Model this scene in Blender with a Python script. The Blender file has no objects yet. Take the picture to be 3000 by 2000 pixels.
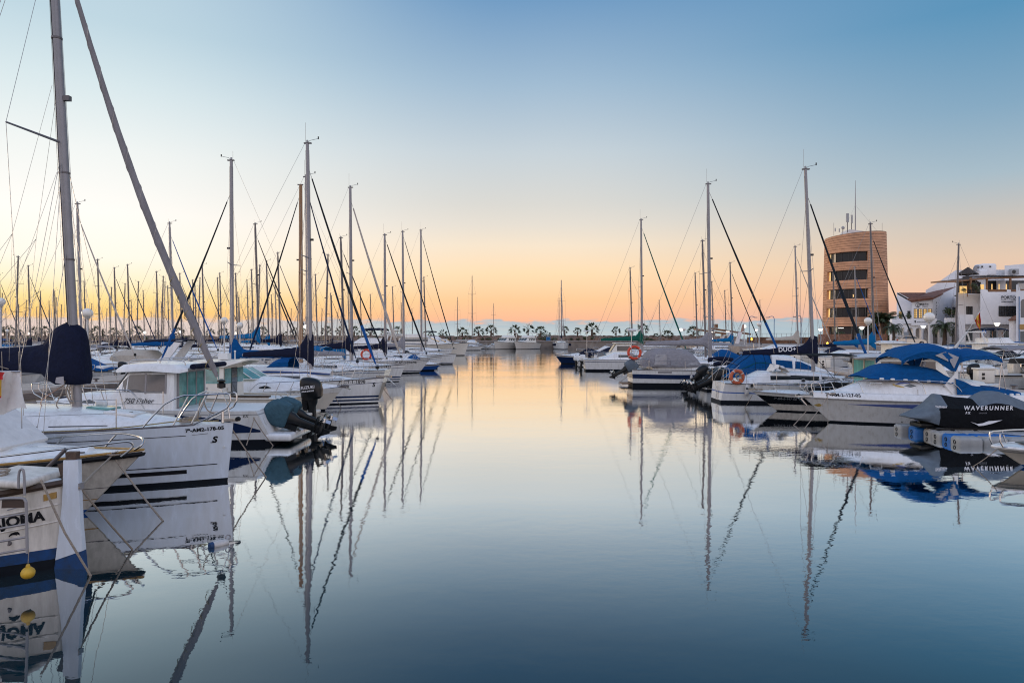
import bpy, bmesh, math, random
from mathutils import Vector, Matrix
random.seed(7)
S = bpy.context.scene
C = S.collection
PI = math.pi
R = math.radians
# ---------------------------------------------------------------- camera
F, CH, HZ = 2000.0, 3.0, 986.0          # focal length in photo pixels, eye height, horizon row
cam_d = bpy.data.cameras.new('camera')
cam_d.sensor_width = 36.0
cam_d.lens = 24.0
cam_d.shift_y = -(1000.0 - HZ) / 3000.0
cam_d.clip_end = 6000.0
cam_d.clip_start = 0.1
cam = bpy.data.objects.new('camera', cam_d)
C.objects.link(cam)
cam.location = (0, 0, CH)
cam.rotation_euler = (R(90), 0, 0)
S.camera = cam
# ---------------------------------------------------------------- sky


def lin(r, g, b):
    f = lambda c: (c / 255.0) / 12.92 if c <= 10 else ((c / 255.0 + 0.055) / 1.055) ** 2.4
    return (f(r), f(g), f(b), 1.0)


W = bpy.data.worlds.new('World')
S.world = W
W.use_nodes = True
nt = W.node_tree
nt.nodes.clear()


def wn(t, **k):
    n = nt.nodes.new(t)
    for a, b in k.items():
        setattr(n, a, b)
    return n


def wl_(a, b):
    nt.links.new(a, b)


def wm(op, a, b=None, c=None, clamp=False):
    n = wn('ShaderNodeMath', operation=op, use_clamp=clamp)
    for i, v in enumerate((a, b, c)):
        if v is None:
            continue
        if isinstance(v, (int, float)):
            n.inputs[i].default_value = v
        else:
            wl_(v, n.inputs[i])
    return n.outputs[0]


def wsm(v, lo, hi):
    n = wn('ShaderNodeMapRange', interpolation_type='SMOOTHSTEP')
    wl_(v, n.inputs[0])
    n.inputs[1].default_value = lo
    n.inputs[2].default_value = hi
    return n.outputs[0]


def wmix(f, a, b):
    n = wn('ShaderNodeMix', data_type='RGBA')
    if isinstance(f, (int, float)):
        n.inputs[0].default_value = f
    else:
        wl_(f, n.inputs[0])
    for i, v in ((6, a), (7, b)):
        if isinstance(v, tuple):
            n.inputs[i].default_value = v
        else:
            wl_(v, n.inputs[i])
    return n.outputs[2]


tc = wn('ShaderNodeTexCoord')
sp = wn('ShaderNodeSeparateXYZ')
wl_(tc.outputs['Generated'], sp.inputs[0])
DX, DY, DZ = sp.outputs
AZ = wm('ARCTAN2', DX, DY)
ZS = wm('POWER', wm('MAXIMUM', DZ, 0.0), 0.5)      # finer steps near the horizon


def sky_ramp(col_px, rows):
    n = wn('ShaderNodeValToRGB')
    wl_(ZS, n.inputs[0])
    pts = []
    for py, c in rows:
        if py < -5:
            z = -py / 10000.0
        else:
            d = Vector(((col_px - 1500) / F, 1, (HZ - py) / F)).normalized()
            z = d.z
        pts.append((math.sqrt(max(z, 0)), lin(*c)))
    pts.sort()
    el = n.color_ramp.elements
    while len(el) < len(pts):
        el.new(0.5)
    for e, (p, c) in zip(el, pts):
        e.position = p
        e.color = c
    return n.outputs[0]


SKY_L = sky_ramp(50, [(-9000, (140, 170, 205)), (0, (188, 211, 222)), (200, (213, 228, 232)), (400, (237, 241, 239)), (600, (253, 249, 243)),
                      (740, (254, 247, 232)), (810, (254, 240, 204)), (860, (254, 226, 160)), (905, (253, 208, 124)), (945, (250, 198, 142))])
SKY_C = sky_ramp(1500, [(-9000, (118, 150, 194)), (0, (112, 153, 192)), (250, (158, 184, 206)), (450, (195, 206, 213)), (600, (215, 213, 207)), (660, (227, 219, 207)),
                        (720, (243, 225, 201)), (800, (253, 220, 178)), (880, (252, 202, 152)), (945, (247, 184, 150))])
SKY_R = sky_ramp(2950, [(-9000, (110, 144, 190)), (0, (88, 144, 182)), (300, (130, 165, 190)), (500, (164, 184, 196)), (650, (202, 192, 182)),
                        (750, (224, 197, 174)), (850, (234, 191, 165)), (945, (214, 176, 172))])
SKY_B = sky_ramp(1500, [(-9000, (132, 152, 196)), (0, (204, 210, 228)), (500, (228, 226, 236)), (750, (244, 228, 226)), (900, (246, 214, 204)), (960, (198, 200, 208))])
fl_ = wsm(AZ, R(0), R(-33))
fr_ = wsm(AZ, R(2), R(38))
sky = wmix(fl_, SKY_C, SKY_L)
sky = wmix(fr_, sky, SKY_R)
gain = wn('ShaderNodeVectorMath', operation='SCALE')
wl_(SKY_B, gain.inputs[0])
gain.inputs[3].default_value = 1.5  # unseen sky behind the camera, boosted to brighten hulls and walls
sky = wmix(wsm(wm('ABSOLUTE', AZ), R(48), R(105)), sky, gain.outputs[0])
# low bank of cloud along the horizon
noi = wn('ShaderNodeTexNoise', noise_dimensions='2D')
cmb = wn('ShaderNodeCombineXYZ')
wl_(wm('MULTIPLY', AZ, 20.0), cmb.inputs[0])
wl_(wm('MULTIPLY', DZ, 90.0), cmb.inputs[1])
wl_(cmb.outputs[0], noi.inputs['Vector'])
noi.inputs['Scale'].default_value = 1.6
noi.inputs['Detail'].default_value = 6.0
noi.inputs['Roughness'].default_value = 0.55
top = wm('ADD', 0.0130, wm('MULTIPLY', noi.outputs[0], 0.0220))
cf = wn('ShaderNodeMapRange', interpolation_type='SMOOTHSTEP')
wl_(wm('SUBTRACT', top, DZ), cf.inputs[0])
cf.inputs[1].default_value = -0.0018
cf.inputs[2].default_value = 0.0040
noi2 = wn('ShaderNodeTexNoise', noise_dimensions='2D')
cm2 = wn('ShaderNodeCombineXYZ')
wl_(wm('MULTIPLY', AZ, 9.0), cm2.inputs[0])
wl_(wm('MULTIPLY', DZ, 110.0), cm2.inputs[1])
wl_(cm2.outputs[0], noi2.inputs['Vector'])
noi2.inputs['Scale'].default_value = 2.2
noi2.inputs['Detail'].default_value = 5.0
cbase = wmix(wsm(DZ, 0.002, 0.026), lin(188, 202, 207), lin(172, 184, 192))
cbase = wmix(wm('MULTIPLY', wsm(noi2.outputs[0], 0.45, 0.70), 0.55), cbase, lin(196, 200, 200))
ccol = wmix(wsm(AZ, R(-6), R(-30)), cbase, lin(226, 205, 196))
ccol = wmix(wm('MULTIPLY', wsm(AZ, R(4), R(30)), 0.6), ccol, lin(160, 183, 196))
sky = wmix(wm('MULTIPLY', cf.outputs[0], wsm(AZ, R(-62), R(-48))), sky, ccol)
# a little of the physical twilight sky underneath
nis = wn('ShaderNodeTexSky', sky_type='NISHITA', sun_disc=False, sun_elevation=R(1.0), sun_rotation=R(-62))
nsc = wn('ShaderNodeVectorMath', operation='SCALE')
wl_(nis.outputs[0], nsc.inputs[0])
nsc.inputs[3].default_value = 0.10
sky = wmix(0.03, sky, nsc.outputs[0])
sky = wmix(wsm(DZ, 0.0, -0.02), sky, lin(70, 95, 110))
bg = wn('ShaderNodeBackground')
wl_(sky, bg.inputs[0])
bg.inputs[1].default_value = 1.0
wo = wn('ShaderNodeOutputWorld')
wl_(bg.outputs[0], wo.inputs[0])
# ---------------------------------------------------------------- sun just over the horizon, soft
sd = bpy.data.lights.new('sun', 'SUN')
sd.energy = 0.9
sd.angle = R(14)
sd.color = (1.0, 0.74, 0.5)
sun = bpy.data.objects.new('sun', sd)
C.objects.link(sun)
sun.rotation_euler = Vector((math.sin(R(-62)) * -1, -math.cos(R(-62)), -0.07)).to_track_quat('-Z', 'Y').to_euler()
vs = S.view_settings
vs.view_transform = 'Standard'
vs.look = 'None'
vs.exposure = 0.12
vs.gamma = 1.0
S.cycles.use_denoising = True
S.cycles.pixel_filter_type = 'BLACKMAN_HARRIS'
S.cycles.filter_width = 1.1
S.cycles.max_bounces = 6
S.cycles.caustics_reflective = False
S.cycles.caustics_refractive = False
S.cycles.sample_clamp_indirect = 4.0

# ---------------------------------------------------------------- materials
M = {}


def mat(name, col, rough=0.5, metal=0.0, var=0.06, scale=6.0, bump=0.0, bscale=30.0, spec=0.5, emit=None, coat=0.0, stretch=None, stain=None):
    m = bpy.data.materials.new(name)
    m.use_nodes = True
    t = m.node_tree
    b = t.nodes['Principled BSDF']
    b.inputs['Roughness'].default_value = rough
    b.inputs['Metallic'].default_value = metal
    b.inputs['Specular IOR Level'].default_value = 0.12 if ('cloth' in name or name.startswith('furl') or name in ('navy', 'blue', 'cyan')) else spec
    b.inputs['Coat Weight'].default_value = coat
    b.inputs['Coat Roughness'].default_value = 0.08
    co = t.nodes.new('ShaderNodeTexCoord')
    src = co.outputs['Object']
    if stretch:
        mp = t.nodes.new('ShaderNodeMapping')
        mp.inputs['Scale'].default_value = stretch
        t.links.new(src, mp.inputs[0])
        src = mp.outputs[0]
    if var > 0:
        n = t.nodes.new('ShaderNodeTexNoise')
        n.inputs['Scale'].default_value = scale
        n.inputs['Detail'].default_value = 5
        n.inputs['Roughness'].default_value = 0.65
        t.links.new(src, n.inputs['Vector'])
        cr = t.nodes.new('ShaderNodeValToRGB')
        cr.color_ramp.elements[0].position = 0.3
        cr.color_ramp.elements[1].position = 0.7
        lo = stain if stain else tuple(c * (1 - var * 2) for c in col)
        cr.color_ramp.elements[0].color = (*lo, 1)
        cr.color_ramp.elements[1].color = (*[min(1, c * (1 + var)) for c in col], 1)
        t.links.new(n.outputs[0], cr.inputs[0])
        t.links.new(cr.outputs[0], b.inputs['Base Color'])
        rr = t.nodes.new('ShaderNodeMapRange')
        rr.inputs[3].default_value = max(0.03, rough * 0.75)
        rr.inputs[4].default_value = min(1, rough * 1.3)
        t.links.new(n.outputs[0], rr.inputs[0])
        t.links.new(rr.outputs[0], b.inputs['Roughness'])
    else:
        b.inputs['Base Color'].default_value = (*col, 1)
    if bump > 0:
        n2 = t.nodes.new('ShaderNodeTexNoise')
        n2.inputs['Scale'].default_value = bscale
        n2.inputs['Detail'].default_value = 4
        t.links.new(src, n2.inputs['Vector'])
        bp = t.nodes.new('ShaderNodeBump')
        bp.inputs['Strength'].default_value = bump
        bp.inputs['Distance'].default_value = 0.05
        t.links.new(n2.outputs[0], bp.inputs['Height'])
        t.links.new(bp.outputs[0], b.inputs['Normal'])
    if emit:
        b.inputs['Emission Color'].default_value = (*emit[0], 1)
        b.inputs['Emission Strength'].default_value = emit[1]
    M[name] = m
    return m


mat('gel', (0.78, 0.78, 0.77), 0.28, var=0.05, scale=3.0, coat=0.25, stretch=(2.2, 2.2, .5), stain=(0.68, 0.665, 0.63))
mat('gel_cream', (0.74, 0.69, 0.60), 0.32, var=0.05, scale=2.5, coat=0.2)
mat('gel_old', (0.74, 0.69, 0.62), 0.42, var=0.07, scale=4.0, stretch=(2.5, 2.5, .5), stain=(0.52, 0.48, 0.42))
mat('gel_deck', (0.70, 0.70, 0.68), 0.5, var=0.05, scale=9)
mat('gel_blue', (0.60, 0.66, 0.74), 0.25, var=0.05, scale=3, coat=0.3, stretch=(2, 2, .5), stain=(0.54, 0.58, 0.62))
mat('navy_gel', (0.008, 0.022, 0.075), 0.22, var=0.08, spec=0.3)
mat('black_gel', (0.008, 0.009, 0.011), 0.22, var=0.1, spec=0.3)
mat('boot', (0.007, 0.010, 0.015), 0.6, var=0.2, spec=0.15)
mat('boot_blue', (0.012, 0.055, 0.17), 0.55, var=0.22, scale=9, stain=(0.02, 0.04, 0.08), spec=0.25)
mat('stripe_blue', (0.02, 0.10, 0.38), 0.3)
mat('red_gel', (0.5, 0.03, 0.02), 0.35)
mat('navy', (0.010, 0.013, 0.032), 0.85, var=0.15, bump=1.0, bscale=6, stretch=(1.2, 3, 1))
mat('blue', (0.003, 0.075, 0.23), 0.8, var=0.12, bump=1.0, bscale=6, stretch=(1, 3, 1.5))
mat('cyan', (0.003, 0.13, 0.31), 0.8, var=0.1, bump=0.5, bscale=5, stretch=(1, 3, 1.5))
mat('black_cloth', (0.007, 0.008, 0.010), 0.85, var=0.2, bump=1.0, bscale=6)
mat('grey_cloth', (0.27, 0.26, 0.275), 0.9, var=0.1, bump=1.0, bscale=6, stretch=(1, 3, 1.5))
mat('slate_cloth', (0.13, 0.16, 0.19), 0.9, var=0.1, bump=0.5, bscale=4)
mat('beige_cloth', (0.48, 0.43, 0.36), 0.9, var=0.08, bump=0.4, bscale=5)
mat('white_cloth', (0.70, 0.68, 0.65), 0.9, var=0.06, bump=0.4, bscale=5)
mat('green_cloth', (0.01, 0.10, 0.07), 0.85, var=0.1, bump=0.4, bscale=5)
mat('teal_cloth', (0.05, 0.105, 0.135), 0.75, var=0.12, bump=1.0, bscale=7)
mat('furl_grey', (0.26, 0.24, 0.24), 0.85, var=0.1, scale=3, bump=0.6, bscale=7, stretch=(3, 3, .6))
mat('furl_navy', (0.012, 0.025, 0.06), 0.8, var=0.1)
mat('furl_blue', (0.012, 0.09, 0.30), 0.8, var=0.1)
mat('furl_beige', (0.50, 0.44, 0.38), 0.85, var=0.1)
mat('furl_green', (0.01, 0.11, 0.09), 0.8, var=0.1)
mat('furl_black', (0.02, 0.026, 0.032), 0.8, var=0.1)
mat('alu', (0.27, 0.255, 0.26), 0.42, metal=0.25, var=0.08, scale=3)
mat('alu_dark', (0.13, 0.115, 0.115), 0.45, metal=0.3, var=0.08)
mat('wood_mast', (0.30, 0.15, 0.06), 0.45, var=0.15, stretch=(8, 8, .6))
mat('mast_navy', (0.03, 0.04, 0.07), 0.4)
mat('steel', (0.50, 0.48, 0.46), 0.24, metal=1.0, var=0.05)
mat('wire', (0.25, 0.24, 0.23), 0.4, metal=0.6, var=0)
mat('rope', (0.40, 0.33, 0.26), 0.9, var=0.2, scale=60, bump=0.6, bscale=120)
mat('rope_yellow', (0.35, 0.27, 0.10), 0.9, var=0.35, scale=40)
mat('teak', (0.24, 0.13, 0.06), 0.6, var=0.2, scale=4, stretch=(1, 8, 8))
mat('wood_yellow', (0.42, 0.24, 0.06), 0.4, var=0.15, scale=4, stretch=(1, 8, 8))
mat('dark_wood', (0.06, 0.035, 0.022), 0.6, var=0.25, scale=5, stretch=(1, 8, 8))
mat('rubber', (0.010, 0.010, 0.011), 0.6, var=0.15, spec=0.2)
mat('plastic_black', (0.006, 0.007, 0.008), 0.3, var=0.1, spec=0.3)
mat('plastic_grey', (0.36, 0.36, 0.36), 0.5)
mat('plastic_white', (0.72, 0.72, 0.70), 0.4)
mat('glass_dark', (0.02, 0.024, 0.028), 0.06, var=0, spec=0.8)
mat('glass_grey', (0.10, 0.105, 0.11), 0.12, var=0.1, spec=0.8)
mat('glass_teal', (0.11, 0.30, 0.28), 0.08, var=0.25, scale=3, spec=0.8)
mat('curtain_teal', (0.16, 0.55, 0.50), 0.3, var=0.2, scale=14, stretch=(1, 1, .05), coat=0.6)
mat('clear_vinyl', (0.27, 0.27, 0.29), 0.2, var=0.12, bump=0.25, bscale=5, coat=0.4)
mat('ring_orange', (0.50, 0.11, 0.045), 0.5, var=0.12)
mat('ring_red', (0.62, 0.06, 0.02), 0.5, var=0.08)
mat('ring_pale', (0.42, 0.25, 0.18), 0.6, var=0.1)
mat('yellow', (0.60, 0.36, 0.03), 0.5, var=0.15)
mat('red', (0.58, 0.03, 0.03), 0.7)
mat('orange', (0.70, 0.13, 0.02), 0.6)
mat('decal_black', (0.008, 0.008, 0.010), 0.5, var=0, spec=0.15)
mat('glass_tower', (0.012, 0.014, 0.018), 0.12, var=0.3, scale=0.6, spec=0.22)
mat('decal_grey', (0.25, 0.26, 0.28), 0.4, var=0)
mat('decal_white', (0.75, 0.75, 0.76), 0.4, var=0)
mat('decal_blue', (0.10, 0.15, 0.42), 0.35, var=0.1)
mat('decal_gold', (0.52, 0.36, 0.10), 0.35, var=0.1)
mat('fender_blue', (0.16, 0.19, 0.26), 0.5)
mat('fender_white', (0.55, 0.53, 0.50), 0.5, var=0.15)
mat('float_grey', (0.34, 0.34, 0.33), 0.6, var=0.1, scale=5)
mat('float_blue', (0.01, 0.13, 0.42), 0.5, var=0.1)
mat('concrete', (0.50, 0.40, 0.32), 0.85, var=0.14, scale=1.6, bump=0.3, bscale=20)
mat('concrete_edge', (0.24, 0.18, 0.15), 0.9, var=0.2, scale=2, bump=0.4, bscale=12)
mat('quay', (0.30, 0.25, 0.21), 0.9, var=0.2, scale=0.4, bump=0.5, bscale=3)
mat('rock', (0.22, 0.12, 0.07), 0.95, var=0.35, scale=1.2, bump=0.8, bscale=6)
mat('paving', (0.34, 0.28, 0.24), 0.9, var=0.12, scale=0.7)
mat('soil', (0.22, 0.15, 0.10), 0.95, var=0.25, scale=0.3)
mat('leaf', (0.055, 0.085, 0.030), 0.6, var=0.25, scale=1.5)
mat('leaf_palm', (0.040, 0.060, 0.022), 0.6, var=0.25, scale=1.5)
mat('leaf_dry', (0.12, 0.075, 0.035), 0.8, var=0.25)
mat('trunk', (0.10, 0.065, 0.045), 0.95, var=0.25, scale=6, bump=0.8, bscale=10)
mat('post_white', (0.55, 0.54, 0.52), 0.5, var=0.08)
mat('post_blue', (0.05, 0.16, 0.33), 0.5)
mat('post_grey', (0.22, 0.24, 0.26), 0.5)
mat('globe', (0.82, 0.78, 0.70), 0.25, var=0.06, scale=7, coat=0.3)
mat('globe_lit', (0.85, 0.80, 0.70), 0.3, var=0, emit=((1.0, 0.93, 0.80), 1.6))
mat('lamp_lit', (0.85, 0.82, 0.75), 0.3, var=0, emit=((1.0, 0.95, 0.86), 1.8))
mat('window_lit', (0.5, 0.33, 0.12), 0.3, var=0.2, scale=2, emit=((1.0, 0.62, 0.22), 0.75))
mat('window_lit_soft', (0.5, 0.36, 0.16), 0.3, var=0.2, scale=2, emit=((1.0, 0.70, 0.34), 0.45))
mat('amber_lit', (0.6, 0.3, 0.02), 0.4, var=0, emit=((1.0, 0.55, 0.06), 3.0))
mat('tower_tile', (0.62, 0.32, 0.175), 0.7, var=0.16, scale=0.5)
mat('tower_joint', (0.17, 0.085, 0.05), 0.9, var=0.1)
mat('stucco', (0.83, 0.82, 0.82), 0.85, var=0.04, scale=0.8, bump=0.15, bscale=30)
mat('stucco_trim', (0.66, 0.64, 0.62), 0.85, var=0.05)
mat('roof_tile', (0.22, 0.095, 0.06), 0.85, var=0.3, scale=2.5)
mat('timber', (0.22, 0.105, 0.045), 0.7, var=0.15, scale=3)
mat('thatch', (0.05, 0.038, 0.032), 0.95, var=0.25, scale=3, bump=0.6, bscale=10)
mat('brick', (0.24, 0.115, 0.07), 0.9, var=0.3, scale=3, bump=0.5, bscale=8)
mat('frame_dark', (0.03, 0.026, 0.024), 0.5)
mat('frame_green', (0.05, 0.09, 0.09), 0.5)
mat('car_paint', (0.50, 0.45, 0.38), 0.25, metal=0.4, var=0.03, coat=0.5)
mat('sign_blue', (0.02, 0.13, 0.42), 0.4)
mat('tail_red', (0.5, 0.02, 0.01), 0.3)

# water: a still, slightly rippled harbour
wm_ = bpy.data.materials.new('water')
wm_.use_nodes = True
t = wm_.node_tree
t.nodes.clear()
out = t.nodes.new('ShaderNodeOutputMaterial')
mixs = t.nodes.new('ShaderNodeMixShader')
gl = t.nodes.new('ShaderNodeBsdfGlossy')
gl.inputs['Roughness'].default_value = 0.012
gl.inputs['Color'].default_value = (0.95, 0.97, 0.98, 1)
df = t.nodes.new('ShaderNodeBsdfDiffuse')
df.inputs['Color'].default_value = (0.004, 0.026, 0.036, 1)
fz = t.nodes.new('ShaderNodeLayerWeight')
fz.inputs['Blend'].default_value = 0.5
fc = t.nodes.new('ShaderNodeValToRGB')       # reflectance against (1 - cos of the angle of view)
els = fc.color_ramp.elements
els[0].position, els[0].color = 0.0, (0.03, 0.03, 0.03, 1)
els[1].position, els[1].color = 1.0, (1, 1, 1, 1)
for p_, v_ in ((0.35, 0.05), (0.546, 0.14), (0.60, 0.22), (0.65, 0.36), (0.71, 0.60), (0.77, 0.88), (0.85, 0.97)):
    e = els.new(p_)
    e.color = (v_, v_, v_, 1)
t.links.new(fz.outputs['Facing'], fc.inputs[0])
t.links.new(fc.outputs[0], mixs.inputs[0])
t.links.new(df.outputs[0], mixs.inputs[1])
t.links.new(gl.outputs[0], mixs.inputs[2])
t.links.new(mixs.outputs[0], out.inputs[0])
co = t.nodes.new('ShaderNodeTexCoord')


def ripple(sx, sy, scale, detail):
    mp = t.nodes.new('ShaderNodeMapping')
    mp.inputs['Scale'].default_value = (sx, sy, 1)
    t.links.new(co.outputs['Object'], mp.inputs[0])
    n = t.nodes.new('ShaderNodeTexNoise')
    n.inputs['Scale'].default_value = scale
    n.inputs['Detail'].default_value = detail
    n.inputs['Roughness'].default_value = 0.5
    t.links.new(mp.outputs[0], n.inputs['Vector'])
    return n.outputs[0]


def tmath(op, a, b):
    n = t.nodes.new('ShaderNodeMath')
    n.operation = op
    for i, v in enumerate((a, b)):
        if isinstance(v, (int, float)):
            n.inputs[i].default_value = v
        else:
            t.links.new(v, n.inputs[i])
    return n.outputs[0]


r1 = ripple(1, 1.5, 2.6, 3)
r2 = ripple(1, 1.7, 0.45, 2)
msk = ripple(1, 2.2, 0.07, 2)
mr = t.nodes.new('ShaderNodeMapRange')
mr.inputs[1].default_value = 0.42
mr.inputs[2].default_value = 0.66
mr.inputs[3].default_value = 0.35
mr.inputs[4].default_value = 1.3
t.links.new(msk, mr.inputs[0])
r3 = ripple(.6, 1.2, 9.0, 2)
sxyz = t.nodes.new('ShaderNodeSeparateXYZ')
t.links.new(co.outputs['Object'], sxyz.inputs[0])
far = t.nodes.new('ShaderNodeMapRange')         # a faint breeze out in the channel, calm water by the pontoons
far.interpolation_type = 'SMOOTHSTEP'
far.inputs[1].default_value = 9.0
far.inputs[2].default_value = 34.0
far.inputs[3].default_value = 0.15
far.inputs[4].default_value = 1.0
t.links.new(sxyz.outputs[1], far.inputs[0])
hg3 = tmath('MULTIPLY', tmath('MULTIPLY', r3, tmath('MULTIPLY', far.outputs[0], mr.outputs[0])), 0.0030)
hgt = tmath('ADD', hg3, tmath('MULTIPLY', tmath('MULTIPLY', r1, mr.outputs[0]), 0.0022))
hgt = tmath('ADD', hgt, tmath('MULTIPLY', r2, 0.004))
bp = t.nodes.new('ShaderNodeBump')
bp.inputs['Strength'].default_value = 1.0
bp.inputs['Distance'].default_value = 1.0
t.links.new(hgt, bp.inputs['Height'])
t.links.new(bp.outputs[0], gl.inputs['Normal'])
M['water'] = wm_

# ---------------------------------------------------------------- mesh helpers


def P(px, py, Y):
    return Vector(((px - 1500) * Y / F, Y, CH - (py - HZ) * Y / F))


def WL(px, py):
    return P(px, py, F * CH / (py - HZ))


def lerp(a, b, t):
    return a + (b - a) * t


def pl(x, pts):
    """piecewise linear through [(x, y), ...]"""
    if x <= pts[0][0]:
        return pts[0][1]
    for (a, b), (c, d) in zip(pts, pts[1:]):
        if x <= c:
            return b + (d - b) * (x - a) / (c - a) if c > a else d
    return pts[-1][1]


SPLIT = {'window', 'radar_arch', 'seat', 'roof_antenna', 'cover_clip', 'porthole', 'glass_door', 'hood_window', 'canopy_window', 'lit_panel', 'vent_opening', 'column', 'ceiling_light', 'socket', 'grab_rail', 'rolled_cover', 'deck_hatch', 'pier', 'light', 'parapet'}


class MB:
    def __init__(s):
        s.v, s.f, s.m, s.mats = [], [], [], []

    def mi(s, m):
        if m not in s.mats:
            s.mats.append(m)
        return s.mats.index(m)

    def add(s, vs, fs, m):
        o = len(s.v)
        s.v += [tuple(v) for v in vs]
        for i, f in enumerate(fs):
            s.f.append([o + k for k in f])
            s.m.append(s.mi(m[i] if isinstance(m, list) else m))
        return s

    def box(s, c, d, m, rz=0.0, ry=0.0, rx=0.0):
        mt = Matrix.Translation(Vector(c)) @ Matrix.Rotation(rz, 4, 'Z') @ Matrix.Rotation(ry, 4, 'Y') @ Matrix.Rotation(rx, 4, 'X')
        vs = [mt @ Vector((x * d[0] / 2, y * d[1] / 2, z * d[2] / 2)) for x in (-1, 1) for y in (-1, 1) for z in (-1, 1)]
        return s.add(vs, [(0, 1, 3, 2), (4, 6, 7, 5), (0, 4, 5, 1), (2, 3, 7, 6), (0, 2, 6, 4), (1, 5, 7, 3)], m)

    def rbox(s, c, d, r, m, rz=0.0, ry=0.0, rx=0.0, n=3, taper=1.0):
        """box with rounded upright and horizontal edges"""
        mt = Matrix.Translation(Vector(c)) @ Matrix.Rotation(rz, 4, 'Z') @ Matrix.Rotation(ry, 4, 'Y') @ Matrix.Rotation(rx, 4, 'X')
        hx, hy, hz = d[0] / 2, d[1] / 2, d[2] / 2
        r = min(r, hx * .99, hy * .99, hz * .99)
        rings = []
        lv = [(-hz, r)] + [(-hz + r - r * math.cos(a * PI / 2 / n), r - r * math.sin(a * PI / 2 / n)) for a in range(1, n + 1)]
        lv += [(hz - r + r * math.sin(a * PI / 2 / n), r - r * math.cos(a * PI / 2 / n)) for a in range(0, n + 1)]
        for z, ins in lv:
            k = lerp(1, taper, (z + hz) / (2 * hz))
            ring = []
            for q, (sx, sy) in enumerate(((1, 1), (-1, 1), (-1, -1), (1, -1))):
                for a in range(n + 1):
                    an = q * PI / 2 + a * PI / 2 / n
                    rr = max(r - ins, 0.0005)
                    ring.append(mt @ Vector(((sx * (hx - r) + rr * math.cos(an)) * k, (sy * (hy - r) + rr * math.sin(an)) * k, z)))
            rings.append(ring)
        return s.loft(rings, m)

    def loft(s, rings, m, closed=True, cap=True):
        n = len(rings[0])
        vs = [p for r in rings for p in r]
        fs, ms = [], []
        for i in range(len(rings) - 1):
            for j in range(n if closed else n - 1):
                k = (j + 1) % n
                fs.append((i * n + j, i * n + k, (i + 1) * n + k, (i + 1) * n + j))
                ms.append(m[i] if isinstance(m, list) else m)
        if cap and closed:
            fs.append(tuple(range(n - 1, -1, -1)))
            fs.append(tuple(range((len(rings) - 1) * n, len(rings) * n)))
            ms += [ms[0], ms[-1]]
        return s.add(vs, fs, ms)

    def tube(s, pts, r, m, n=6, closed=False):
        pts = [Vector(p) for p in pts]
        k = len(pts)
        rs = r if isinstance(r, (list, tuple)) else [r] * k
        rings = []
        up = None
        for i, p in enumerate(pts):
            a = pts[(i - 1) % k] if (closed or i > 0) else p
            b = pts[(i + 1) % k] if (closed or i < k - 1) else p
            d = (b - a).normalized()
            if up is None:
                up = Vector((0, 0, 1)) if abs(d.z) < 0.9 else Vector((1, 0, 0))
            x = d.cross(up)
            if x.length < 1e-6:
                x = d.orthogonal()
            x.normalize()
            y = x.cross(d).normalized()
            up = y
            rings.append([p + (x * math.cos(2 * PI * j / n) + y * math.sin(2 * PI * j / n)) * rs[i] for j in range(n)])
        if closed:
            rings.append(rings[0])
        return s.loft(rings, m, True, not closed)

    def lathe(s, prof, c, m, n=16, axis='Z'):
        c = Vector(c)
        rings = []
        for r, h in prof:
            ring = []
            for j in range(n):
                a = 2 * PI * j / n
                u, w = r * math.cos(a), r * math.sin(a)
                ring.append(c + (Vector((u, w, h)) if axis == 'Z' else Vector((h, u, w)) if axis == 'X' else Vector((u, h, w))))
            rings.append(ring)
        return s.loft(rings, m)

    def ell(s, c, r, m, nu=14, nv=9):
        if isinstance(r, (int, float)):
            r = (r, r, r)
        rings = []
        for i in range(nv + 1):
            a = PI * i / nv
            q = max(math.sin(a), 0.01)
            rings.append([Vector(c) + Vector((r[0] * q * math.cos(2 * PI * j / nu), r[1] * q * math.sin(2 * PI * j / nu), -r[2] * math.cos(a))) for j in range(nu)])
        return s.loft(rings, m)

    def torus(s, c, R_, r, m, axis='Y', nu=24, nv=8, mats=None):
        pts = []
        for i in range(nu):
            a = 2 * PI * i / nu
            u, w = R_ * math.cos(a), R_ * math.sin(a)
            pts.append(Vector(c) + (Vector((u, 0, w)) if axis == 'Y' else Vector((0, u, w)) if axis == 'X' else Vector((u, w, 0))))
        return s.tube(pts, r, m, nv, True)

    def slab(s, poly, off, m):
        """closed polygon (3-D points) extruded by vector off"""
        n = len(poly)
        off = Vector(off)
        vs = [Vector(p) for p in poly] + [Vector(p) + off for p in poly]
        fs = [tuple(range(n)), tuple(range(2 * n - 1, n - 1, -1))] + [(i, (i + 1) % n, n + (i + 1) % n, n + i) for i in range(n)]
        return s.add(vs, fs, m)

    def sheet(s, grid, th, m):
        """open grid of points given a thickness along its normals"""
        nr, nc = len(grid), len(grid[0])
        nor = []
        for i in range(nr):
            row = []
            for j in range(nc):
                a = Vector(grid[min(i + 1, nr - 1)][j]) - Vector(grid[max(i - 1, 0)][j])
                b = Vector(grid[i][min(j + 1, nc - 1)]) - Vector(grid[i][max(j - 1, 0)])
                q = a.cross(b)
                row.append(q.normalized() if q.length > 1e-9 else Vector((0, 0, 1)))
            nor.append(row)
        vs = [Vector(grid[i][j]) for i in range(nr) for j in range(nc)]
        vs += [Vector(grid[i][j]) - nor[i][j] * th for i in range(nr) for j in range(nc)]
        o = nr * nc
        fs = []
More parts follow.
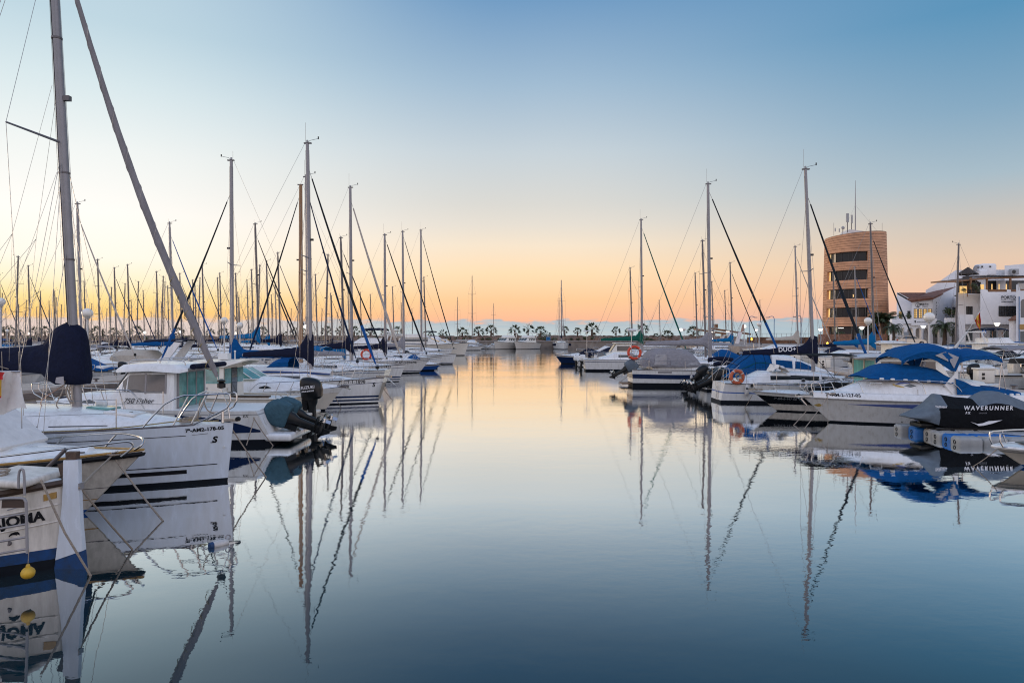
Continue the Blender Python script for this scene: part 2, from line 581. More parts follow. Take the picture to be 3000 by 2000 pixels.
        for i in range(nr - 1):
            for j in range(nc - 1):
                a, b, c_, d = i * nc + j, i * nc + j + 1, (i + 1) * nc + j + 1, (i + 1) * nc + j
                fs += [(a, b, c_, d), (o + d, o + c_, o + b, o + a)]
        for i in range(nr - 1):
            for j in (0, nc - 1):
                a, b = i * nc + j, (i + 1) * nc + j
                fs.append((a, b, o + b, o + a))
        for j in range(nc - 1):
            for i in (0, nr - 1):
                a, b = i * nc + j, i * nc + j + 1
                fs.append((a, b, o + b, o + a))
        return s.add(vs, fs, m)

    def split(s):
        par = list(range(len(s.v)))

        def find(a):
            while par[a] != a:
                par[a] = par[par[a]]
                a = par[a]
            return a
        for f in s.f:
            r0 = find(f[0])
            for k in f[1:]:
                par[find(k)] = r0
        comp = {}
        for f, m in zip(s.f, s.m):
            comp.setdefault(find(f[0]), []).append((f, m))
        res = []
        for fl in comp.values():
            q = MB()
            q.mats = s.mats
            ix = {}
            for f, m in fl:
                q.f.append([ix.setdefault(k, len(ix)) for k in f])
                q.m.append(m)
            q.v = [s.v[k] for k in ix]
            res.append(q)
        return res

    def build(s, name, parent=None, loc=None, sharp=32, recalc=True):
        if name in SPLIT and parent is not None:
            qs = s.split()
            if 1 < len(qs) <= 14:
                SPLIT.discard(name)
                os_ = [q.build(name, parent, loc, sharp, recalc) for q in qs]
                SPLIT.add(name)
                return os_[0]
        me = bpy.data.meshes.new(name)
        me.from_pydata(s.v, [], s.f)
        for m in s.mats:
            me.materials.append(M[m])
        me.polygons.foreach_set('material_index', s.m)
        if recalc:
            b = bmesh.new()
            b.from_mesh(me)
            bmesh.ops.recalc_face_normals(b, faces=b.faces)
            b.to_mesh(me)
            b.free()
        me.polygons.foreach_set('use_smooth', [True] * len(me.polygons))
        me.set_sharp_from_angle(angle=R(sharp))
        me.update()
        o = bpy.data.objects.new(name, me)
        C.objects.link(o)
        if parent is not None:
            o.parent = parent
        if loc is not None:
            o.location = loc
        return o


def tag(o, label=None, cat=None, group=None, kind=None):
    for k, v in (('label', label), ('category', cat), ('group', group), ('kind', kind)):
        if v:
            o[k] = v
    return o


def thing(name, label, cat, loc=(0, 0, 0), rz=0.0, group=None):
    o = bpy.data.objects.new(name, None)
    C.objects.link(o)
    o.empty_display_size = 0.3
    o.location = loc
    o.rotation_euler = (0, 0, rz)
    return tag(o, label, cat, group)


KIDS = {}


def kids(o):
    return [c for c in o.children]


def copy_tree(o, parent=None, tree=None):
    c = o.copy()
    C.objects.link(c)
    if parent is not None:
        c.parent = parent
    for ch in (tree or kids(o)):
        copy_tree(ch, c)
    return c


def place(root, lx, ly, X, Y, rz, z=0.0):
    """put local point (lx, ly) of a thing at world (X, Y), turned by rz"""
    k = root.scale[0]
    c, s = math.cos(rz), math.sin(rz)
    root.rotation_euler = (0, 0, rz)
    root.location = (X - k * (lx * c - ly * s), Y - k * (lx * s + ly * c), z)
    return root


def text_mesh(txt, size, mapf, m, name, parent, shear=0.0, bold=0.0, spacing=1.0, align='LEFT', label=None, sub=3):
    """lettering: every outline vertex (u, v) is laid on a surface by mapf(u, v, depth)"""
    cu = bpy.data.curves.new('lettering', 'FONT')
    cu.body = txt
    cu.size = size
    cu.shear = shear
    cu.offset = bold
    cu.space_character = spacing
    cu.align_x = align
    cu.resolution_u = sub
    o = bpy.data.objects.new('lettering', cu)
    me = bpy.data.meshes.new_from_object(o)
    vs = [mapf(v.co.x, v.co.y, 0.0) for v in me.vertices]
    fs = [tuple(p.vertices) for p in me.polygons]
    bpy.data.objects.remove(o)
    bpy.data.curves.remove(cu)
    bpy.data.meshes.remove(me)
    b = MB()
    b.add(vs, fs, m)
    ob = b.build(name, parent, recalc=False)
    if label:
        ob['label'] = label
    return ob


class Hull:
    """boat hull, stern at x=0, bow towards +x, waterline z=0"""

    def __init__(s, L, B, fs, fm, fb, rake=0.5, trans=0.1, tm=0.45, sw=0.8, pd=2.4, pw=1.7, wlw=0.85, fl=1.0, stem=0.012, dble=False):
        s.L, s.B, s.fs, s.fm, s.fb, s.rake, s.trans, s.tm, s.sw, s.pd, s.pw, s.wlw, s.fl, s.stem, s.dble = L, B, fs, fm, fb, rake, trans, tm, sw, pd, pw, wlw, fl, stem, dble

    def sheer(s, t):
        a, b, c = s.fs, s.fm, s.fb
        return a * (1 - t) * (1 - 2 * t) + 4 * b * t * (1 - t) + c * t * (2 * t - 1)

    def plan(s, t, p, sw):
        if t < s.tm:
            u = t / s.tm
            return sw + (1 - sw) * math.sin(PI / 2 * u)
        return max(0.0, 1 - ((t - s.tm) / (1 - s.tm)) ** p)

    def xy(s, t, z):
        sh = s.sheer(t)
        h = min(z / sh, 1.08)
        d = s.plan(t, s.pd, s.sw)
        w = s.plan(t, s.pw, s.sw * 0.92) * s.wlw
        if h >= 0:
            y = w + (d - w) * h ** s.fl
        else:
            y = w * max(0.05, 1 + h * 1.2)
        return t * s.L + s.rake * h * t ** 3 - s.trans * h * (1 - t) ** 4, s.B / 2 * y + s.stem

    def half(s, x, z):
        lo, hi = 0.0, 1.0
        for _ in range(26):
            m = (lo + hi) / 2
            if s.xy(m, z)[0] < x:
                lo = m
            else:
                hi = m
        return s.xy((lo + hi) / 2, z)[1]

    def tx(s, x):
        lo, hi = 0.0, 1.0
        for _ in range(26):
            m = (lo + hi) / 2
            if s.xy(m, s.sheer(m))[0] < x:
                lo = m
            else:
                hi = m
        return (lo + hi) / 2

    def top(s, x):
        return s.sheer(s.tx(x))

    def edge(s, x):
        t = s.tx(x)
        return s.xy(t, s.sheer(t))[1]

    def mesh(s, bands, name='hull', parent=None, ns=22, rows=3, zb=-0.3):
        """bands: [(kind 'w'/'s', value, material up to there)], from the keel up"""
        ts = [1 - (1 - i / ns) ** 1.5 for i in range(ns + 1)]
        ts = sorted(set(ts + [0.0, 1.0]))
        lv, ms = [('w', zb)], []
        for kind, v, m in bands:
            a = lv[-1]
            for k in range(1, rows + 1):
                lv.append((a, (kind, v), k / rows))
                ms.append(m)
            lv[-1] = (kind, v)

        def zz(l, t):
            if len(l) == 3:
                return lerp(zz(l[0], t), zz(l[1], t), l[2])
            return l[1] if l[0] == 'w' else s.sheer(t) - l[1]
        vs, fs, fm = [], [], []
        nl = len(lv)
        for t in ts:
            for sd in (-1, 1):
                for l in lv:
                    z = zz(l, t)
                    x, y = s.xy(t, z)
                    vs.append((x, sd * y, z))
        for i in range(len(ts) - 1):
            for q in (0, 1):
                for j in range(nl - 1):
                    a = (i * 2 + q) * nl + j
                    b = ((i + 1) * 2 + q) * nl + j
                    fs.append((a, b, b + 1, a + 1))
                    fm.append(ms[j])
        for i in (0, len(ts) - 1):
            for j in range(nl - 1):
                a, b = (i * 2) * nl + j, (i * 2 + 1) * nl + j
                fs.append((a, b, b + 1, a + 1))
                fm.append(ms[j])
        b = MB()
        b.add(vs, fs, fm)
        return b.build(name, parent)

    def deck(s, m='gel_deck', drop=0.015, inset=0.02, camber=0.06, t0=0.0, t1=1.0, name='deck', parent=None, n=20):
        g = []
        for i in range(n + 1):
            t = lerp(t0, t1, i / n)
            z = s.sheer(t) - drop
            x, y = s.xy(t, z)
            y = max(y - inset, 0.004)
            g.append([(x, y * k, z + camber * (1 - k * k) * min(1, y / (s.B * .3))) for k in (-1, -.7, -.35, 0, .35, .7, 1)])
        b = MB()
        b.sheet(g, 0.03, m)
        return b.build(name, parent)

    def rail(s, off=0.0, r=0.025, m='rubber', t0=0.0, t1=1.0, n=26, dz=0.0, name='rub_rail', parent=None, both=True):
        b = MB()
        pts = []
        for i in range(n + 1):
            t = lerp(t0, t1, 1 - (1 - i / n) ** 1.6)
            z = s.sheer(t) + dz
            x, y = s.xy(t, min(z, s.sheer(t)))
            pts.append((x, y + off, z))
        path = [(x, -y, z) for x, y, z in pts] + [(x, y, z) for x, y, z in reversed(pts)]
        b.tube(path, r, m, 6)
        return b.build(name, parent)


class Trunk:
    """coachroof or cabin: sections (x, half width at base, half width at top, z base, z top)"""

    def __init__(s, sec, c=0.08, cam=0.04):
        s.sec, s.c, s.cam = sec, c, cam

    def at(s, x, k):
        return pl(x, [(q[0], q[k]) for q in s.sec])

    def half(s, x, z):
        wb, wt, z0, z1 = (s.at(x, k) for k in (1, 2, 3, 4))
        u = min(max((z - z0) / max(z1 - z0, 1e-4), 0), 1)
        return lerp(wb, wt, u)

    def mesh(s, m, name, parent, n=5, mtop=None):
        rings = []
        xs = []
        for a, b in zip(s.sec, s.sec[1:]):
            k = n if b[0] - a[0] > .3 else 1
            xs += [lerp(a[0], b[0], i / k) for i in range(k)]
        xs.append(s.sec[-1][0])
        for x in xs:
            wb, wt, z0, z1 = (s.at(x, k) for k in (1, 2, 3, 4))
            h = z1 - z0
            c = min(s.c, h * .45, wt * .5)
            u = (h - c) / h if h > 1e-4 else 1
            ring = [(-wb, z0), (-lerp(wb, wt, u), z1 - c), (-wt + c * .35, z1 - c * .3), (-wt + c, z1), (-wt * .45, z1 + s.cam * .8), (0, z1 + s.cam)]
            ring += [(-y, z) for y, z in reversed(ring[:-1])]
            rings.append([Vector((x, y, z)) for y, z in ring])
        b = MB()
        b.loft(rings, m, True, True)
        return b.build(name, parent, sharp=40)


def strip(b, fun, x0, x1, lo, hi, m, sides=(-1, 1), n=8, e=0.006, inn=0.012):
    """a band between two lines lo(x), hi(x) laid on a side surface y = fun(x, z)"""
    for sd in sides:
        g = []
        for i in range(n + 1):
            x = lerp(x0, x1, i / n)
            a, c = lo(x) if callable(lo) else pl(x, lo), hi(x) if callable(hi) else pl(x, hi)
            g.append([(x, sd * (fun(x, lerp(a, c, k / 2)) + e), lerp(a, c, k / 2)) for k in range(3)])
        vs = [p for r in g for p in r]
        vs += [(p[0], p[1] - sd * inn, p[2]) for r in g for p in r]
        o = (n + 1) * 3
        fs = []
        for i in range(n):
            for k in range(2):
                q = [i * 3 + k, (i + 1) * 3 + k, (i + 1) * 3 + k + 1, i * 3 + k + 1]
                fs += [q, [o + z for z in reversed(q)]]
            for k in (0, 2):
                fs.append([i * 3 + k, (i + 1) * 3 + k, o + (i + 1) * 3 + k, o + i * 3 + k])
        for i in (0, n):
            for k in range(2):
                fs.append([i * 3 + k, i * 3 + k + 1, o + i * 3 + k + 1, o + i * 3 + k])
        b.add(vs, fs, m)
    return b


def side_text(txt, size, fun, x, z, m, name, parent, side=-1, e=0.012, rot=0.0, **k):
    """lettering on one side of a boat; side -1 reads towards +x, side +1 towards -x"""
    def mp(u, v, d):
        du = u * math.cos(rot) - v * math.sin(rot)
        dv = u * math.sin(rot) + v * math.cos(rot)
        xx = x + du * (-side)
        zz = z + dv
        return (xx, side * (fun(xx, zz) + e), zz)
    return text_mesh(txt, size, mp, m, name, parent, **k)


def arc(c, r, a0, a1, n, ax='XZ'):
    o = []
    for i in range(n + 1):
        a = lerp(a0, a1, i / n)
        u, w = r * math.cos(a), r * math.sin(a)
        o.append(Vector(c) + (Vector((u, 0, w)) if ax == 'XZ' else Vector((u, w, 0)) if ax == 'XY' else Vector((0, u, w))))
    return o


def smooth(pts, n=6):
    """Catmull-Rom through points"""
    pts = [Vector(p) for p in pts]
    out_ = []
    for i in range(len(pts) - 1):
        p0, p1, p2, p3 = pts[max(i - 1, 0)], pts[i], pts[i + 1], pts[min(i + 2, len(pts) - 1)]
        for k in range(n):
            u = k / n
            out_.append(0.5 * ((2 * p1) + (p2 - p0) * u + (2 * p0 - 5 * p1 + 4 * p2 - p3) * u * u + (3 * p1 - p0 - 3 * p2 + p3) * u ** 3))
    out_.append(pts[-1])
    return out_
# ---------------------------------------------------------------- harbour water
b = MB()
b.add([(-3000, -60, 0), (3000, -60, 0), (3000, 4500, 0), (-3000, 4500, 0)], [(0, 1, 2, 3)], 'water')
tag(b.build('water', recalc=False), 'still harbour water mirroring the sky', 'water', kind='structure')
# ---------------------------------------------------------------- quays, breakwater and buildings
def struct(name, b, label=None):
    o = b.build(name)
    return tag(o, label, None, None, 'structure')


QZ = 1.7
b = MB()
b.box((-40, 177, .95), (250, 12, 1.9), 'quay')
b.box((-40, 170.9, 1.80), (250, .3, .22), 'paving')
struct('far_quay', b, 'low stone quay across the end of the harbour')
b = MB()
b.slab([(31, 93, -1), (140, 80, -1), (400, 80, -1), (400, 400, -1), (60, 400, -1), (44, 171, -1), (31, 125, -1)], (0, 0, 1 + QZ), 'paving')
struct('quay', b, 'paved quay in front of the tower and the white buildings')
b = MB()
b.slab([(-400, 215, -1), (400, 215, -1), (400, 300, -1), (-400, 300, -1)], (0, 0, 2.4), 'soil')
struct('ground', b)
# rock mound with an uneven crest
rnd = random.Random(21)
g = []
nx = 240
for i in range(nx + 1):
    x = lerp(-175, 62, i / nx)
    row = []
    for k, (dy, z) in enumerate(((182.8, 1.8), (184.5, 2.2), (186.5, 2.75), (189, 3.15), (193, 3.25), (199, 2.6), (206, 1.0))):
        row.append((x, dy + rnd.uniform(-.5, .5), z + (rnd.uniform(-.22, .22) if 0 < k < 6 else 0)))
    g.append(row)
b = MB()
b.sheet(g, .6, 'rock')
o = b.build('breakwater', sharp=10)
tag(o, 'rocky brown breakwater mound behind the far quay', 'breakwater', kind='structure')
b = MB()
for i in range(520):
    x = rnd.uniform(-172, 60)
    y = rnd.uniform(184.5, 192)
    z = pl(y, [(184, 2.1), (189, 3.0), (192, 3.15)])
    s = rnd.uniform(.25, .6)
    vs = []
    for a in range(8):
        vs.append(Vector((x + (a & 1 or -1) * s * rnd.uniform(.6, 1.1) * .7, y + ((a >> 1 & 1) or -1) * s * .6, z + ((a >> 2 & 1) or -1) * s * rnd.uniform(.4, .8) * .6)))
    b.add(vs, [(0, 1, 3, 2), (4, 6, 7, 5), (0, 4, 5, 1), (2, 3, 7, 6), (0, 2, 6, 4), (1, 5, 7, 3)], 'rock')
tag(b.build('boulders', sharp=10), 'brown boulders covering the breakwater', 'boulders', kind='stuff')

# bushes


def bush(name, r, n, seed, m='leaf'):
    rr = random.Random(seed)
    b = MB()
    cl = [(Vector((rr.uniform(-.6, .6) * r, rr.uniform(-.4, .4) * r, rr.uniform(.25, .75) * r)), rr.uniform(.3, .5) * r) for _ in range(7)]
    for i in range(n):
        c, q = rr.choice(cl)
        d = Vector((rr.gauss(0, 1), rr.gauss(0, 1), rr.gauss(0, 1))).normalized()
        p = c + d * q * rr.uniform(.7, 1.05)
        if p.z < 0:
            p.z = -p.z * .3
        u = d.orthogonal().normalized() * .10 * r
        w = d.cross(u).normalized() * .07 * r
        a = rr.uniform(0, 6)
        u2, w2 = u * math.cos(a) + w * math.sin(a), w * math.cos(a) - u * math.sin(a)
        b.add([p - u2, p + w2, p + u2 * 1.2, p - w2], [(0, 1, 2, 3)], m if rr.random() < .8 else 'leaf_dry')
    o = b.build(name, recalc=False)
    return o


b0 = bush('bush', 1.0, 260, 1)
bushes = [b0] + [bush('bush', 1.0, 230, k) for k in (2, 3)]
used_b = [0, 0, 0]
k = 0
xs = []
for i in range(64):
    px = lerp(1290, 1990, i / 40) if i < 41 else lerp(40, 1280, (i - 41) / 22)
    Y = rnd.uniform(183.6, 186.6)
    j = i % 3
    o = bushes[j] if not used_b[j] else bushes[j].copy()
    if used_b[j]:
        C.objects.link(o)
    used_b[j] = 1
    s = rnd.uniform(.5, 1.0)
    o.scale = (s * rnd.uniform(1.2, 2.2), s, s * rnd.uniform(.9, 1.4))
    o.location = P(px + rnd.uniform(-8, 8), 1000, Y)
    o.location.z = 1.9
    o.rotation_euler = (0, 0, rnd.uniform(0, 6))
    tag(o, 'low green bush on the slope of the far breakwater', 'bush', 'bushes on the breakwater')

# fan palms


def fan_palm(h, seed, crown=1.25):
    rr = random.Random(seed)
    root = thing('palm_tree', 'x', 'palm tree', group='palm trees along the breakwater')
    b = MB()
    lean = rr.uniform(-.15, .15)
    b.tube([(0, 0, -.5), (lean * .3, 0, h * .4), (lean, 0, h)], [.26, .20, .17], 'trunk', 8)
    b.build('trunk', root)
    b = MB()
    top_ = Vector((lean, 0, h))
    for i in range(17):
        a = i * 2.4 + rr.uniform(-.4, .4)
        el = lerp(-.7, 1.35, (i + .5) / 17) + rr.uniform(-.15, .15)
        d = Vector((math.cos(a) * math.cos(el), math.sin(a) * math.cos(el), math.sin(el)))
        st = top_ + d * crown * .46
        b.tube([top_, st], .02, 'leaf_palm', 4)
        u = d.orthogonal().normalized()
        w = d.cross(u).normalized()
        dead = el < -.45
        for q in range(7):
            an = (q - 3) * .19
            dd = (d * math.cos(an) + w * math.sin(an)).normalized()
            ln = crown * rr.uniform(.5, .7) * (1 - abs(an) * .15)
            sd = dd.cross(u).normalized() * .042 * crown
            mid = st + dd * ln * .55
            end = st + dd * ln + Vector((0, 0, -.16 * crown * rr.uniform(.5, 1.3)))
            b.add([st - sd * .3, mid - sd, end, mid + sd], [(0, 1, 2, 3)], 'leaf_dry' if dead else 'leaf_palm')
    b.build('crown', root, recalc=False)
    return root


pal = [fan_palm(1.6, 1, 1.45), fan_palm(2.0, 2, 1.6), fan_palm(1.3, 3, 1.2)]
pu = [0, 0, 0]
PALMS = [(12, 962, 2), (27, 962, 0), (58, 970, 2), (103, 967, 0), (135, 966, 1), (163, 972, 2), (248, 970, 0), (287, 968, 1), (334, 968, 0), (361, 969, 0), (403, 966, 1), (462, 970, 2), (523, 968, 0), (614, 968, 2), (655, 972, 0), (735, 972, 2), (771, 966, 1), (831, 971, 0), (865, 969, 0), (897, 970, 1),
         (958, 964, 0), (994, 963, 1), (1037, 966, 0), (1085, 968, 2), (1128, 967, 0), (1165, 964, 1), (1262, 974, 2), (1298, 972, 0), (1356, 970, 1), (1402, 966, 0), (1438, 962, 1), (1508, 962, 1), (1546, 960, 1), (1584, 966, 0), (1602, 976, 2), (1655, 961, 0), (1692, 965, 0), (1733, 959, 1), (1805, 963, 1), (1842, 967, 0), (1884, 958, 1), (1922, 981, 2), (1955, 978, 0), (2031, 967, 0)]
prev = None
for i, (px, py, v) in enumerate(PALMS):
    o = pal[v] if not pu[v] else copy_tree(pal[v])
    pu[v] = 1
    s = rnd.uniform(.72, 1.18) * 1.25
    o.scale = (s, s, s)
    hh = (1.6, 2.0, 1.3)[v] * s
    p = P(px, py + 6, 188)
    o.location = (p.x, 188 + rnd.uniform(-.4, .4), p.z - hh)
    o.rotation_euler = (0, 0, rnd.uniform(0, 6))
MARKS = [(200, 'the navy mast cover'), (257, 'the large globe lamp'), (415, 'the thick grey furled sail'), (683, 'the bright blue sail cover mast'), (879, 'the brown wooden mast'), (1030, 'the beige furled sail'), (1200, 'the tall flybridge yacht'), (1500, 'the two cabin yachts at the far quay'), (1645, 'the two-masted boat'), (1871, 'the green furled sail'), (2075, 'the long grey sail cover'), (2375, 'the white lettered sail cover'), (2700, 'the white lettered sail cover')]
ORD = ['first', 'second', 'third', 'fourth', 'fifth', 'sixth', 'seventh', 'eighth', 'ninth', 'tenth', 'eleventh', 'twelfth', 'thirteenth', 'fourteenth', 'fifteenth', 'sixteenth', 'seventeenth', 'eighteenth', 'nineteenth', 'twentieth', 'twenty-first', 'twenty-second', 'twenty-third', 'twenty-fourth'] + ['twenty-' + q for q in ('fifth', 'sixth', 'seventh', 'eighth', 'ninth')] + ['thirtieth'] + ['thirty-' + q for q in ('first', 'second', 'third', 'fourth', 'fifth', 'sixth', 'seventh', 'eighth', 'ninth')]


def ordinals(pxs, noun, tail=''):
    """for each photo column: which one it is to the right of its nearest landmark"""
    lab = {}
    cnt = {}
    for i in sorted(range(len(pxs)), key=lambda k: pxs[k]):
        mk = None
        for mx_, nm in MARKS:
            if pxs[i] >= mx_:
                mk = nm
        if mk is None:
            key, txt = 'edge', '%s %s left of the navy mast cover' % ('%s', noun)
        else:
            key, txt = mk, '%s %s right of %s' % ('%s', noun, mk)
        cnt[key] = cnt.get(key, 0) + 1
        lab[i] = txt % ORD[cnt[key] - 1] + tail
    return lab


pl_objs = [o for o in C.objects if o.name.startswith('palm_tree') and o.parent is None]
order = [round(1500 + (o.location.x) * F / o.location.y) for o in pl_objs]
for i, lb in ordinals(order, 'breakwater palm').items():
    pl_objs[i]['label'] = lb

# feather palms near the buildings


def feather_palm(label, loc, h, crown, seed, fr=34, droop=.55):
    rr = random.Random(seed)
    root = thing('palm_tree', label, 'palm tree', loc)
    b = MB()
    b.tube([(0, 0, -.2), (.05, 0, h * .5), (0, 0, h)], [.26 * crown * .5, .2 * crown * .5, .22 * crown * .5], 'trunk', 9)
    b.build('trunk', root)
    b = MB()
    for i in range(fr):
        a = i * 2.4 + rr.uniform(-.3, .3)
        el = rr.uniform(-.2, 1.25)
        ln = crown * rr.uniform(.85, 1.1)
        pts = []
        p = Vector((0, 0, h))
        e = el
        for k in range(7):
            pts.append(p.copy())
            p = p + Vector((math.cos(a) * math.cos(e), math.sin(a) * math.cos(e), math.sin(e))) * ln / 6
            e -= droop * (.25 + .12 * k)
        b.tube(pts, .02, 'leaf_palm', 4)
        sd = Vector((-math.sin(a), math.cos(a), 0))
        for k in range(1, 26):
            u = k / 26 * 6
            j = int(u)
            q = pts[j].lerp(pts[min(j + 1, 6)], u - j)
            t_ = (pts[min(j + 1, 6)] - pts[j]).normalized()
            ll = crown * .27 * (1 - abs(k / 26 - .45)) * rr.uniform(.8, 1.1)
            for s_ in (-1, 1):
                en = q + (sd * s_ * .8 + t_ * .55 + Vector((0, 0, -.35))).normalized() * ll
                b.add([q - t_ * .02 * crown, q + t_ * .02 * crown, en + t_ * .012, en], [(0, 1, 2, 3)], 'leaf_palm')
    b.build('crown', root, recalc=False)
    return root


feather_palm('large dark date palm right beside the terracotta tower', (P(2585, 1000, 108).x, 108, QZ), 3.6, 2.7, 4, 60, .5)
feather_palm('slender palm in front of the leftmost white arches', (P(2617, 1000, 99).x, 99, QZ), 2.6, 1.7, 5, 26, .7)
feather_palm('slender drooping palm in front of the middle white arches', (P(2766, 1000, 99), 99)[0].to_tuple()[:1] + (99, QZ), 2.6, 2.3, 6, 26, .8)
for px, Y, s, lb in ((2460, 110, 1.3, 'dark shrub at the foot of the tower, beside the brick wall'), (2398, 112, 1.2, 'dark shrub left of the tower behind a lit lantern'), (2608, 106, 1.6, 'dark shrub between the tower and the white arches')):
    o = bushes[1].copy()
    C.objects.link(o)
    o.scale = (s, s, s)
    o.location = (P(px, 1000, Y).x, Y, QZ + (1.0 if px == 2460 else .2))
    o['label'] = lb
    del o['group']

# ---------------------------------------------------------------- round office tower
TY = 118.0
TX0 = (2505 - 1500) * TY / F
root = thing('office_tower', 'round terracotta office tower with four bands of windows and antennas on the roof', 'tower', (TX0, TY, QZ))
vd = Vector((TX0, TY, 0)).normalized()
rg = Vector((vd.y, -vd.x, 0))
RB, RT, HT = 5.25, 4.80, 18.6


def tw(phi, z, dr=0.0):
    r = lerp(RB, RT, z / HT) + dr
    return (-vd * math.cos(phi) + rg * math.sin(phi)) * r + Vector((0, 0, z))


bands = [(4.55, 6.15), (7.65, 9.25), (10.75, 12.4), (13.85, 15.45)]
WA0, WA1 = R(-60), R(23)
zs = [0, .05, 3.0]
z = 3.0
marks_z = sorted([q for w in bands for q in w])
lv = [3.0]
while lv[-1] < HT - .2:
    nx_ = lv[-1] + .42
    lv.append(nx_)
lv = sorted(set([round(q, 3) for q in lv if all(abs(q - m_) > .2 for m_ in marks_z)] + marks_z + [3.0, HT]))
n = 72
angs = sorted(set([lerp(-PI, PI, i / n) for i in range(n + 1) if abs(lerp(-PI, PI, i / n) - WA0) > .03 and abs(lerp(-PI, PI, i / n) - WA1) > .03] + [WA0, WA1]))


def topz(phi, z):
    return z + (.35 * math.sin(phi) + .05) * max(0, (z - 16.0) / (HT - 16.0))


b = MB()
for za, zb in zip(lv, lv[1:]):
    win = any(za >= w0 - .01 and zb <= w1 + .01 for w0, w1 in bands)
    for a0, a1 in zip(angs, angs[1:]):
        if win and a0 >= WA0 - .001 and a1 <= WA1 + .001:
            continue
        gz = .06
        q = [tw(a0, topz(a0, za + gz)), tw(a1, topz(a1, za + gz)), tw(a1, topz(a1, zb)), tw(a0, topz(a0, zb))]
        b.add(q, [(0, 1, 2, 3)], 'tower_tile')
        q = [tw(a0, topz(a0, za), -.04), tw(a1, topz(a1, za), -.04), tw(a1, topz(a1, za + gz), -.04), tw(a0, topz(a0, za + gz), -.04)]
        b.add(q, [(0, 1, 2, 3)], 'tower_joint')
b.add([tw(a, topz(a, HT) - .02) for a in angs[:-1]], [tuple(range(len(angs) - 1))], 'tower_tile')
for w0, w1 in bands:                       # reveals of the window bands
    sub = [a for a in angs if WA0 - .001 <= a <= WA1 + .001]
    for zq in (w0, w1):
        for a0, a1 in zip(sub, sub[1:]):
            b.add([tw(a0, zq), tw(a1, zq), tw(a1, zq, -.5), tw(a0, zq, -.5)], [(0, 1, 2, 3)], 'tower_tile')
    for a in (WA0, WA1):
        b.add([tw(a, w0), tw(a, w1), tw(a, w1, -.5), tw(a, w0, -.5)], [(0, 1, 2, 3)], 'tower_tile')
b.build('wall', root, recalc=False, sharp=20)
for k, (w0, w1) in enumerate(bands):
    b = MB()
    sub = [lerp(WA0, WA1, i / 12) for i in range(13)]
    for i, (a0, a1) in enumerate(zip(sub, sub[1:])):
        m = ('window_lit' if k < 3 else 'window_lit_soft') if i == 0 or (k == 1 and i == 99) else 'glass_tower'
        b.add([tw(a0, w0, -.40), tw(a1, w0, -.40), tw(a1, w1, -.40), tw(a0, w1, -.40)], [(0, 1, 2, 3)], m)
    wi = b.build('window', root, recalc=False)
    b = MB()
    for i in (1, 3, 5, 7, 8, 10):
        a = sub[i]
        b.tube([tw(a, w0, -.36), tw(a, w1, -.36)], .05, 'frame_dark', 4)
    for zq in (w0 + .03, w1 - .03):
        b.tube([tw(a, zq, -.36) for a in sub], .04, 'frame_dark', 4)
    if k == 1:
        b.add([tw(R(-5), w0 + .25, -.38), tw(R(-2), w0 + .25, -.38), tw(R(-2), w0 + .7, -.38), tw(R(-5), w0 + .7, -.38)], [(0, 1, 2, 3)], 'window_lit')
    b.build('window_frame', wi)
b = MB()                                     # glazed ground floor set back under the drum
for i in range(24):
    a0, a1 = lerp(R(-90), R(90), i / 24), lerp(R(-90), R(90), (i + 1) / 24)
    b.add([tw(a0, 0, -.7), tw(a1, 0, -.7), tw(a1, 3.05, -.7), tw(a0, 3.05, -.7)], [(0, 1, 2, 3)], 'glass_tower' if i not in (6, 13) else 'glass_teal')
    b.add([tw(a0, 3.0), tw(a1, 3.0), tw(a1, 3.0, -.8), tw(a0, 3.0, -.8)], [(0, 1, 2, 3)], 'tower_tile')
gf = b.build('ground_floor', root, recalc=False)
b = MB()
for a in (R(-82), R(-62), R(52), R(75)):
    b.tube([tw(a, 0, -.4), tw(a, 3.05, -.4)], .32, 'tower_tile', 8)
b.build('column', gf)
b = MB()
for a in (R(-30), R(-24), R(10)):
    c_ = tw(a, 2.75, -.62)
    b.box(c_, (.5, .06, .10), 'lamp_lit')
b.build('ceiling_light', gf)
b = MB()
b.slab([Vector((-2.2, -1.5, HT)), Vector((2.2, -1.5, HT + .2)), Vector((1.5, -1.5, HT + .6)), Vector((-1.6, -1.5, HT + 1.0))], (0, 3, 0), 'stucco_trim')
b.build('roof_housing', root)
b = MB()
b.tube([(-.55, -1.2, HT), (-.55, -1.2, HT + 5.6), (-.55, -1.2, HT + 9.4)], [.10, .07, .03], 'alu', 6)
for s_ in (-3.2, 3.4):
    b.tube([(-.55, -1.2, HT + 5.2), (s_, -1.8, HT)], .012, 'wire', 3)
b.build('antenna_mast', root)
b = MB()
b.box((-1.95, -1.3, HT + 3.0), (.42, .2, 1.5), 'plastic_grey')
b.tube([(-1.9, -1.2, HT), (-1.9, -1.2, HT + 3.6)], .07, 'alu_dark', 6)
b.box((-1.15, -1.2, HT + 2.8), (.22, .2, 1.4), 'plastic_grey')
b.tube([(-1.15, -1.1, HT), (-1.15, -1.1, HT + 3.4)], .06, 'alu_dark', 6)
b.lathe([(.02, 0), (.28, .1), (.3, .14)], (-2.7, -1.4, HT + 1.3), 'plastic_grey', 10, 'Y')
b.tube([(-2.7, -1.2, HT), (-2.7, -1.2, HT + 1.4)], .05, 'alu_dark', 5)
b.tube([(-4.1, -.9, HT), (-4.1, -.9, HT + 2.2)], .025, 'alu_dark', 4)
b.tube([(4.2, -.9, HT), (4.2, -.9, HT + 2.2)], .025, 'alu_dark', 4)
b.box((-3.9, -1, HT + 1.0), (.16, .1, .6), 'plastic_grey')
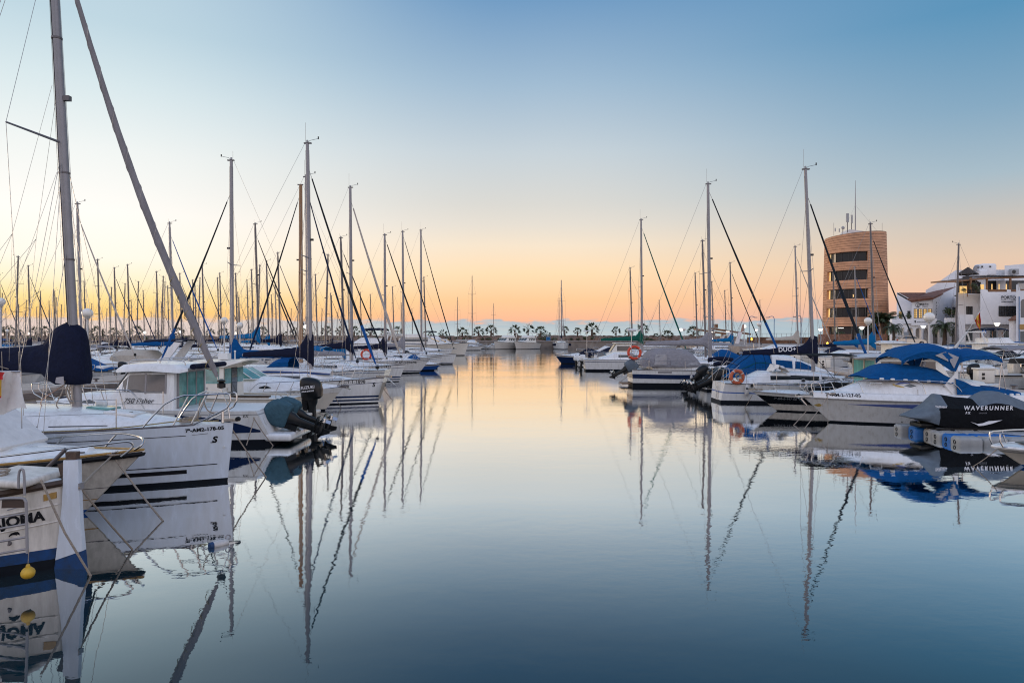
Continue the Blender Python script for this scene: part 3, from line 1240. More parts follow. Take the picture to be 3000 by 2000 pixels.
b.box((-3.2, -1, HT + .9), (.14, .1, .6), 'plastic_grey')
b.build('roof_antenna', root)

b = MB()
pa, pb = P(2398, 1000, 109), P(2600, 1000, 103)
d = (pb - pa)
for i in range(12):
    c_ = pa.lerp(pb, (i + .5) / 12)
    if 6 <= i < 9:
        continue
    b.box((c_.x, c_.y, QZ + .85), (d.length / 12 + .002 * i, .5, 1.7), 'brick', rz=math.atan2(d.y, d.x))
o = b.build('brick_wall')
tag(o, 'low reddish brick garden wall at the foot of the round tower', 'wall')
b = MB()
c_ = pa.lerp(pb, 7.5 / 12)
b.box((c_.x, c_.y - .3, QZ + .9), (2.2, .1, 1.2), 'frame_dark', rz=math.atan2(d.y, d.x))
for k in range(9):
    b.box((c_.x - 1 + k * .25, c_.y - .36 - k * .0, QZ + .9), (.05, .05, 1.1), 'alu_dark')
tag(b.build('notice_board'), 'dark notice board set in the brick garden wall', 'sign')

# ---------------------------------------------------------------- white harbour buildings


def xz(px, py, Y):
    return P(px, py, Y)


def poly(b, pts, Y, depth, m):
    b.slab([P(px, py, Y) for px, py in pts], (0, depth, 0), m)


def window(parent, px0, px1, py0, py1, Y, o0, glass='glass_dark', frame='frame_dark', bars=(1, 2), proud=.03, wd=None):
    a, c_ = P(px0, py0, Y) - o0, P(px1, py1, Y) - o0
    b = MB()
    b.box(((a.x + c_.x) / 2, a.y - proud + .05, (a.z + c_.z) / 2), (c_.x - a.x, .10, a.z - c_.z), glass)
    wi = b.build('window', parent)
    b = MB()
    t_ = .07
    w, hh = c_.x - a.x, a.z - c_.z
    y = a.y - proud - .012
    for k in range(bars[0] + 2):
        b.box((lerp(a.x, c_.x, k / (bars[0] + 1)), y, (a.z + c_.z) / 2), (t_, .05, hh + t_), frame)
    for k in range(bars[1] + 2):
        b.box(((a.x + c_.x) / 2, y - .004, lerp(c_.z, a.z, k / (bars[1] + 1))), (w - t_, .045, t_ * .8), frame)
    b.build('window_frame', wi)
    return wi


def flat_text(txt, size, px, py, Y, m, parent, o0, e=.06, bold=0.0, spacing=1.0, name='lettering', rz=0.0, align='LEFT'):
    o = P(px, py, Y) - o0
    return text_mesh(txt, size, lambda u, v, d: (o.x + u * math.cos(rz), o.y - e + u * math.sin(rz), o.z + v), m, name, parent, bold=bold, spacing=spacing, align=align)


o0 = Vector((P(2700, 1000, 104).x, 104, QZ))
root = thing('harbour_building', 'white arcaded harbour building with two tiled roofs and black sign lettering', 'building', o0)
gz = HZ + (CH - QZ) * F / 104     # row of the ground line there


def bp_(name, m_, lst, parent=None):
    b = MB()
    for pts, Y, dep in lst:
        k = (min(p[0] for p in pts) - 1500) / F      # side walls run back along the street line
        b.slab([P(px, py, Y) - o0 for px, py in pts], (dep * k, dep, 0), m_)
    return b.build(name, parent or root)


w1 = bp_('wall', 'stucco', [([(2627, 1014), (2627, 857), (2632, 857), (2671, 878), (2671, 1014)], 106.0, 9.0), ([(2671, 1012), (2671, 884), (2732, 877), (2732, 1012)], 104.3, 8.0)])
b = MB()
b.slab([P(2629, 857, 106) - o0, P(2716, 857, 114) - o0, P(2716, 885, 112) - o0, P(2671, 881, 106) - o0], (0, 0, -.25), 'roof_tile')
b.slab([P(2668, 880, 103.7) - o0, P(2733, 872, 103.7) - o0, P(2800, 839.5, 110) - o0, P(2716, 857, 113) - o0], (0, 0, -.28), 'roof_tile')
o = b.build('roof', root)
b = MB()
for i in range(22):
    p = P(2670, 880.6, 103.6).lerp(P(2731, 873, 103.6), i / 21) - o0
    b.tube([p, p + Vector((.02, 1.1, .35))], .075, 'roof_tile', 6)
b.build('eave_tile', o)
bp_('cornice', 'stucco_trim', [([(2670, 886), (2670, 881), (2732, 874), (2732, 880)], 103.95, .34)])
b = MB()        # gable wall running back to the right
ga = [P(2733, 1012, 104.0) - o0, P(2733, 872.5, 104.0) - o0, P(2800, 841, 109.6) - o0, P(2801, 1011, 109.6) - o0]
b.slab(ga, (.35, .9, 0), 'stucco')
b.build('gable_wall', root)
# window row, lit from inside
for x0, x1 in ((2678, 2687), (2691, 2700.5), (2705, 2714.5), (2719, 2728.5)):
    window(root, x0, x1, 905, 931, 104.28, o0, 'window_lit', 'frame_dark', (1, 4), .02)
window(root, 2634, 2641, 912, 932, 106, o0, 'window_lit', 'frame_dark', (1, 3), .02)
window(root, 2659, 2666, 911, 935, 106, o0, 'glass_dark', 'frame_dark', (1, 3), .02)
# parapets with planters and the arcade below
AY = 102.0
b = MB()
b.slab([P(2613, 949, AY) - o0, P(2613, 934, AY) - o0, P(2636, 934, AY) - o0, P(2650, 944, AY) - o0, P(2671, 948, AY) - o0, P(2671, 950, AY) - o0], (0, .5, 0), 'stucco')
b.slab([P(2651, 948, AY - .3) - o0, P(2651, 936, AY - .3) - o0, P(2670, 936, AY - .3) - o0, P(2670, 948, AY - .3) - o0], (0, .8, 0), 'stucco')
b.slab([P(2671, 952.5, AY - .4) - o0, P(2671, 934, AY - .4) - o0, P(2745, 932, AY - .4) - o0, P(2745, 952.5, AY - .4) - o0], (0, 2.4, 0), 'stucco')
b.slab([P(2772, 950, AY) - o0, P(2772, 931, AY) - o0, P(2809, 931, AY) - o0, P(2809, 950, AY) - o0], (0, .5, 0), 'stucco')
b.build('parapet', root)
b = MB()
arches = [(2618.5, 2630.5), (2641, 2650), (2658, 2676), (2682.5, 2700), (2707, 2726), (2733, 2753), (2761, 2781), (2788.5, 2810)]
gr = HZ + (CH - QZ) * F / AY
edges = [2612] + [(a[1] + c_[0]) / 2 for a, c_ in zip(arches, arches[1:])] + [2816]
for (a0, a1), e0, e1 in zip(arches, edges, edges[1:]):
    tp = 951.0
    if (a0, a1) == (2641, 2650):
        arcpts = [(a0, 960), (a1, 960)]
    else:
        r_ = (a1 - a0) / 2
        sp_ = 960 + r_ * 1.05
        arcpts = [((a0 + a1) / 2 - r_ * math.cos(PI * i / 12), sp_ - r_ * 1.05 * math.sin(PI * i / 12)) for i in range(13)]
    left = [(e0, gr)] + [(e0, tp)] + [(e1, tp)] + [(e1, gr)] + [(a1, gr)] + list(reversed(arcpts)) + [(a0, gr)]
    b.slab([P(px, py, AY) - o0 for px, py in left], (0, .55, 0), 'stucco')
b.build('arcade', root)
bp_('arcade_ceiling', 'stucco', [([(2612, 951.5), (2612, 950.2), (2816, 950.2), (2816, 951.5)], AY + .56, 4)])
bp_('arcade_wall', 'stucco', [([(2606, 1014), (2606, 949), (2822, 949), (2822, 1012)], 105.3, .3)])
for x0, x1, y0, m_ in ((2631, 2635, 971, 'frame_dark'), (2696, 2701, 972, 'frame_dark'), (2718, 2723, 972, 'timber'), (2770, 2780.5, 971, 'glass_teal'), (2803, 2811, 971, 'glass_teal')):
    if m_ == 'glass_teal':
        window(root, x0, x1, y0, 996, 105.28, o0, 'glass_grey', 'frame_green', (1, 1), .02)
    else:
        b = MB()
        a, c_ = P(x0, y0, 105.2) - o0, P(x1, 1010, 105.2) - o0
        b.box(((a.x + c_.x) / 2, a.y, (a.z + c_.z) / 2), (c_.x - a.x, .2, a.z - c_.z), m_)
        b.build('door', root)
flat_text('E', .62, 2686.5, 899, 104.27, 'decal_black', root, o0, name='emblem')
b = MB()
c_ = P(2689, 893.5, 104.22) - o0
b.torus(c_, .33, .025, 'decal_black', 'Y', 20, 4)
b.build('emblem', root)
flat_text('BRIBÓN', .34, 2694, 893.5, 104.27, 'decal_black', root, o0, bold=.012, spacing=1.1)
flat_text('del puerto', .20, 2701.5, 898.5, 104.27, 'decal_black', root, o0, bold=.004)
flat_text('SPORTS BAR & REST', .165, 2686, 944.5, AY - .42, 'decal_black', root, o0, bold=.006, spacing=1.1)
b = MB()
c_ = P(2681.5, 942, AY - .45) - o0
b.slab([c_ + Vector((-.10, 0, .18)), c_ + Vector((.10, 0, .18)), c_ + Vector((.09, 0, -.05)), c_ + Vector((0, 0, -.24)), c_ + Vector((-.09, 0, -.05))], (0, .04, 0), 'decal_black')
b.build('emblem', root)
gdir = (P(2800, 1000, 109.6) - P(2733, 1000, 104.0))
grz = math.atan2(gdir.y, gdir.x)
for i, chh in enumerate('MAKAMI'):
    py = 888.5 + i * 8.6
    flat_text(chh, .33, 2741.5, py, 104.0 + (2741.5 - 2733) / 67 * 5.6, 'decal_black', root, o0, bold=.018, rz=grz, e=.08)
flat_text('BAR', .20, 2739.5, 938.6, 104.0 + (2739.5 - 2733) / 67 * 5.6, 'decal_black', root, o0, bold=.006, rz=grz, e=.08)
b = MB()
p = P(2774, 902, 107.2) - o0
q_ = P(2800, 928, 107.6) - o0
b.box(((p.x + q_.x) / 2, p.y - .9, (p.z + q_.z) / 2 + .1), (q_.x - p.x, .2, p.z - q_.z), 'glass_dark', rz=.5)
b.build('window', root)
for px, py, Y, s, lb in ((2638, 934, 102.6, .75, 'green bush in the planter above the leftmost arch'), (2661, 934, 102.6, .7, 'green bush in the second planter above the arches'), (2784, 930, 102.8, 1.2, 'green bush on the terrace above the right arches'), (2775, 922, 103.6, 1.0, 'tall green bush at the dark window on the gable')):
    o = bushes[2].copy()
    C.objects.link(o)
    o.scale = (s, s * .7, s * 1.1)
    o.location = P(px, py, Y)
    o['label'] = lb
    del o['group']
    o['category'] = 'bush'

# restaurant block with roof terrace
o0 = Vector((P(2880, 1000, 99).x, 99, QZ))
root = thing('restaurant_building', 'white restaurant block with wooden roof terrace and dark green sign lettering', 'building', o0)
bp_('wall', 'stucco', [([(2802, 1010), (2802, 857), (2827, 857), (2829, 862), (2872, 860), (2882, 860), (2882, 1010)], 101.0, 8.0),
                       ([(2872, 949.5), (2872, 848), (2893, 848), (2895, 855), (2950, 855), (2950, 848), (2962, 848), (2962, 855), (3030, 855), (3040, 949.5)], 97.0, 9.0)])
bp_('ground_floor', 'stucco', [([(2828, 1010), (2828, 949), (3040, 949), (3040, 1010)], 100.2, .7)])
bp_('balcony', 'stucco', [([(2809, 1012), (2809, 922), (2815, 921), (2850, 921), (2858, 949), (2828, 949), (2828, 1012)], 98.6, 1.5)])
window(root, 2831, 2848, 898, 920, 101, o0, 'glass_dark', 'frame_dark', (2, 0), .03)
window(root, 2926, 3010, 897, 926, 97, o0, 'glass_dark', 'frame_dark', (9, 2), .03)
for x0, x1 in ((2830.5, 2847.5), (2901.5, 2920), (2942, 2957)):
    window(root, x0, x1, 969, 997, 100.2, o0, 'glass_grey', 'frame_green', (1, 1), .03)
flat_text('PORTO', .62, 2932.5, 875.5, 97, 'decal_black', root, o0, bold=.008, spacing=1.0)
flat_text('CUCINA ITALIANA', .20, 2932.5, 885.5, 97, 'decal_black', root, o0, bold=.008, spacing=1.02)
b = MB()
for x0, x1 in ((2933, 2948), (2962, 2977)):
    a = P((x0 + x1) / 2, 879, 96.97) - o0
    b.box(a, ((x1 - x0) * 97 / F, .03, .05), 'frame_green')
b.build('sign_rule', root)
b = MB()
# terrace: pergola, posts, rails, lit panels
for (x0, y0, Y0, x1, y1, Y1) in ((2802, 823, 97.2, 2893, 813, 96.8), (2890, 813, 96.8, 3040, 809, 96.8)):
    a, c_ = P(x0, y0, Y0) - o0, P(x1, y1, Y1) - o0
    b.slab([a, c_, c_ + Vector((0, 6, .35)), a + Vector((0, 6, .35))], (0, 0, -.18), 'timber')
for px in (2844, 2891, 2960):
    a = P(px, 813, 97.0) - o0
    b.box((a.x, a.y, (a.z + (P(px, 848, 97).z - QZ)) / 2), (.2, .2, a.z - (P(px, 848, 97).z - QZ)), 'timber')
for k in range(30):
    x0 = lerp(2895, 3035, k / 29)
    a = P(x0, 809 - .9 * (k % 2), 96.6) - o0
    b.tube([a, a + Vector((0, 5.5, .4))], .06, 'thatch', 5)
b.build('pergola', root)
b = MB()
for x0, x1, y0, y1, Y, m_ in ((2812, 2833, 838, 858, 100.5, 'window_lit'), (2873, 2882, 833, 847, 98.5, 'window_lit'), (2905, 2907, 832, 848, 99, 'window_lit'), (2926, 2928, 832, 848, 99, 'window_lit'), (2947, 2949.5, 832, 848, 99, 'window_lit'), (2957, 2959.5, 832, 848, 99, 'window_lit')):
    a, c_ = P(x0, y0, Y) - o0, P(x1, y1, Y) - o0
    b.box(((a.x + c_.x) / 2, a.y, (a.z + c_.z) / 2), (c_.x - a.x, .1, a.z - c_.z), m_)
b.build('lit_panel', root)
b = MB()
for x0, x1, y0, y1, Y, m_ in ((2892, 3030, 822, 856, 103, 'frame_dark'), (2803, 2872, 826, 860, 104, 'frame_dark'), (2920, 2945, 822, 856, 102.5, 'stucco')):
    a, c_ = P(x0, y0, Y) - o0, P(x1, y1, Y) - o0
    b.box(((a.x + c_.x) / 2, a.y, (a.z + c_.z) / 2), (c_.x - a.x, .2, a.z - c_.z), m_)
b.build('terrace_wall', root)
b = MB()
for k in range(5):
    y0 = 838 + k * 4.5
    b.tube([P(2834, y0, 98.8) - o0, P(2872, y0 - 1.5, 97.6) - o0], .03, 'alu_dark', 4)
for k in range(4):
    px = lerp(2834, 2872, k / 3)
    b.tube([P(px, 836, lerp(98.8, 97.6, k / 3)) - o0, P(px, 860, lerp(98.8, 97.6, k / 3)) - o0], .04, 'timber', 4)
for px0, px1 in ((2896, 2949), (2962, 3030)):
    a, c_ = P(px0, 848, 97.2) - o0, P(px1, 855, 97.2) - o0
    b.box(((a.x + c_.x) / 2, a.y, (a.z + c_.z) / 2), (c_.x - a.x, .06, a.z - c_.z), 'timber')
b.build('railing', root)
for px, py, Y, wd, lb in ((2836, 782, 101, 34, 'upper'), (2834, 805, 99.5, 36, 'lower')):
    a = P(px, py, Y) - o0
    w = wd * Y / F
    b = MB()
    b.loft([[Vector((a.x + w * c * math.cos(t_), a.y + w * c * math.sin(t_), a.z - q_)) for t_ in [2 * PI * j / 4 for j in range(4)]] for c, q_ in ((1, 1.15), (.98, 1.05), (.02, 0))], 'thatch')
    b.tube([(a.x, a.y, a.z - 3.2), (a.x, a.y, a.z - .2)], .06, 'timber', 6)
    b.build('sun_umbrella', root)
for px, py, Y, s, lb in ((2823, 848, 97.5, .6, 'hanging green plant left on the roof terrace'), (2850, 838, 97.0, .8, 'green plant in the middle of the roof terrace rail'), (2862, 846, 97.0, .8, 'green plant right on the roof terrace rail')):
    o = bushes[2].copy()
    C.objects.link(o)
    o.scale = (s, s * .6, s)
    o.location = P(px, py + 8, Y)
    o['label'] = lb
    del o['group']
    o['category'] = 'plant'

# higher white volumes behind
o0 = Vector((P(2870, 1000, 112).x, 112, QZ))
root = thing('rear_building', 'plain white building rising behind the roof terrace with rounded chimney and air unit', 'building', o0)
bp_('wall', 'stucco', [([(2712, 1005), (2712, 850), (2738, 834), (2800, 791), (2945, 790), (2945, 1005)], 112.0, 12.0), ([(2943, 1005), (2943, 778), (3060, 768), (3060, 1005)], 110.0, 14.0)])
b = MB()
b.rbox(P(2886, 791, 111) - o0, (2.4, 2.2, 1.9), .3, 'stucco')
b.rbox(P(2872, 800, 110.6) - o0, (1.5, 1.6, 1.2), .3, 'stucco')
ch_ = b.build('chimney', root)
b = MB()
for px in (2879, 2903):
    b.box(P(px, 780, 109.86) - o0 + Vector((-.1, 0, -.05)), (.24, .1, .24), 'frame_dark')
b.build('vent_opening', ch_)
b = MB()
b.tube(smooth([P(2856, 794, 110) - o0, P(2858, 784, 110) - o0, P(2866, 782, 110) - o0], 4), .3, 'alu', 8)
b.build('duct', root)
b = MB()
b.rbox(P(2971, 796, 109.5) - o0, (1.25, .5, .9), .05, 'plastic_grey')
b.lathe([(.3, 0), (.3, .04), (.1, .06)], P(2971, 796, 109.2) - o0, 'frame_dark', 14, 'Y')
b.build('air_unit', root)

# building at the right edge
o0 = Vector((P(2990, 1000, 90).x, 90, QZ))
root = thing('corner_building', 'white building at the right edge with arched window and small tiled lean-to', 'building', o0)
bp_('wall', 'stucco', [([(2977, 1016), (2977, 834), (2984, 832), (2990, 852), (3060, 845), (3060, 1016)], 90.0, 6.0), ([(2956, 1015), (2956, 936), (2978, 934), (2978, 1015)], 91.0, 4.0)])
b = MB()
b.slab([P(2954, 936, 90.6) - o0, P(2977, 934, 90.6) - o0, P(2977, 924, 94) - o0, P(2968, 926, 94) - o0], (0, 0, -.15), 'roof_tile')
b.build('roof', root)
b = MB()
pts = [(2991, 930), (2991, 885)] + [(2999 - 8 * math.cos(PI * i / 10), 885 - 9 * math.sin(PI * i / 10)) for i in range(1, 10)] + [(3007, 885), (3007, 930)]
b.slab([P(px, py, 89.97) - o0 for px, py in pts], (0, .1, 0), 'glass_grey')
b.build('window', root)
b = MB()
b.tube([P(2986, 1012, 89.9) - o0, P(2986, 868, 89.9) - o0], .05, 'post_blue', 6)
b.build('drainpipe', root)
b = MB()
b.box(P(2996, 957, 89.9) - o0, (.9, .1, .65), 'wood_yellow')
b.build('sign_board', root)
b = MB()
b.tube([P(2979, 832, 89.8) - o0, P(3040, 824, 89.8) - o0], .03, 'alu', 5)
b.tube([P(2985, 832, 89.8) - o0, P(2985, 850, 89.8) - o0], .03, 'alu', 5)
b.box(P(3000, 838, 91) - o0, (1.6, .06, .8), 'beige_cloth')
b.build('roof_railing', root)
b = MB()
a, c_ = P(2990, 970, 89.97) - o0, P(3010, 1014, 89.97) - o0
b.box(((a.x + c_.x) / 2, a.y, (a.z + c_.z) / 2), (c_.x - a.x, .1, a.z - c_.z), 'glass_grey')
b.build('door', root)

# ---------------------------------------------------------------- harbour bar canopy with sloping slabs
o0 = Vector((P(2120, 1000, 125).x, 125, QZ))
root = thing('shelter', 'open shelter with two sloping slab roofs on white slanted piers behind the boats', 'shelter', o0)
b = MB()
for x0, y0, x1, y1, Y in ((2047, 963, 2128, 975, 124), (2092, 961, 2200, 976, 127)):
    a, c_ = P(x0, y0, Y) - o0, P(x1, y1, Y) - o0
    b.slab([a, c_, c_ + Vector((.4, 5, .2)), a + Vector((.4, 5, .2))], (0, 0, -.35), 'timber')
b.build('roof', root)
b = MB()
for px in (2083, 2112, 2132, 2160):
    a, c_ = P(px + 8, 972, 126) - o0, P(px, 1006, 126) - o0
    a.z, c_.z = a.z, 0
    b.slab([c_ + Vector((-.3, 0, 0)), c_ + Vector((.3, 0, 0)), a + Vector((.45, 0, 0)), a + Vector((-.25, 0, 0))], (0, .5, 0), 'stucco')
b.build('pier', root)
b = MB()
b.box(P(2088, 973, 124) - o0, (.5, .2, .12), 'lamp_lit')
b.box(P(2132, 971, 125) - o0, (.6, .2, .12), 'lamp_lit')
b.box(P(2088, 992, 124) - o0, (.3, .2, .2), 'lamp_lit')
b.build('light', root)
b = MB()
b.box(P(2098, 955, 126) - o0, (.55, .5, .75), 'timber')
b.build('roof_box', root)
b = MB()
a, c_ = P(2190, 979, 130), P(2375, 1000, 130)
o0 = Vector(((a.x + c_.x) / 2, 130, QZ))
b.box((0, 0, .6), (c_.x - a.x, .5, 1.2), 'rock')
for k in range(14):
    b.tube([(lerp(a.x, c_.x, k / 13) - o0.x, 0, 1.2), (lerp(a.x, c_.x, k / 13) - o0.x, 0, 1.9)], .03, 'post_grey', 4)
b.tube([(a.x - o0.x, 0, 1.9), (c_.x - o0.x, 0, 1.9)], .03, 'post_grey', 4)
o = b.build('harbour_wall', loc=o0)
tag(o, 'low dark harbour wall with a thin railing between the shelter and the tower', 'wall')
b = MB()
o0 = P(1606, 990, 184)
b.box((0, 0, .0), (1.15, 1, 1.05), 'post_blue')
b.box((0, -.02, .6), (1.35, 1.1, .18), 'post_grey')
b.box((0, -.53, .05), (.7, .04, .4), 'cyan')
o = b.build('kiosk', loc=(o0.x, 184, 2.45))
tag(o, 'small blue kiosk box on the far quay below the breakwater', 'kiosk')

# ---------------------------------------------------------------- pontoons


def pontoon(label, a, c_, w, z=.68):
    a, c_ = Vector(a), Vector(c_)
    d = (c_ - a)
    L_ = d.length
    root = thing('pontoon', label, 'pontoon', (a.x, a.y, 0), math.atan2(d.y, d.x))
    b = MB()
    n = int(L_ / 6)
    for i in range(n):
        x0, x1 = L_ * i / n, L_ * (i + 1) / n - .06
        b.rbox(((x0 + x1) / 2, 0, z / 2 - .05), (x1 - x0, w, z + .1), .05, 'concrete', n=2)
    b.build('deck', root)
    b = MB()
    for i in range(n):
        x0, x1 = L_ * i / n, L_ * (i + 1) / n - .06
        for s_ in (-1, 1):
            b.box(((x0 + x1) / 2, s_ * (w / 2 + .03), z - .28), (x1 - x0, .07, .26), 'concrete_edge')
    b.build('fender_beam', root)
    for i in range(1, n, 1):
        for s_ in (-1, 1):
            b = MB()
            x = L_ * i / n + 1.0
            b.lathe([(.09, 0), (.07, .03), (.06, .12), (.16, .15), (.16, .19), (.05, .21)], (x, s_ * (w / 2 - .25), z), 'alu_dark', 8)
            b.build('bollard', root)
    return root


pontoon('long pale concrete pontoon between the rows on the left', (-22.6, 22), (-22.4, 118), 3.0)
pontoon('long pale concrete pontoon behind the boats on the right', (20.2, 23), (28.2, 86), 2.6)
ped = thing('service_pedestal', 'cream service box with dark sockets on the pontoon, right behind the large cruiser', 'service box', group='service boxes on the right pontoon')
b = MB()
b.rbox((0, 0, .42), (.95, .5, .78), .03, 'gel_cream', n=2)
b.rbox((0, 0, .86), (1.1, .6, .10), .03, 'gel_cream', n=2)
b.build('body', ped)
b = MB()
b.box((-.2, -.26, .55), (.14, .06, .14), 'plastic_black')
b.box((-.2, -.26, .32), (.14, .06, .14), 'plastic_black')
b.build('socket', ped)
pz = lambda px, Y: P(px, 1000, Y).x
ped.location = (pz(2882, 34), 34, .68)
ped.scale = (.85, .85, .85)
for px, Y, lb in ((2414, 51, 'cream service box on the pontoon behind the black lettered boom'), (2330, 62, 'cream service box farther up the pontoon, behind the blue tent cover')):
    o = copy_tree(ped)
    o.location = (pz(px, Y), Y, .68)
    o['label'] = lb

# ---------------------------------------------------------------- lamps, signs, car


def globe_lamp(label, px, py, Y, dia=.5, base=.68, lit=False, post='post_white', h_in=None):
    p = P(px, py, Y)
    root = thing('globe_lamp', label, 'lamp', (p.x, Y, base), group='globe lamps')
    hh = p.z - base
    b = MB()
    b.tube([(0, 0, 0), (0, 0, hh - dia * .45)], [.055, .045], post, 8)
    b.lathe([(.12, 0), (.12, .03), (.06, .12)], (0, 0, 0), post, 10)
    b.build('post', root)
    b = MB()
    b.ell((0, 0, hh), (dia / 2, dia / 2, dia * .47), 'globe_lit' if lit else 'globe', 20, 12)
    g_ = b.build('globe', root, sharp=80)
    b = MB()
    b.lathe([(dia * .18, -.05), (dia * .26, 0), (dia * .22, .04)], (0, 0, hh - dia * .46), post, 12)
    b.build('collar', root)
    return root


for i, (px, py, Y, lb, lit) in enumerate([(256, 917, 33, 'large globe lamp next to the navy mast cover', False), (657, 938, 50, 'globe lamp left of the bright blue sail cover', False), (703, 953, 53, 'globe lamp just right of the blue sail cover mast', False), (897, 957, 72, 'bright globe lamp at the tallest mast', True), (1158, 967, 112, 'small globe lamp left of the flybridge yacht', False), (529, 972, 110, 'tiny globe lamp behind the thick grey furled sail', True), (691, 976, 116, 'tiny globe lamp low behind the blue mast', True)]):
    globe_lamp(lb, px, py, Y, .5, .68 if px > 540 or Y < 40 else .05, lit)
for px, py, Y, lb, lit in ((21, 969, 105, 'tiny globe lamp at the left edge below the palms', False), (2, 884, 40, 'globe lamp cut by the left edge', False), (424, 974, 120, 'tiny lamp far behind the bare masts', True), (87, 977, 130, 'tiny lamp left of the white cabin roof', True)):
    globe_lamp(lb, px, py, Y, .5, .0, lit)
for px, py, Y, dia, lb, lit in ((2722, 929, 33, .50, 'large dull globe lamp before the white arches', False), (2543, 940, 45, .50, 'dull globe lamp in front of the terracotta tower', False), (2224, 949, 71, .50, 'globe lamp right of the long grey sail cover', False)):
    globe_lamp(lb, px, py, Y, dia, .68, lit)
for px, py, Y, lb, lit in ((2181, 956, 110, 'bright lit globe lamp beside a drooping flag', True), (2004, 964, 150, 'small globe lamp right of the green furled sail', False), (1995, 966, 160, 'smaller globe lamp next to its twin behind the green furled sail', True), (1874, 969, 150, 'small globe lamp behind the green sail cover', False)):
    globe_lamp(lb, px, py, Y, .55 * Y / 110, QZ, lit)


def lantern(label, px, py, Y):
    p = P(px, py, Y)
    root = thing('lantern', label, 'lamp', (p.x, Y, QZ), group='lit lanterns on the quay')
    hh = p.z - QZ
    b = MB()
    b.tube([(0, 0, 0), (0, 0, hh - .15)], [.07, .05], 'post_grey', 8)
    b.build('post', root)
    b = MB()
    b.lathe([(.14, -.22), (.36, .14), (.30, .16)], (0, 0, hh), 'lamp_lit', 12)
    b.build('lamp_shade', root)
    b = MB()
    b.lathe([(.40, .16), (.34, .24), (.06, .30)], (0, 0, hh), 'post_white', 12)
    b.build('cap', root)
    return root


for px, py, Y, lb in ((2404, 966, 108, 'lit lantern at the left foot of the tower'), (2525, 961, 101, 'lit lantern on a white post before the tower'), (2705, 957, 100, 'lit lantern in front of the white arches'), (2921, 950, 88, 'lit lantern in front of the restaurant block'), (2215, 967, 118, 'lit lantern on the quay left of the tower')):
    lantern(lb, px, py, Y)


def street_light(label, px, py, Y, side=1):
    p = P(px, py, Y)
    root = thing('street_light', label, 'street light', (p.x, Y, QZ), group='curved street lights')
    hh = p.z - QZ
    b = MB()
    b.tube(smooth([(0, 0, 0), (0, 0, hh * .7), (0, 0, hh - .3), (side * .35, 0, hh + .1), (side * .95, 0, hh - .05)], 5), .06, 'post_blue', 6)
    b.build('post', root)
    b = MB()
    b.rbox((side * 1.15, 0, hh - .1), (.6, .25, .14), .05, 'post_grey')
    b.build('lamp_head', root)


for px, py, Y, s_, lb in ((2195, 928, 122, 1, 'curved street light left of the blue furled sail'), (2268, 928, 122, -1, 'curved street light between the blue furled sail and the tower'), (2347, 926, 122, -1, 'curved street light near the bare mast left of the tower'), (2087, 926, 140, -1, 'curved street light above the open shelter')):
    street_light(lb, px, py, Y, s_)

root = thing('car', 'silver beige hatchback parked in front of the white arches', 'car', (P(2664, 1000, 99).x, 99, QZ), R(-4))
b = MB()
prof = [(-2.0, .35), (-2.05, .62), (-1.95, .88), (-1.6, 1.0), (-1.1, 1.36), (-.4, 1.47), (.4, 1.40), (1.05, .98), (1.75, .84), (2.03, .66), (2.05, .38), (1.9, .28), (-1.85, .28)]
rings = []
for y, k in ((-.82, .90), (-.86, 1), (0, 1.0), (.86, 1), (.82, .9)):
    rings.append([Vector((x, y * (1 if z < 1.0 else lerp(1, .84, (z - 1.0) / .47)), .28 + (z - .28) * (1 if abs(y) < .85 else k * 1.0))) for x, z in prof])
b.loft(rings, 'car_paint')
b.build('body', root, sharp=28)
b = MB()
for sd in (-1, 1):
    for pz_ in ([(-1.45, 1.02), (-1.05, 1.30), (-.45, 1.38), (-.45, 1.0)], [(-.37, 1.0), (-.37, 1.39), (.30, 1.34), (.86, 1.0)]):
        b.slab([(x, sd * (.875 if z < 1.05 else lerp(.86, .755, (z - 1.0) / .47) + .012), z) for x, z in pz_], (0, sd * .012, 0), 'glass_dark')
b.slab([(.42, -.66, 1.39), (.42, .66, 1.39), (1.03, .74, 1.01), (1.03, -.74, 1.01)], (.02, 0, .02), 'glass_dark')
b.build('window', root)
for x in (-1.25, 1.3):
    for sd in (-1, 1):
        b = MB()
        b.lathe([(.05, -.1), (.32, -.1), (.33, 0), (.32, .1), (.05, .1)], (x, sd * .80, .33), 'rubber', 18, 'Y')
        wh = b.build('wheel', root)
        b = MB()
        b.lathe([(.05, 0), (.2, .01), (.2, .02)] if sd > 0 else [(.05, 0), (.2, -.01), (.2, -.02)], (x, sd * .91, .33), 'alu', 12, 'Y')
        b.build('rim', wh)
for sd in (-1, 1):
    b = MB()
    b.rbox((-1.98, sd * .68, .82), (.16, .26, .24), .04, 'tail_red')
    b.build('tail_light', root)
    b = MB()
    b.rbox((1.9, sd * .62, .72), (.2, .3, .14), .04, 'plastic_white')
    b.build('headlight', root)


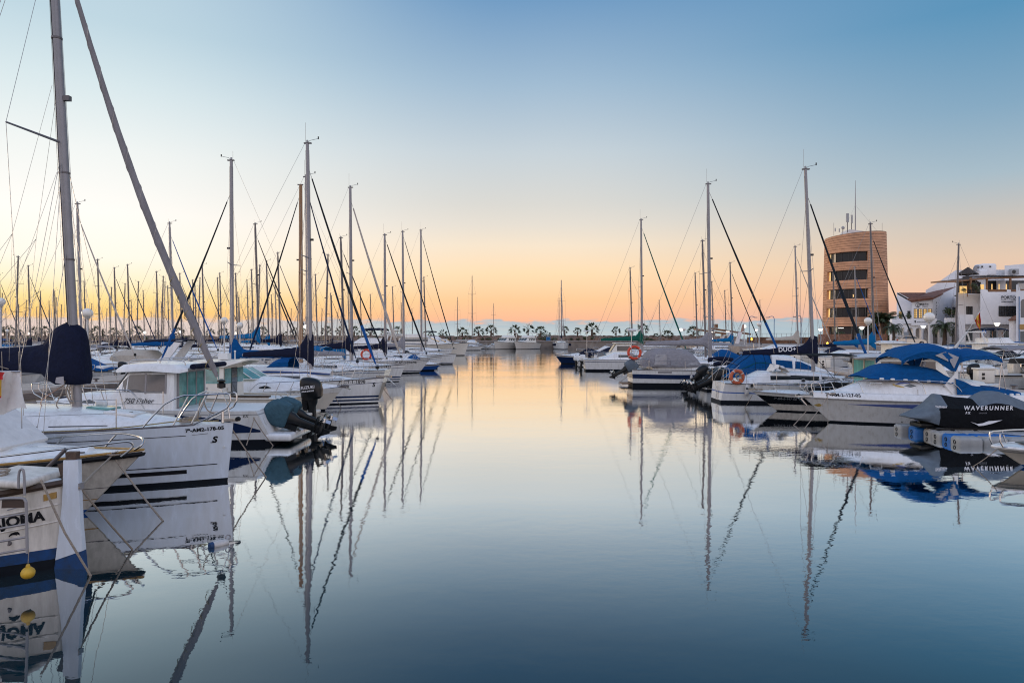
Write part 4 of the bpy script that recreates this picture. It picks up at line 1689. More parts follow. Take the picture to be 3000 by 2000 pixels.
def sign(label, px, py0, py1, Y, w, m='sign_blue', zebra=False):
    a, c_ = P(px, py0, Y), P(px, py1, Y)
    root = thing('road_sign', label, 'sign', (a.x, Y, QZ))
    b = MB()
    b.tube([(0, .05, 0), (0, .05, a.z - QZ - .1)], .04, 'post_blue', 6)
    b.build('post', root)
    b = MB()
    b.box((0, 0, (a.z + c_.z) / 2 - QZ), (w, .04, a.z - c_.z), m)
    pn = b.build('panel', root)
    if zebra:
        b = MB()
        zc = (a.z + c_.z) / 2 - QZ
        b.slab([(-.26, -.028, zc - .22), (.26, -.028, zc - .22), (0, -.028, zc + .25)], (0, .006, 0), 'decal_white')
        b.tube([(0, -.035, zc + .08), (0, -.035, zc - .05), (.07, -.035, zc - .18)], .025, 'decal_black', 4)
        b.tube([(0, -.035, zc - .05), (-.07, -.035, zc - .18)], .025, 'decal_black', 4)
        b.ell((0, -.035, zc + .13), .035, 'decal_black', 8, 6)
        b.build('symbol', pn)


sign('blue pedestrian crossing sign on a blue post in front of the restaurant block', 2883, 966, 977, 92, .58, 'sign_blue', True)
sign('plain back of a blue square sign beside the parked car', 2655, 972, 984, 95, .60, 'post_grey')
for px, y0, y1, lb in ((2872, 975, 1008, 'rusty brown post under the Spanish flag'), (2908, 970, 1006, 'brown wooden post left before the restaurant windows'), (2936, 972, 1006, 'thin brown post right before the restaurant windows')):
    b = MB()
    a, c_ = P(px, y0, 93), P(px, y1, 93)
    b.tube([(0, 0, 0), (0, 0, a.z - QZ)], .05, 'timber', 6)
    b.rbox((0, 0, .35), (.5, .5, .7), .1, 'timber')
    tag(b.build('post', loc=(a.x, 93, QZ)), lb, 'post')
for px, py, Y, m_, lb in ((2202, 993, 100, 'amber_lit', 'small amber beacon light on the quay behind the black boom cover'), (2424, 1006, 90, 'amber_lit', 'small orange beacon light below the brick wall')):
    b = MB()
    b.lathe([(.05, -.2), (.12, -.1), (.12, .1), (.03, .2)], (0, 0, 0), m_, 10)
    p = P(px, py, Y)
    b.tube([(0, 0, -.2), (0, 0, min(-.25, .2 - p.z))], .03, 'post_grey', 5)
    tag(b.build('beacon', loc=p), lb, 'beacon light')

# Spanish flag on its slanted staff
FY = 42.0
o0 = P(2800, 1016, FY)
root = thing('flag', 'red and yellow flag with a small crest, hanging from a slanted white pole', 'flag', o0)
b = MB()
b.tube([P(2797, 1020, FY) - o0, P(2834, 972, FY) - o0], [.09, .06], 'post_white', 8)
b.tube([P(2834, 972, FY) - o0, P(2875, 906, FY) - o0], .018, 'post_white', 6)
b.build('staff', root)
b = MB()


def flag_pt(u, v):
    x = lerp(2853, 2872, u) + v * lerp(15, 1.5, u) + 1.2 * math.sin(v * 7 + u * 4)
    y = lerp(936, 913, u) + v * lerp(26, 50, u) * (1 + .06 * math.sin(u * 6))
    return P(x, y, FY + .10 * math.sin(u * 9 + v * 2)) - o0


for u0, u1, m_ in ((0, .27, 'red'), (.27, .75, 'yellow'), (.75, 1, 'red')):
    b.sheet([[flag_pt(lerp(u0, u1, i / 4), k / 8) for k in range(9)] for i in range(5)], .008, m_)
cl = b.build('cloth', root)
b = MB()
b.sheet([[flag_pt(lerp(.42, .56, i / 2), lerp(.35, .6, k / 2)) + Vector((0, -.02, 0)) for k in range(3)] for i in range(3)], .006, 'red')
b.build('crest', cl)
p = P(2178, 968, 109)
root = thing('flag', 'limp reddish flag drooping from a short pole beside the bright globe lamp', 'flag', (p.x, 109, QZ))
b = MB()
b.tube([(0, 0, 0), (.1, 0, p.z - QZ + 1.2)], .03, 'post_grey', 5)
b.build('staff', root)
b = MB()
b.sheet([[(.08 - .25 * u - .3 * u * v, .05 * math.sin(u * 8), p.z - QZ + 1.1 - 1.2 * v - .2 * u) for u in (0, .33, .66, 1)] for v in (0, .33, .66, 1)], .01, 'ring_pale')
b.build('cloth', root)
# ---------------------------------------------------------------- boat components


def sup(cx, cy, z, hx, hy, n=16, p=3.0, tilt=0.0):
    o = []
    for j in range(n):
        a = 2 * PI * j / n
        c, s = math.cos(a), math.sin(a)
        u = hx * math.copysign(abs(c) ** (2 / p), c)
        w = hy * math.copysign(abs(s) ** (2 / p), s)
        o.append(Vector((cx + u, cy + w, z + u * tilt)))
    return o


def outboard(parent, loc, tilt=0.0, k=1.0, cowl='plastic_black', leg='plastic_black', words=None, cover=None, side=-1, steer=0.0, detail=2, prop='steel'):
    b = MB()
    b.loft([sup(-.06, 0, .05, .20, .13), sup(-.06, 0, -.08, .17, .10), sup(-.05, 0, -.2, .12, .075), sup(-.05, 0, -.62, .10, .045), sup(-.06, 0, -.66, .12, .05)], leg)
    b.box((-.12, 0, -.67), (.50, .24, .02), leg)
    b.loft([[Vector((.18 - .42 * i / 6, r * math.cos(2 * PI * j / 10), -.83 + r * math.sin(2 * PI * j / 10))) for j in range(10)] for i, r in enumerate((.01, .05, .065, .07, .065, .06, .05))], leg)
    b.loft([sup(-.04, 0, -.66, .11, .03, 10), sup(-.04, 0, -.8, .12, .035, 10)], leg)
    b.slab([(.10, -.012, -.88), (-.10, -.012, -.88), (-.13, -.012, -1.06), (-.04, -.012, -1.07)], (0, .024, 0), leg)
    b.box((.12, 0, -.1), (.14, .26, .34), leg)
    b.box((.17, .1, -.12), (.05, .04, .42), 'steel')
    b.box((.17, -.1, -.12), (.05, .04, .42), 'steel')
    o = b.build('outboard_motor', parent, loc)
    o.scale = (k, k, k)
    o.rotation_euler = (0, tilt, steer)
    b = MB()
    cm = cover or cowl
    e = .025 if cover else 0
    b.loft([sup(-.08, 0, .03, .24 + e, .16 + e), sup(-.09, 0, .09, .30 + e, .20 + e), sup(-.10, 0, .3, .32 + e, .215 + e), sup(-.09, 0, .5, .31 + e, .205 + e, tilt=.05),
            sup(-.07, 0, .6, .27 + e, .18 + e, tilt=.1), sup(-.05, 0, .66 + e, .19 + e, .13 + e, tilt=.14), sup(-.04, 0, .685 + e, .08, .06, tilt=.14)], cm)
    cw = b.build('engine_cover' if cover else 'cowling', o)
    if words and not cover:
        for i, (tx, sz, u, z, m, sh) in enumerate(words):
            side_text(tx, sz, lambda x, z: .213, u, z, m, 'lettering', o, side=side, shear=sh, e=.006, bold=.002)
    b = MB()
    for q in range(3):
        a = q * 2 * PI / 3 + .4
        g = []
        for i in range(4):
            rr = lerp(.03, .17, i / 3)
            wd = (.05, .085, .09, .05)[i]
            row = []
            for w in (-1, 0, 1):
                aa = a + w * wd / max(rr, .06) * .5
                row.append((-.30 + w * .035, rr * math.cos(aa), -.83 + rr * math.sin(aa)))
            g.append(row)
        b.sheet(g, .008, prop)
    b.lathe([(.01, -.40), (.045, -.37), (.055, -.26)], (0, 0, -.83), prop, 10, 'X')
    b.build('propeller', o)
    return o


def guard_rail(h, parent, t0=.62, t1=1.0, hgt=.55, r=.016, mid=True, split=.06, name='bow_rail', m='steel', posts=4, lean=.1, ins=.06):
    """tubular bow rail following the sheer"""
    b = MB()
    n = 14

    def pt(t, k, sd):
        z = h.sheer(t)
        x, y = h.xy(t, z)
        y = max(y - ins, split)
        return Vector((x + lean * k * (1 if t > .9 else .3), sd * (y + .03 * k), z + hgt * k))
    for sd in (-1, 1):
        pts = [pt(t0 - .02, .05, sd), pt(t0 + .015, .75, sd)] + [pt(lerp(t0 + .04, t1, i / n), 1, sd) for i in range(n + 1)]
        if split > .1:
            e = pt(t1, 1, sd)
            pts += [e + Vector((.05, 0, -.06)), e + Vector((-.02, 0, -.3)), pt(t1 - .06, 0, sd)]
        b.tube(smooth(pts, 2), r, m, 6)
        for i in range(posts):
            t = lerp(t0 + .08, t1 - .07, i / max(posts - 1, 1))
            b.tube([pt(t - .02, 0, sd), pt(t, 1, sd)], r * .85, m, 6)
        if mid:
            b.tube([pt(lerp(t0 + .04, t1 - .05, i / n), .5, sd) for i in range(n + 1)], r * .5, m, 5)
    if split <= .1:
        a, c = pt(t1, 1, -1), pt(t1, 1, 1)
        b.tube([a, (a + c) / 2 + Vector((.05, 0, 0)), c], r, m, 6)
    return b.build(name, parent)


def lifelines(h, parent, t0, t1, hgt=.6, posts=3, ins=.07, r=.004, name='lifelines', m='steel'):
    b = MB()
    for sd in (-1, 1):
        tp = []
        for i in range(posts):
            t = lerp(t0, t1, i / max(posts - 1, 1))
            z = h.sheer(t)
            x, y = h.xy(t, z)
            p = Vector((x, sd * (y - ins), z - .01))
            tp.append(p)
            b.tube([p, p + Vector((0, 0, hgt))], .012, m, 6)
        for k in (.55, .98):
            b.tube([p + Vector((0, 0, hgt * k)) for p in tp], r, 'wire', 4)
    return b.build(name, parent)


def sail_cover(parent, mx, bz, bl, m, hm=.95, wid=.15, end=.14, slope=0.0, belly=.42, seed=1):
    rnd = random.Random(seed)
    rings = []
    n = 22
    for i in range(n + 1):
        u = i / n
        x = mx + .16 - (bl + .16) * u
        d = mx - x
        if d < .12:
            hgt = hm * (0.94 if i == 0 else 1.0)
        else:
            hgt = lerp(belly, end, min(1, (d - .12) / (bl - .12)) ** .85) + (hm - belly) * max(0, 1 - (d - .12) / .42) ** 1.4
        w = wid * (1.0 if u < .25 else lerp(1.1, .55, (u - .25) / .75)) * (1 + rnd.uniform(-.06, .06))
        if i == 0:
            w *= .75
        z0 = bz - .07 + slope * d + rnd.uniform(-.012, .012) - (.28 * max(0, 1 - d / .3) if d < .3 else 0)
        z1 = bz + hgt + slope * d + rnd.uniform(-.02, .02)
        ring = []
        for a, z in ((-.55, 0), (-.95, .15), (-1, .35), (-.8, .62), (-.5, .85), (-.18, 1), (.18, 1), (.5, .85), (.8, .62), (1, .35), (.95, .15), (.55, 0)):
            ring.append(Vector((x, a * w, lerp(z0, z1, z))))
        rings.append(ring)
    b = MB()
    b.loft(rings, m)
    o = b.build('sail_cover', parent, sharp=60)
    return o


def furled(parent, foot, head, r, m, sag=.0, name='furled_sail', tip=None, n=14):
    a, c = Vector(foot), Vector(head)
    b = MB()
    pts, rs = [], []
    for i in range(n + 1):
        u = i / n
        p = a.lerp(c, lerp(.06, .955, u))
        p.x += sag * math.sin(PI * u) * -.4
        p.z -= sag * math.sin(PI * u)
        pts.append(p)
        rs.append(r * (pl(u, [(0, .45), (.05, .85), (.18, 1.05), (.6, .85), (1, .5)]) * (1 + .05 * math.sin(i * 2.3))))
    b.tube(pts, rs, m, 8)
    if tip:
        k = 4
        b.tube(pts[:k], [q * 1.12 for q in rs[:k]], tip, 8)
    b.tube([a, pts[0]], .012, 'steel', 5)
    b.tube([pts[-1], c], .012, 'wire', 5)
    b.lathe([(.02, 0), (.085, .02), (.085, .1), (.05, .13), (.085, .15), (.085, .17), (.02, .2)], a.lerp(c, .035), 'plastic_black', 10)
    return b.build(name, parent)


def mast_set(parent, mx, z0, mh, rake, m='alu', r=.075, spread=(.5,), swid=.75, hull=None, B=2.9, bow=None, stern=None, wire=.006, gear=1, light=True, sail=None, fs=1.0, fm=1.0, ft=.9, box=True, sdx=(-.12, -.12)):
    def at(z, y=0.0, dx=0.0):
        return Vector((mx - rake * (z - z0) + dx, y, z))
    b = MB()
    b.tube([at(z0), at(lerp(z0, mh, .5)), at(mh)], [r, r, r * .8], m, 10)
    b.box(at(z0 + .02), (.26, .26, .05), 'plastic_grey')
    if box:
        b.box(at(lerp(z0, mh, .58), 0, r + .06), (.12, .10, .09), 'plastic_black')
    o = b.build('mast', parent, sharp=60)
    b = MB()
    for q in spread:
        z = lerp(z0, mh, q)
        for sd in (-1, 1):
            b.tube([at(z), at(z + .05, sd * swid, sdx[sd > 0])], [.028, .018], m, 6)
    if spread:
        b.build('spreaders', o)
    b = MB()
    top = at(mh)
    b.box(top + Vector((.02, 0, .02)), (.34, .1, .05), 'alu_dark')
    if gear:
        b.tube([top + Vector((-.08, 0, 0)), top + Vector((-.08, .0, .95 * gear))], .007, 'wire', 4)
        b.tube([top, top + Vector((.12, 0, .14)), top + Vector((.48, 0, .22))], .010, 'wire', 4)
        b.box(top + Vector((.50, 0, .26)), (.05, .02, .12), 'plastic_black')
        b.lathe([(.02, 0), (.05, .03), (.05, .12), (.01, .14)], top + Vector((0, 0, .03)), 'plastic_grey', 8)
        b.build('masthead_fitting', o)
    else:
        b.build('masthead_fitting', o)
    b = MB()
    zs = fm + .02
    cy = B * .44
    for sd in (-1, 1):
        ch = Vector((mx - .12, sd * cy, zs))
        last = ch
        for q in spread:
            tip = at(lerp(z0, mh, q) + .05, sd * swid, sdx[sd > 0])
            b.tube([last, tip], wire, 'wire', 4)
            last = tip
        b.tube([last, at(mh * (.97 if not sail else ft))], wire, 'wire', 4)
        if spread:
            lo = at(lerp(z0, mh, spread[0]) - .05)
            b.tube([ch + Vector((.35, 0, 0)), lo], wire, 'wire', 4)
            b.tube([ch + Vector((-.35, 0, 0)), lo], wire, 'wire', 4)
    if stern is not None:
        sp_ = Vector(stern) + (at(mh) - Vector(stern)) * .3
        for sd in (-1, 1):
            b.tube([Vector(stern) + Vector((0, sd * .5, 0)), sp_], wire, 'wire', 4)
        b.tube([sp_, at(mh, 0, -.12)], wire, 'wire', 4)
    # halyards down the mast
    b.tube([at(z0 + .5, .09, .1), at(mh - .3, .02, .08)], wire * .8, 'wire', 4)
    b.tube([at(z0 + .5, -.1, -.1), at(mh - .3, -.02, -.08)], wire * .8, 'wire', 4)
    b.build('rigging', parent)
    return o, at


def sailboat(label, L=8.5, B=2.9, fb=1.15, mx=5.2, mh=11.5, rake=.03, bl=3.2, bz=2.05, cover='navy', furl='furl_navy', bands=None, detail=2, mast='alu', mr=.078,
             fr=.055, ft=.92, spread=(.5,), group=None, stem=.45, deckm='gel_deck', trans=.35, tip=None, spray=None, extra=True, hm=.95, seed=1, sag=.08, bimini_m=None, gear=1, wire=.006, cabh=.42):
    root = thing('sailing_boat', label, 'sailboat', group=group)
    h = Hull(L - stem, B, fb * .88, fb * .86, fb, stem, trans, .45, .72, 2.2, 1.7, .86)
    hi = detail > 1
    h.mesh(bands or [('w', .0, 'boot'), ('w', .09, 'boot'), ('w', .15, 'gel'), ('w', .21, 'navy_gel'), ('s', .17, 'gel'), ('s', .14, 'navy_gel'), ('s', 0, 'gel')], 'hull', root, 20 if hi else 12, 3 if hi else 1)
    h.deck(deckm, parent=root, n=18 if hi else 10)
    h.rail(.0, .022, 'alu_dark' if hi else 'gel', n=22 if hi else 12, name='toe_rail', parent=root)
    ez = fb * .87
    tr = Trunk([(L * .12, B * .33, B * .30, ez - .02, ez + .12), (L * .20, B * .32, B * .28, ez - .02, ez + cabh * .5), (L * .27, B * .30, B * .26, ez - .02, ez + cabh), (mx, B * .31, B * .26, ez - .02, ez + cabh * .9), (L * .74, B * .22, B * .17, ez, ez + cabh * .55), (L * .84, B * .10, B * .06, ez + .02, ez + .08)], .1, .05)
    ca = tr.mesh('gel', 'coachroof', root, 4 if hi else 2)
    b = MB()
    strip(b, tr.half, L * .30, mx + .3, [(L * .3, ez + cabh * .3), (mx + .3, ez + cabh * .38)], [(L * .3, ez + cabh * .68), (mx - .2, ez + cabh * .64), (mx + .3, ez + cabh * .45)], 'glass_dark', n=6)
    b.build('window', ca)
    if hi:
        b = MB()
        b.rbox((L * .70, 0, ez + cabh * .62 + .06), (.5, .5, .05), .02, 'glass_grey', ry=.12)
        b.rbox((mx + .45, 0, ez + cabh * .86 + .06), (.4, .4, .05), .02, 'plastic_white', ry=.08)
        b.build('deck_hatch', ca)
    mo, at = mast_set(root, mx, ez + cabh * .9, mh, rake, mast, mr, spread, B * .27, h, B, None, (.05, 0, fb * .88), wire, gear, sail=furl, fm=ez, ft=ft)
    b = MB()
    b.tube([at(bz, 0, -.08), (mx - bl - .1, 0, bz + .02)], .055, 'alu', 8)
    b.build('boom', root)
    if cover:
        sail_cover(root, mx - .05, bz, bl, cover, hm=hm, seed=seed)
    if furl:
        furled(root, (L - .18, 0, fb + .05), at(mh * ft, 0, .05), fr, furl, sag, tip=tip, n=14 if hi else 8)
    else:
        b = MB()
        b.tube([(L - .18, 0, fb + .05), at(mh * ft, 0, .05)], wire, 'wire', 4)
        b.build('forestay', root)
    if hi:
        guard_rail(h, root, .80, .985, .55, .014, True, .10, 'pulpit', posts=2)
        lifelines(h, root, .10, .78, .58, 4)
    b = MB()
    zs = h.sheer(0)
    y = B * .33
    b.tube(smooth([(.9, -y - .1, zs), (.9, -y - .1, zs + .6), (.1, -y, zs + .62), (.02, -y * .4, zs + .62)], 3), .014, 'steel', 6)
    b.tube(smooth([(.9, y + .1, zs), (.9, y + .1, zs + .6), (.1, y, zs + .62), (.02, y * .4, zs + .62)], 3), .014, 'steel', 6)
    for sd in (-1, 1):
        b.tube([(.1, sd * y, zs), (.1, sd * y, zs + .62)], .012, 'steel', 5)
    b.build('pushpit', root)
    if spray:
        x0 = L * .26
        b = MB()
        g = []
        for i in range(7):
            u = i / 6
            x = x0 + .75 - 1.25 * u
            hh = ez + cabh * .9 + .55 * math.sin(PI * .5 * min(1, u * 1.5))
            w = B * .30
            g.append([(x, -w, ez + .1 + (cabh - .1) * (1 - u)), (x, -w * .97, lerp(ez + .3, hh, .7)), (x, -w * .7, hh - .03), (x, 0, hh + .02), (x, w * .7, hh - .03), (x, w * .97, lerp(ez + .3, hh, .7)), (x, w, ez + .1 + (cabh - .1) * (1 - u))])
        b.sheet(g, .015, spray)
        b.build('spray_hood', root)
    root['_h'] = 0
    return root, h, at


def canopy(parent, x0, x1, w, z, m, arch=.14, drop=.1, legs=None, name='bimini', th=.02, n=8, skirt=.08, sagx=.04):
    """cloth sun canopy on hoops"""
    g = []
    for i in range(n + 1):
        u = i / n
        x = lerp(x0, x1, u)
        zz = z - drop * (2 * u - 1) ** 4 - sagx * math.sin(PI * 3 * u) ** 2
        g.append([(x, -w, zz - arch - skirt), (x, -w * .97, zz - arch), (x, -w * .6, zz - arch * .28), (x, 0, zz), (x, w * .6, zz - arch * .28), (x, w * .97, zz - arch), (x, w, zz - arch - skirt)])
    b = MB()
    b.sheet(g, th, m)
    o = b.build(name, parent, sharp=50)
    if legs:
        b = MB()
        for (xt, xb, zb) in legs:
            for sd in (-1, 1):
                b.tube([(xb, sd * w * .97, zb), (xt, sd * w * .96, z - arch - .03)], .014, 'steel', 6)
            b.tube([(xt, -w * .95, z - arch), (xt, 0, z - .03), (xt, w * .95, z - arch)], .014, 'steel', 6)
        b.build('canopy_frame', o)
    return o


def windscreen(parent, x0, x1, xb, w0, w1, z0, z1, glass='glass_teal', frame='plastic_white', name='windscreen'):
    """raked three-sided screen: base at x0 (front), top at x1, side wings back to xb"""
    b = MB()
    fb_ = [(x0 - .25, -w0, z0), (x0, -w0 * .45, z0), (x0, w0 * .45, z0), (x0 - .25, w0, z0)]
    ft_ = [(x1 - .2, -w1, z1), (x1, -w1 * .45, z1), (x1, w1 * .45, z1), (x1 - .2, w1, z1)]
    for i in range(3):
        b.slab([fb_[i], fb_[i + 1], ft_[i + 1], ft_[i]], (-.012, 0, -.004), glass)
    for sd, i in ((-1, 0), (1, 3)):
        b.slab([fb_[i], ft_[i], (xb, sd * w1, z1 - .02), (xb - .05, sd * (w0 + .02), z0)], (0, -sd * .012, 0), glass)
    o = b.build(name, parent)
    b = MB()
    top = [(xb, -w1, z1 - .02)] + ft_ + [(xb, w1, z1 - .02)]
    b.tube(top, .022, frame, 6)
    b.tube([(xb - .05, -w0 - .02, z0)] + fb_ + [(xb - .05, w0 + .02, z0)], .022, frame, 6)
    for i in range(4):
        b.tube([fb_[i], ft_[i]], .02, frame, 6)
    b.build('window_frame', o)
    return o


def fender(parent, x, y, z, m='fender_white', r=.09, l=.45, up=.6):
    b = MB()
    b.lathe([(.02, -.05), (r * .45, 0), (r * .9, .06), (r, .12), (r, l - .12), (r * .9, l - .06), (r * .4, l), (.02, l + .04)], (x, y, z), m, 12)
    b.tube([(x, y, z + l), (x, y * .97, z + l + up)], .009, 'rope', 5)
    return b.build('fender', parent)


def rope(pts, r=.012, m='rope', label='', sag=0.0, n=10):
    pts = [Vector(p) for p in pts]
    if len(pts) == 2:
        a, c = pts
        pts = []
        for i in range(n + 1):
            u = i / n
            p = a.lerp(c, u)
            p.z -= sag * math.sin(PI * u)
            pts.append(p)
    b = MB()
    b.tube(pts, r, m, 6)
    o = b.build('mooring_rope')
    return tag(o, label, 'rope', 'mooring ropes')


def lifering(parent, c, R_=.3, r=.07, m='ring_orange', axis='Y'):
    b = MB()
    b.torus(c, R_, r, m, axis, 26, 9)
    for a in range(4):
        an = a * PI / 2 + .6
        p = Vector(c) + (Vector((R_ * math.cos(an), 0, R_ * math.sin(an))) if axis == 'Y' else Vector((0, R_ * math.cos(an), R_ * math.sin(an))))
        b.ell(p, r * 1.08, 'fender_white', 8, 6)
    return b.build('lifebuoy', parent)


def motorboat(label, L=6.5, B=2.4, fb=.95, kind='bimini', cloth='blue', group=None, motor=True, hullm='gel', boot='boot', stripe=None, detail=1, cream='gel', name='motor_boat'):
    root = thing(name, label, 'motorboat', group=group)
    h = Hull(L - .7, B, fb * .78, fb * .82, fb, .7, .12, .4, .88, 2.5, 1.6, .82, 1.2)
    bands = [('w', 0, boot), ('w', .1, boot), ('s', .2, hullm), ('s', .13, stripe or hullm), ('s', 0, cream)]
    h.mesh(bands, 'hull', root, 14, 2)
    h.deck('gel_deck', parent=root, n=12)
    h.rail(.01, .03, 'rubber', n=16, parent=root)
    z = fb * .8
    if kind in ('bimini', 'cuddy', 'covered', 'open'):
        tr = Trunk([(L * .40, B * .38, B * .33, z - .05, z + .34), (L * .62, B * .33, B * .26, z, z + .36), (L * .90, B * .10, B * .05, z + .04, z + .12)], .12, .05)
        ca = tr.mesh(cream, 'cabin_top', root, 3)
        b = MB()
        strip(b, tr.half, L * .5, L * .66, [(0, z + .13), (9, z + .13)], [(0, z + .24), (9, z + .24)], 'glass_dark', n=4)
        b.build('window', ca)
        if kind != 'covered':
            windscreen(root, L * .55, L * .47, L * .34, B * .35, B * .31, z + .34, z + .78, 'glass_grey', 'alu')
        b = MB()
        b.rbox((L * .34, B * .18, z + .28), (.4, .5, .5), .05, cream)
        b.rbox((L * .12, 0, z + .1), (.5, B * .7, .4), .06, cream)
        b.build('seat', root)
        if kind == 'bimini':
            canopy(root, L * .12, L * .50, B * .40, z + 1.5, cloth, legs=[(L * .14, L * .28, z), (L * .32, L * .28, z), (L * .48, L * .28, z)])
        if kind == 'covered':
            g = []
            for i in range(8):
                u = i / 7
                x = L * lerp(.03, .60, u)
                hh = z + pl(u, [(0, .12), (.25, .30), (.55, .85), (.72, .95), (1, .34)])
                w = B * .43 * (1 if u < .8 else lerp(1, .75, (u - .8) / .2))
                g.append([(x, -w, z - .06), (x, -w * .95, lerp(z, hh, .55)), (x, -w * .55, hh - .03), (x, 0, hh + .03), (x, w * .55, hh - .03), (x, w * .95, lerp(z, hh, .55)), (x, w, z - .06)])
            b = MB()
            b.sheet(g, .02, cloth)
            b.build('boat_cover', root, sharp=50)
        guard_rail(h, root, .6, .97, .38, .014, False, .12, posts=3)
    if kind in ('pilot', 'fly', 'hardtop'):
        hh = 1.45 if kind == 'pilot' else 1.2
        if kind == 'pilot':
            sec = [(L * .36, B * .36, B * .33, z - .05, z + hh), (L * .60, B * .36, B * .31, z, z + hh), (L * .70, B * .33, B * .27, z, z + .48), (L * .9, B * .1, B * .05, z + .03, z + .14)]
        else:
            sec = [(L * .22, B * .40, B * .37, z - .05, z + hh), (L * .55, B * .40, B * .34, z, z + hh), (L * .68, B * .36, B * .28, z, z + .42), (L * .92, B * .1, B * .05, z + .03, z + .12)]
        tr = Trunk(sec, .12, .06)
        ca = tr.mesh(cream, 'cabin', root, 3)
        b = MB()
        a0, a1 = sec[0][0] + .2, sec[1][0] + .05
        strip(b, tr.half, a0, a1 - .1, [(0, z + hh * .48), (99, z + hh * .48)], [(0, z + hh * .84), (99, z + hh * .84)], 'glass_dark', n=3)
        xa, za = sec[1][0], z + hh
        xb_, zb_ = sec[2][0], sec[2][4]
        for k in (-1, 0, 1):
            w = B * .19
            p = [(lerp(xa, xb_, .12), k * w - w * .44, lerp(za, zb_, .12)), (lerp(xa, xb_, .12), k * w + w * .44, lerp(za, zb_, .12)), (lerp(xa, xb_, .88), k * w + w * .44, lerp(za, zb_, .88)), (lerp(xa, xb_, .88), k * w - w * .44, lerp(za, zb_, .88))]
            b.slab([(x + .03, y, q + .05) for x, y, q in p], (-.03, 0, -.03), 'glass_dark')
        b.build('window', ca)
        b = MB()
        b.rbox((lerp(sec[0][0], sec[1][0], .42), 0, z + hh + .05), (sec[1][0] - sec[0][0] + .7, B * .74, .09), .04, cream)
        b.build('roof', ca)
        if kind == 'fly':
            tr2 = Trunk([(L * .24, B * .33, B * .31, z + hh + .08, z + hh + .55), (L * .48, B * .31, B * .26, z + hh + .08, z + hh + .6), (L * .56, B * .26, B * .16, z + hh + .08, z + hh + .16)], .08, .02)
            tr2.mesh(cream, 'flybridge', root, 3)
            b = MB()
            for sd in (-1, 1):
                b.tube([(L * .2, sd * B * .36, z + hh), (L * .16, sd * B * .34, z + hh + 1.1)], .07, cream, 8)
            b.rbox((L * .17, 0, z + hh + 1.15), (.5, B * .75, .12), .05, cream)
            b.build('radar_arch', root)
            if cloth:
                canopy(root, L * .2, L * .46, B * .34, z + hh + 1.6, cloth, legs=[(L * .22, L * .3, z + hh + .5), (L * .44, L * .36, z + hh + .5)])
        guard_rail(h, root, .55, .97, .5, .014, False, .12, posts=4)
    if motor:
        outboard(root, (-.12, 0, fb * .72), 0.9 if motor == 2 else .1, .9, 'plastic_black' if motor != 3 else 'plastic_white')
    return root, h
# ---------------------------------------------------------------- nearest boats on the left
# traditional double-ended fishing boat, only its bow in view
NY = 8.9
root = thing('fishing_boat', 'white wooden fishing boat with tall white and blue stem post and black name lettering', 'fishing boat', (-12.6, NY, 0))
X0 = -12.6
h = Hull(6.72, 2.5, 1.02, .92, 1.14, .06, .1, .5, .5, 2.9, 2.3, .86, 1.0, .03)
h.mesh([('w', 0, 'boot'), ('w', .13, 'boot'), ('w', .27, 'boot_blue'), ('s', .5, 'gel_old'), ('s', .47, 'gel_old'), ('s', .27, 'gel_old'), ('s', 0, 'gel_old')], 'hull', root, 24, 2, zb=-.5)  # black lowest band paints the shade below the blue boot-top
h.deck('gel_deck', .0, .03, .10, parent=root)
h.rail(.012, .045, 'dark_wood', parent=root, dz=-.03, name='rub_rail')
b = MB()
for d, r_ in ((.30, .012), (.52, .010)):
    pts = []
    for i in range(20):
        t_ = lerp(.55, .995, i / 19)
        z = h.sheer(t_) - d
        x, y = h.xy(t_, z)
        pts.append((x, -y - .004, z))
    b.tube(pts, r_, 'gel_old', 5)
b.build('plank_seam', root)
q = lambda px, py, Y=NY - .08: P(px, py, Y) - Vector((X0, NY, 0))
b = MB()
out_w = [(185, 1348), (229, 1347), (231, 1430), (236, 1540), (243, 1612), (162, 1640), (172, 1560), (181, 1480), (184, 1420)]
b.slab([q(*p) for p in out_w], (0, .07, 0), 'gel_blue')
b.slab([q(*p) for p in [(162.4, 1640.6), (243, 1612.5), (248, 1668), (252, 1720), (150, 1742), (155, 1690)]], (0, .07, 0), 'boot_blue')
st = b.build('stem_post', root)
b = MB()
b.slab([q(*p, NY - .06) for p in [(191, 1324), (222, 1324), (221, 1347), (192, 1347)]], (0, .09, 0), 'trunk')
b.slab([q(*p, NY - .1) for p in [(229, 1416), (232, 1416), (233, 1435), (229, 1435)]], (0, .10, 0), 'alu')
b.build('post_cap', st)
b = MB()
b.slab([q(*p, NY - .02) for p in [(168, 1359), (186, 1354), (186, 1412), (180, 1404)]], (0, .06, 0), 'dark_wood')
b.build('bow_knee', root)
hf = h.half
arc_s, pv = [(0.0, 6.775)], None
for i in range(1, 200):                 # distance along the planking, aft from the stem
    x = 6.775 - i * .012
    d = math.hypot(.012, hf(x, .7) - hf(x + .012, .7))
    arc_s.append((arc_s[-1][0] + d, x))


def name_pt(u, v, d):
    x = pl(max(1.05 - u, 0.0), arc_s)
    z = .60 + u * .07 + v
    return (x, -(hf(x, z) + .010), z)


text_mesh('MIRAJOMA', .175, name_pt, 'decal_black', 'lettering', root, bold=.007, spacing=1.0)
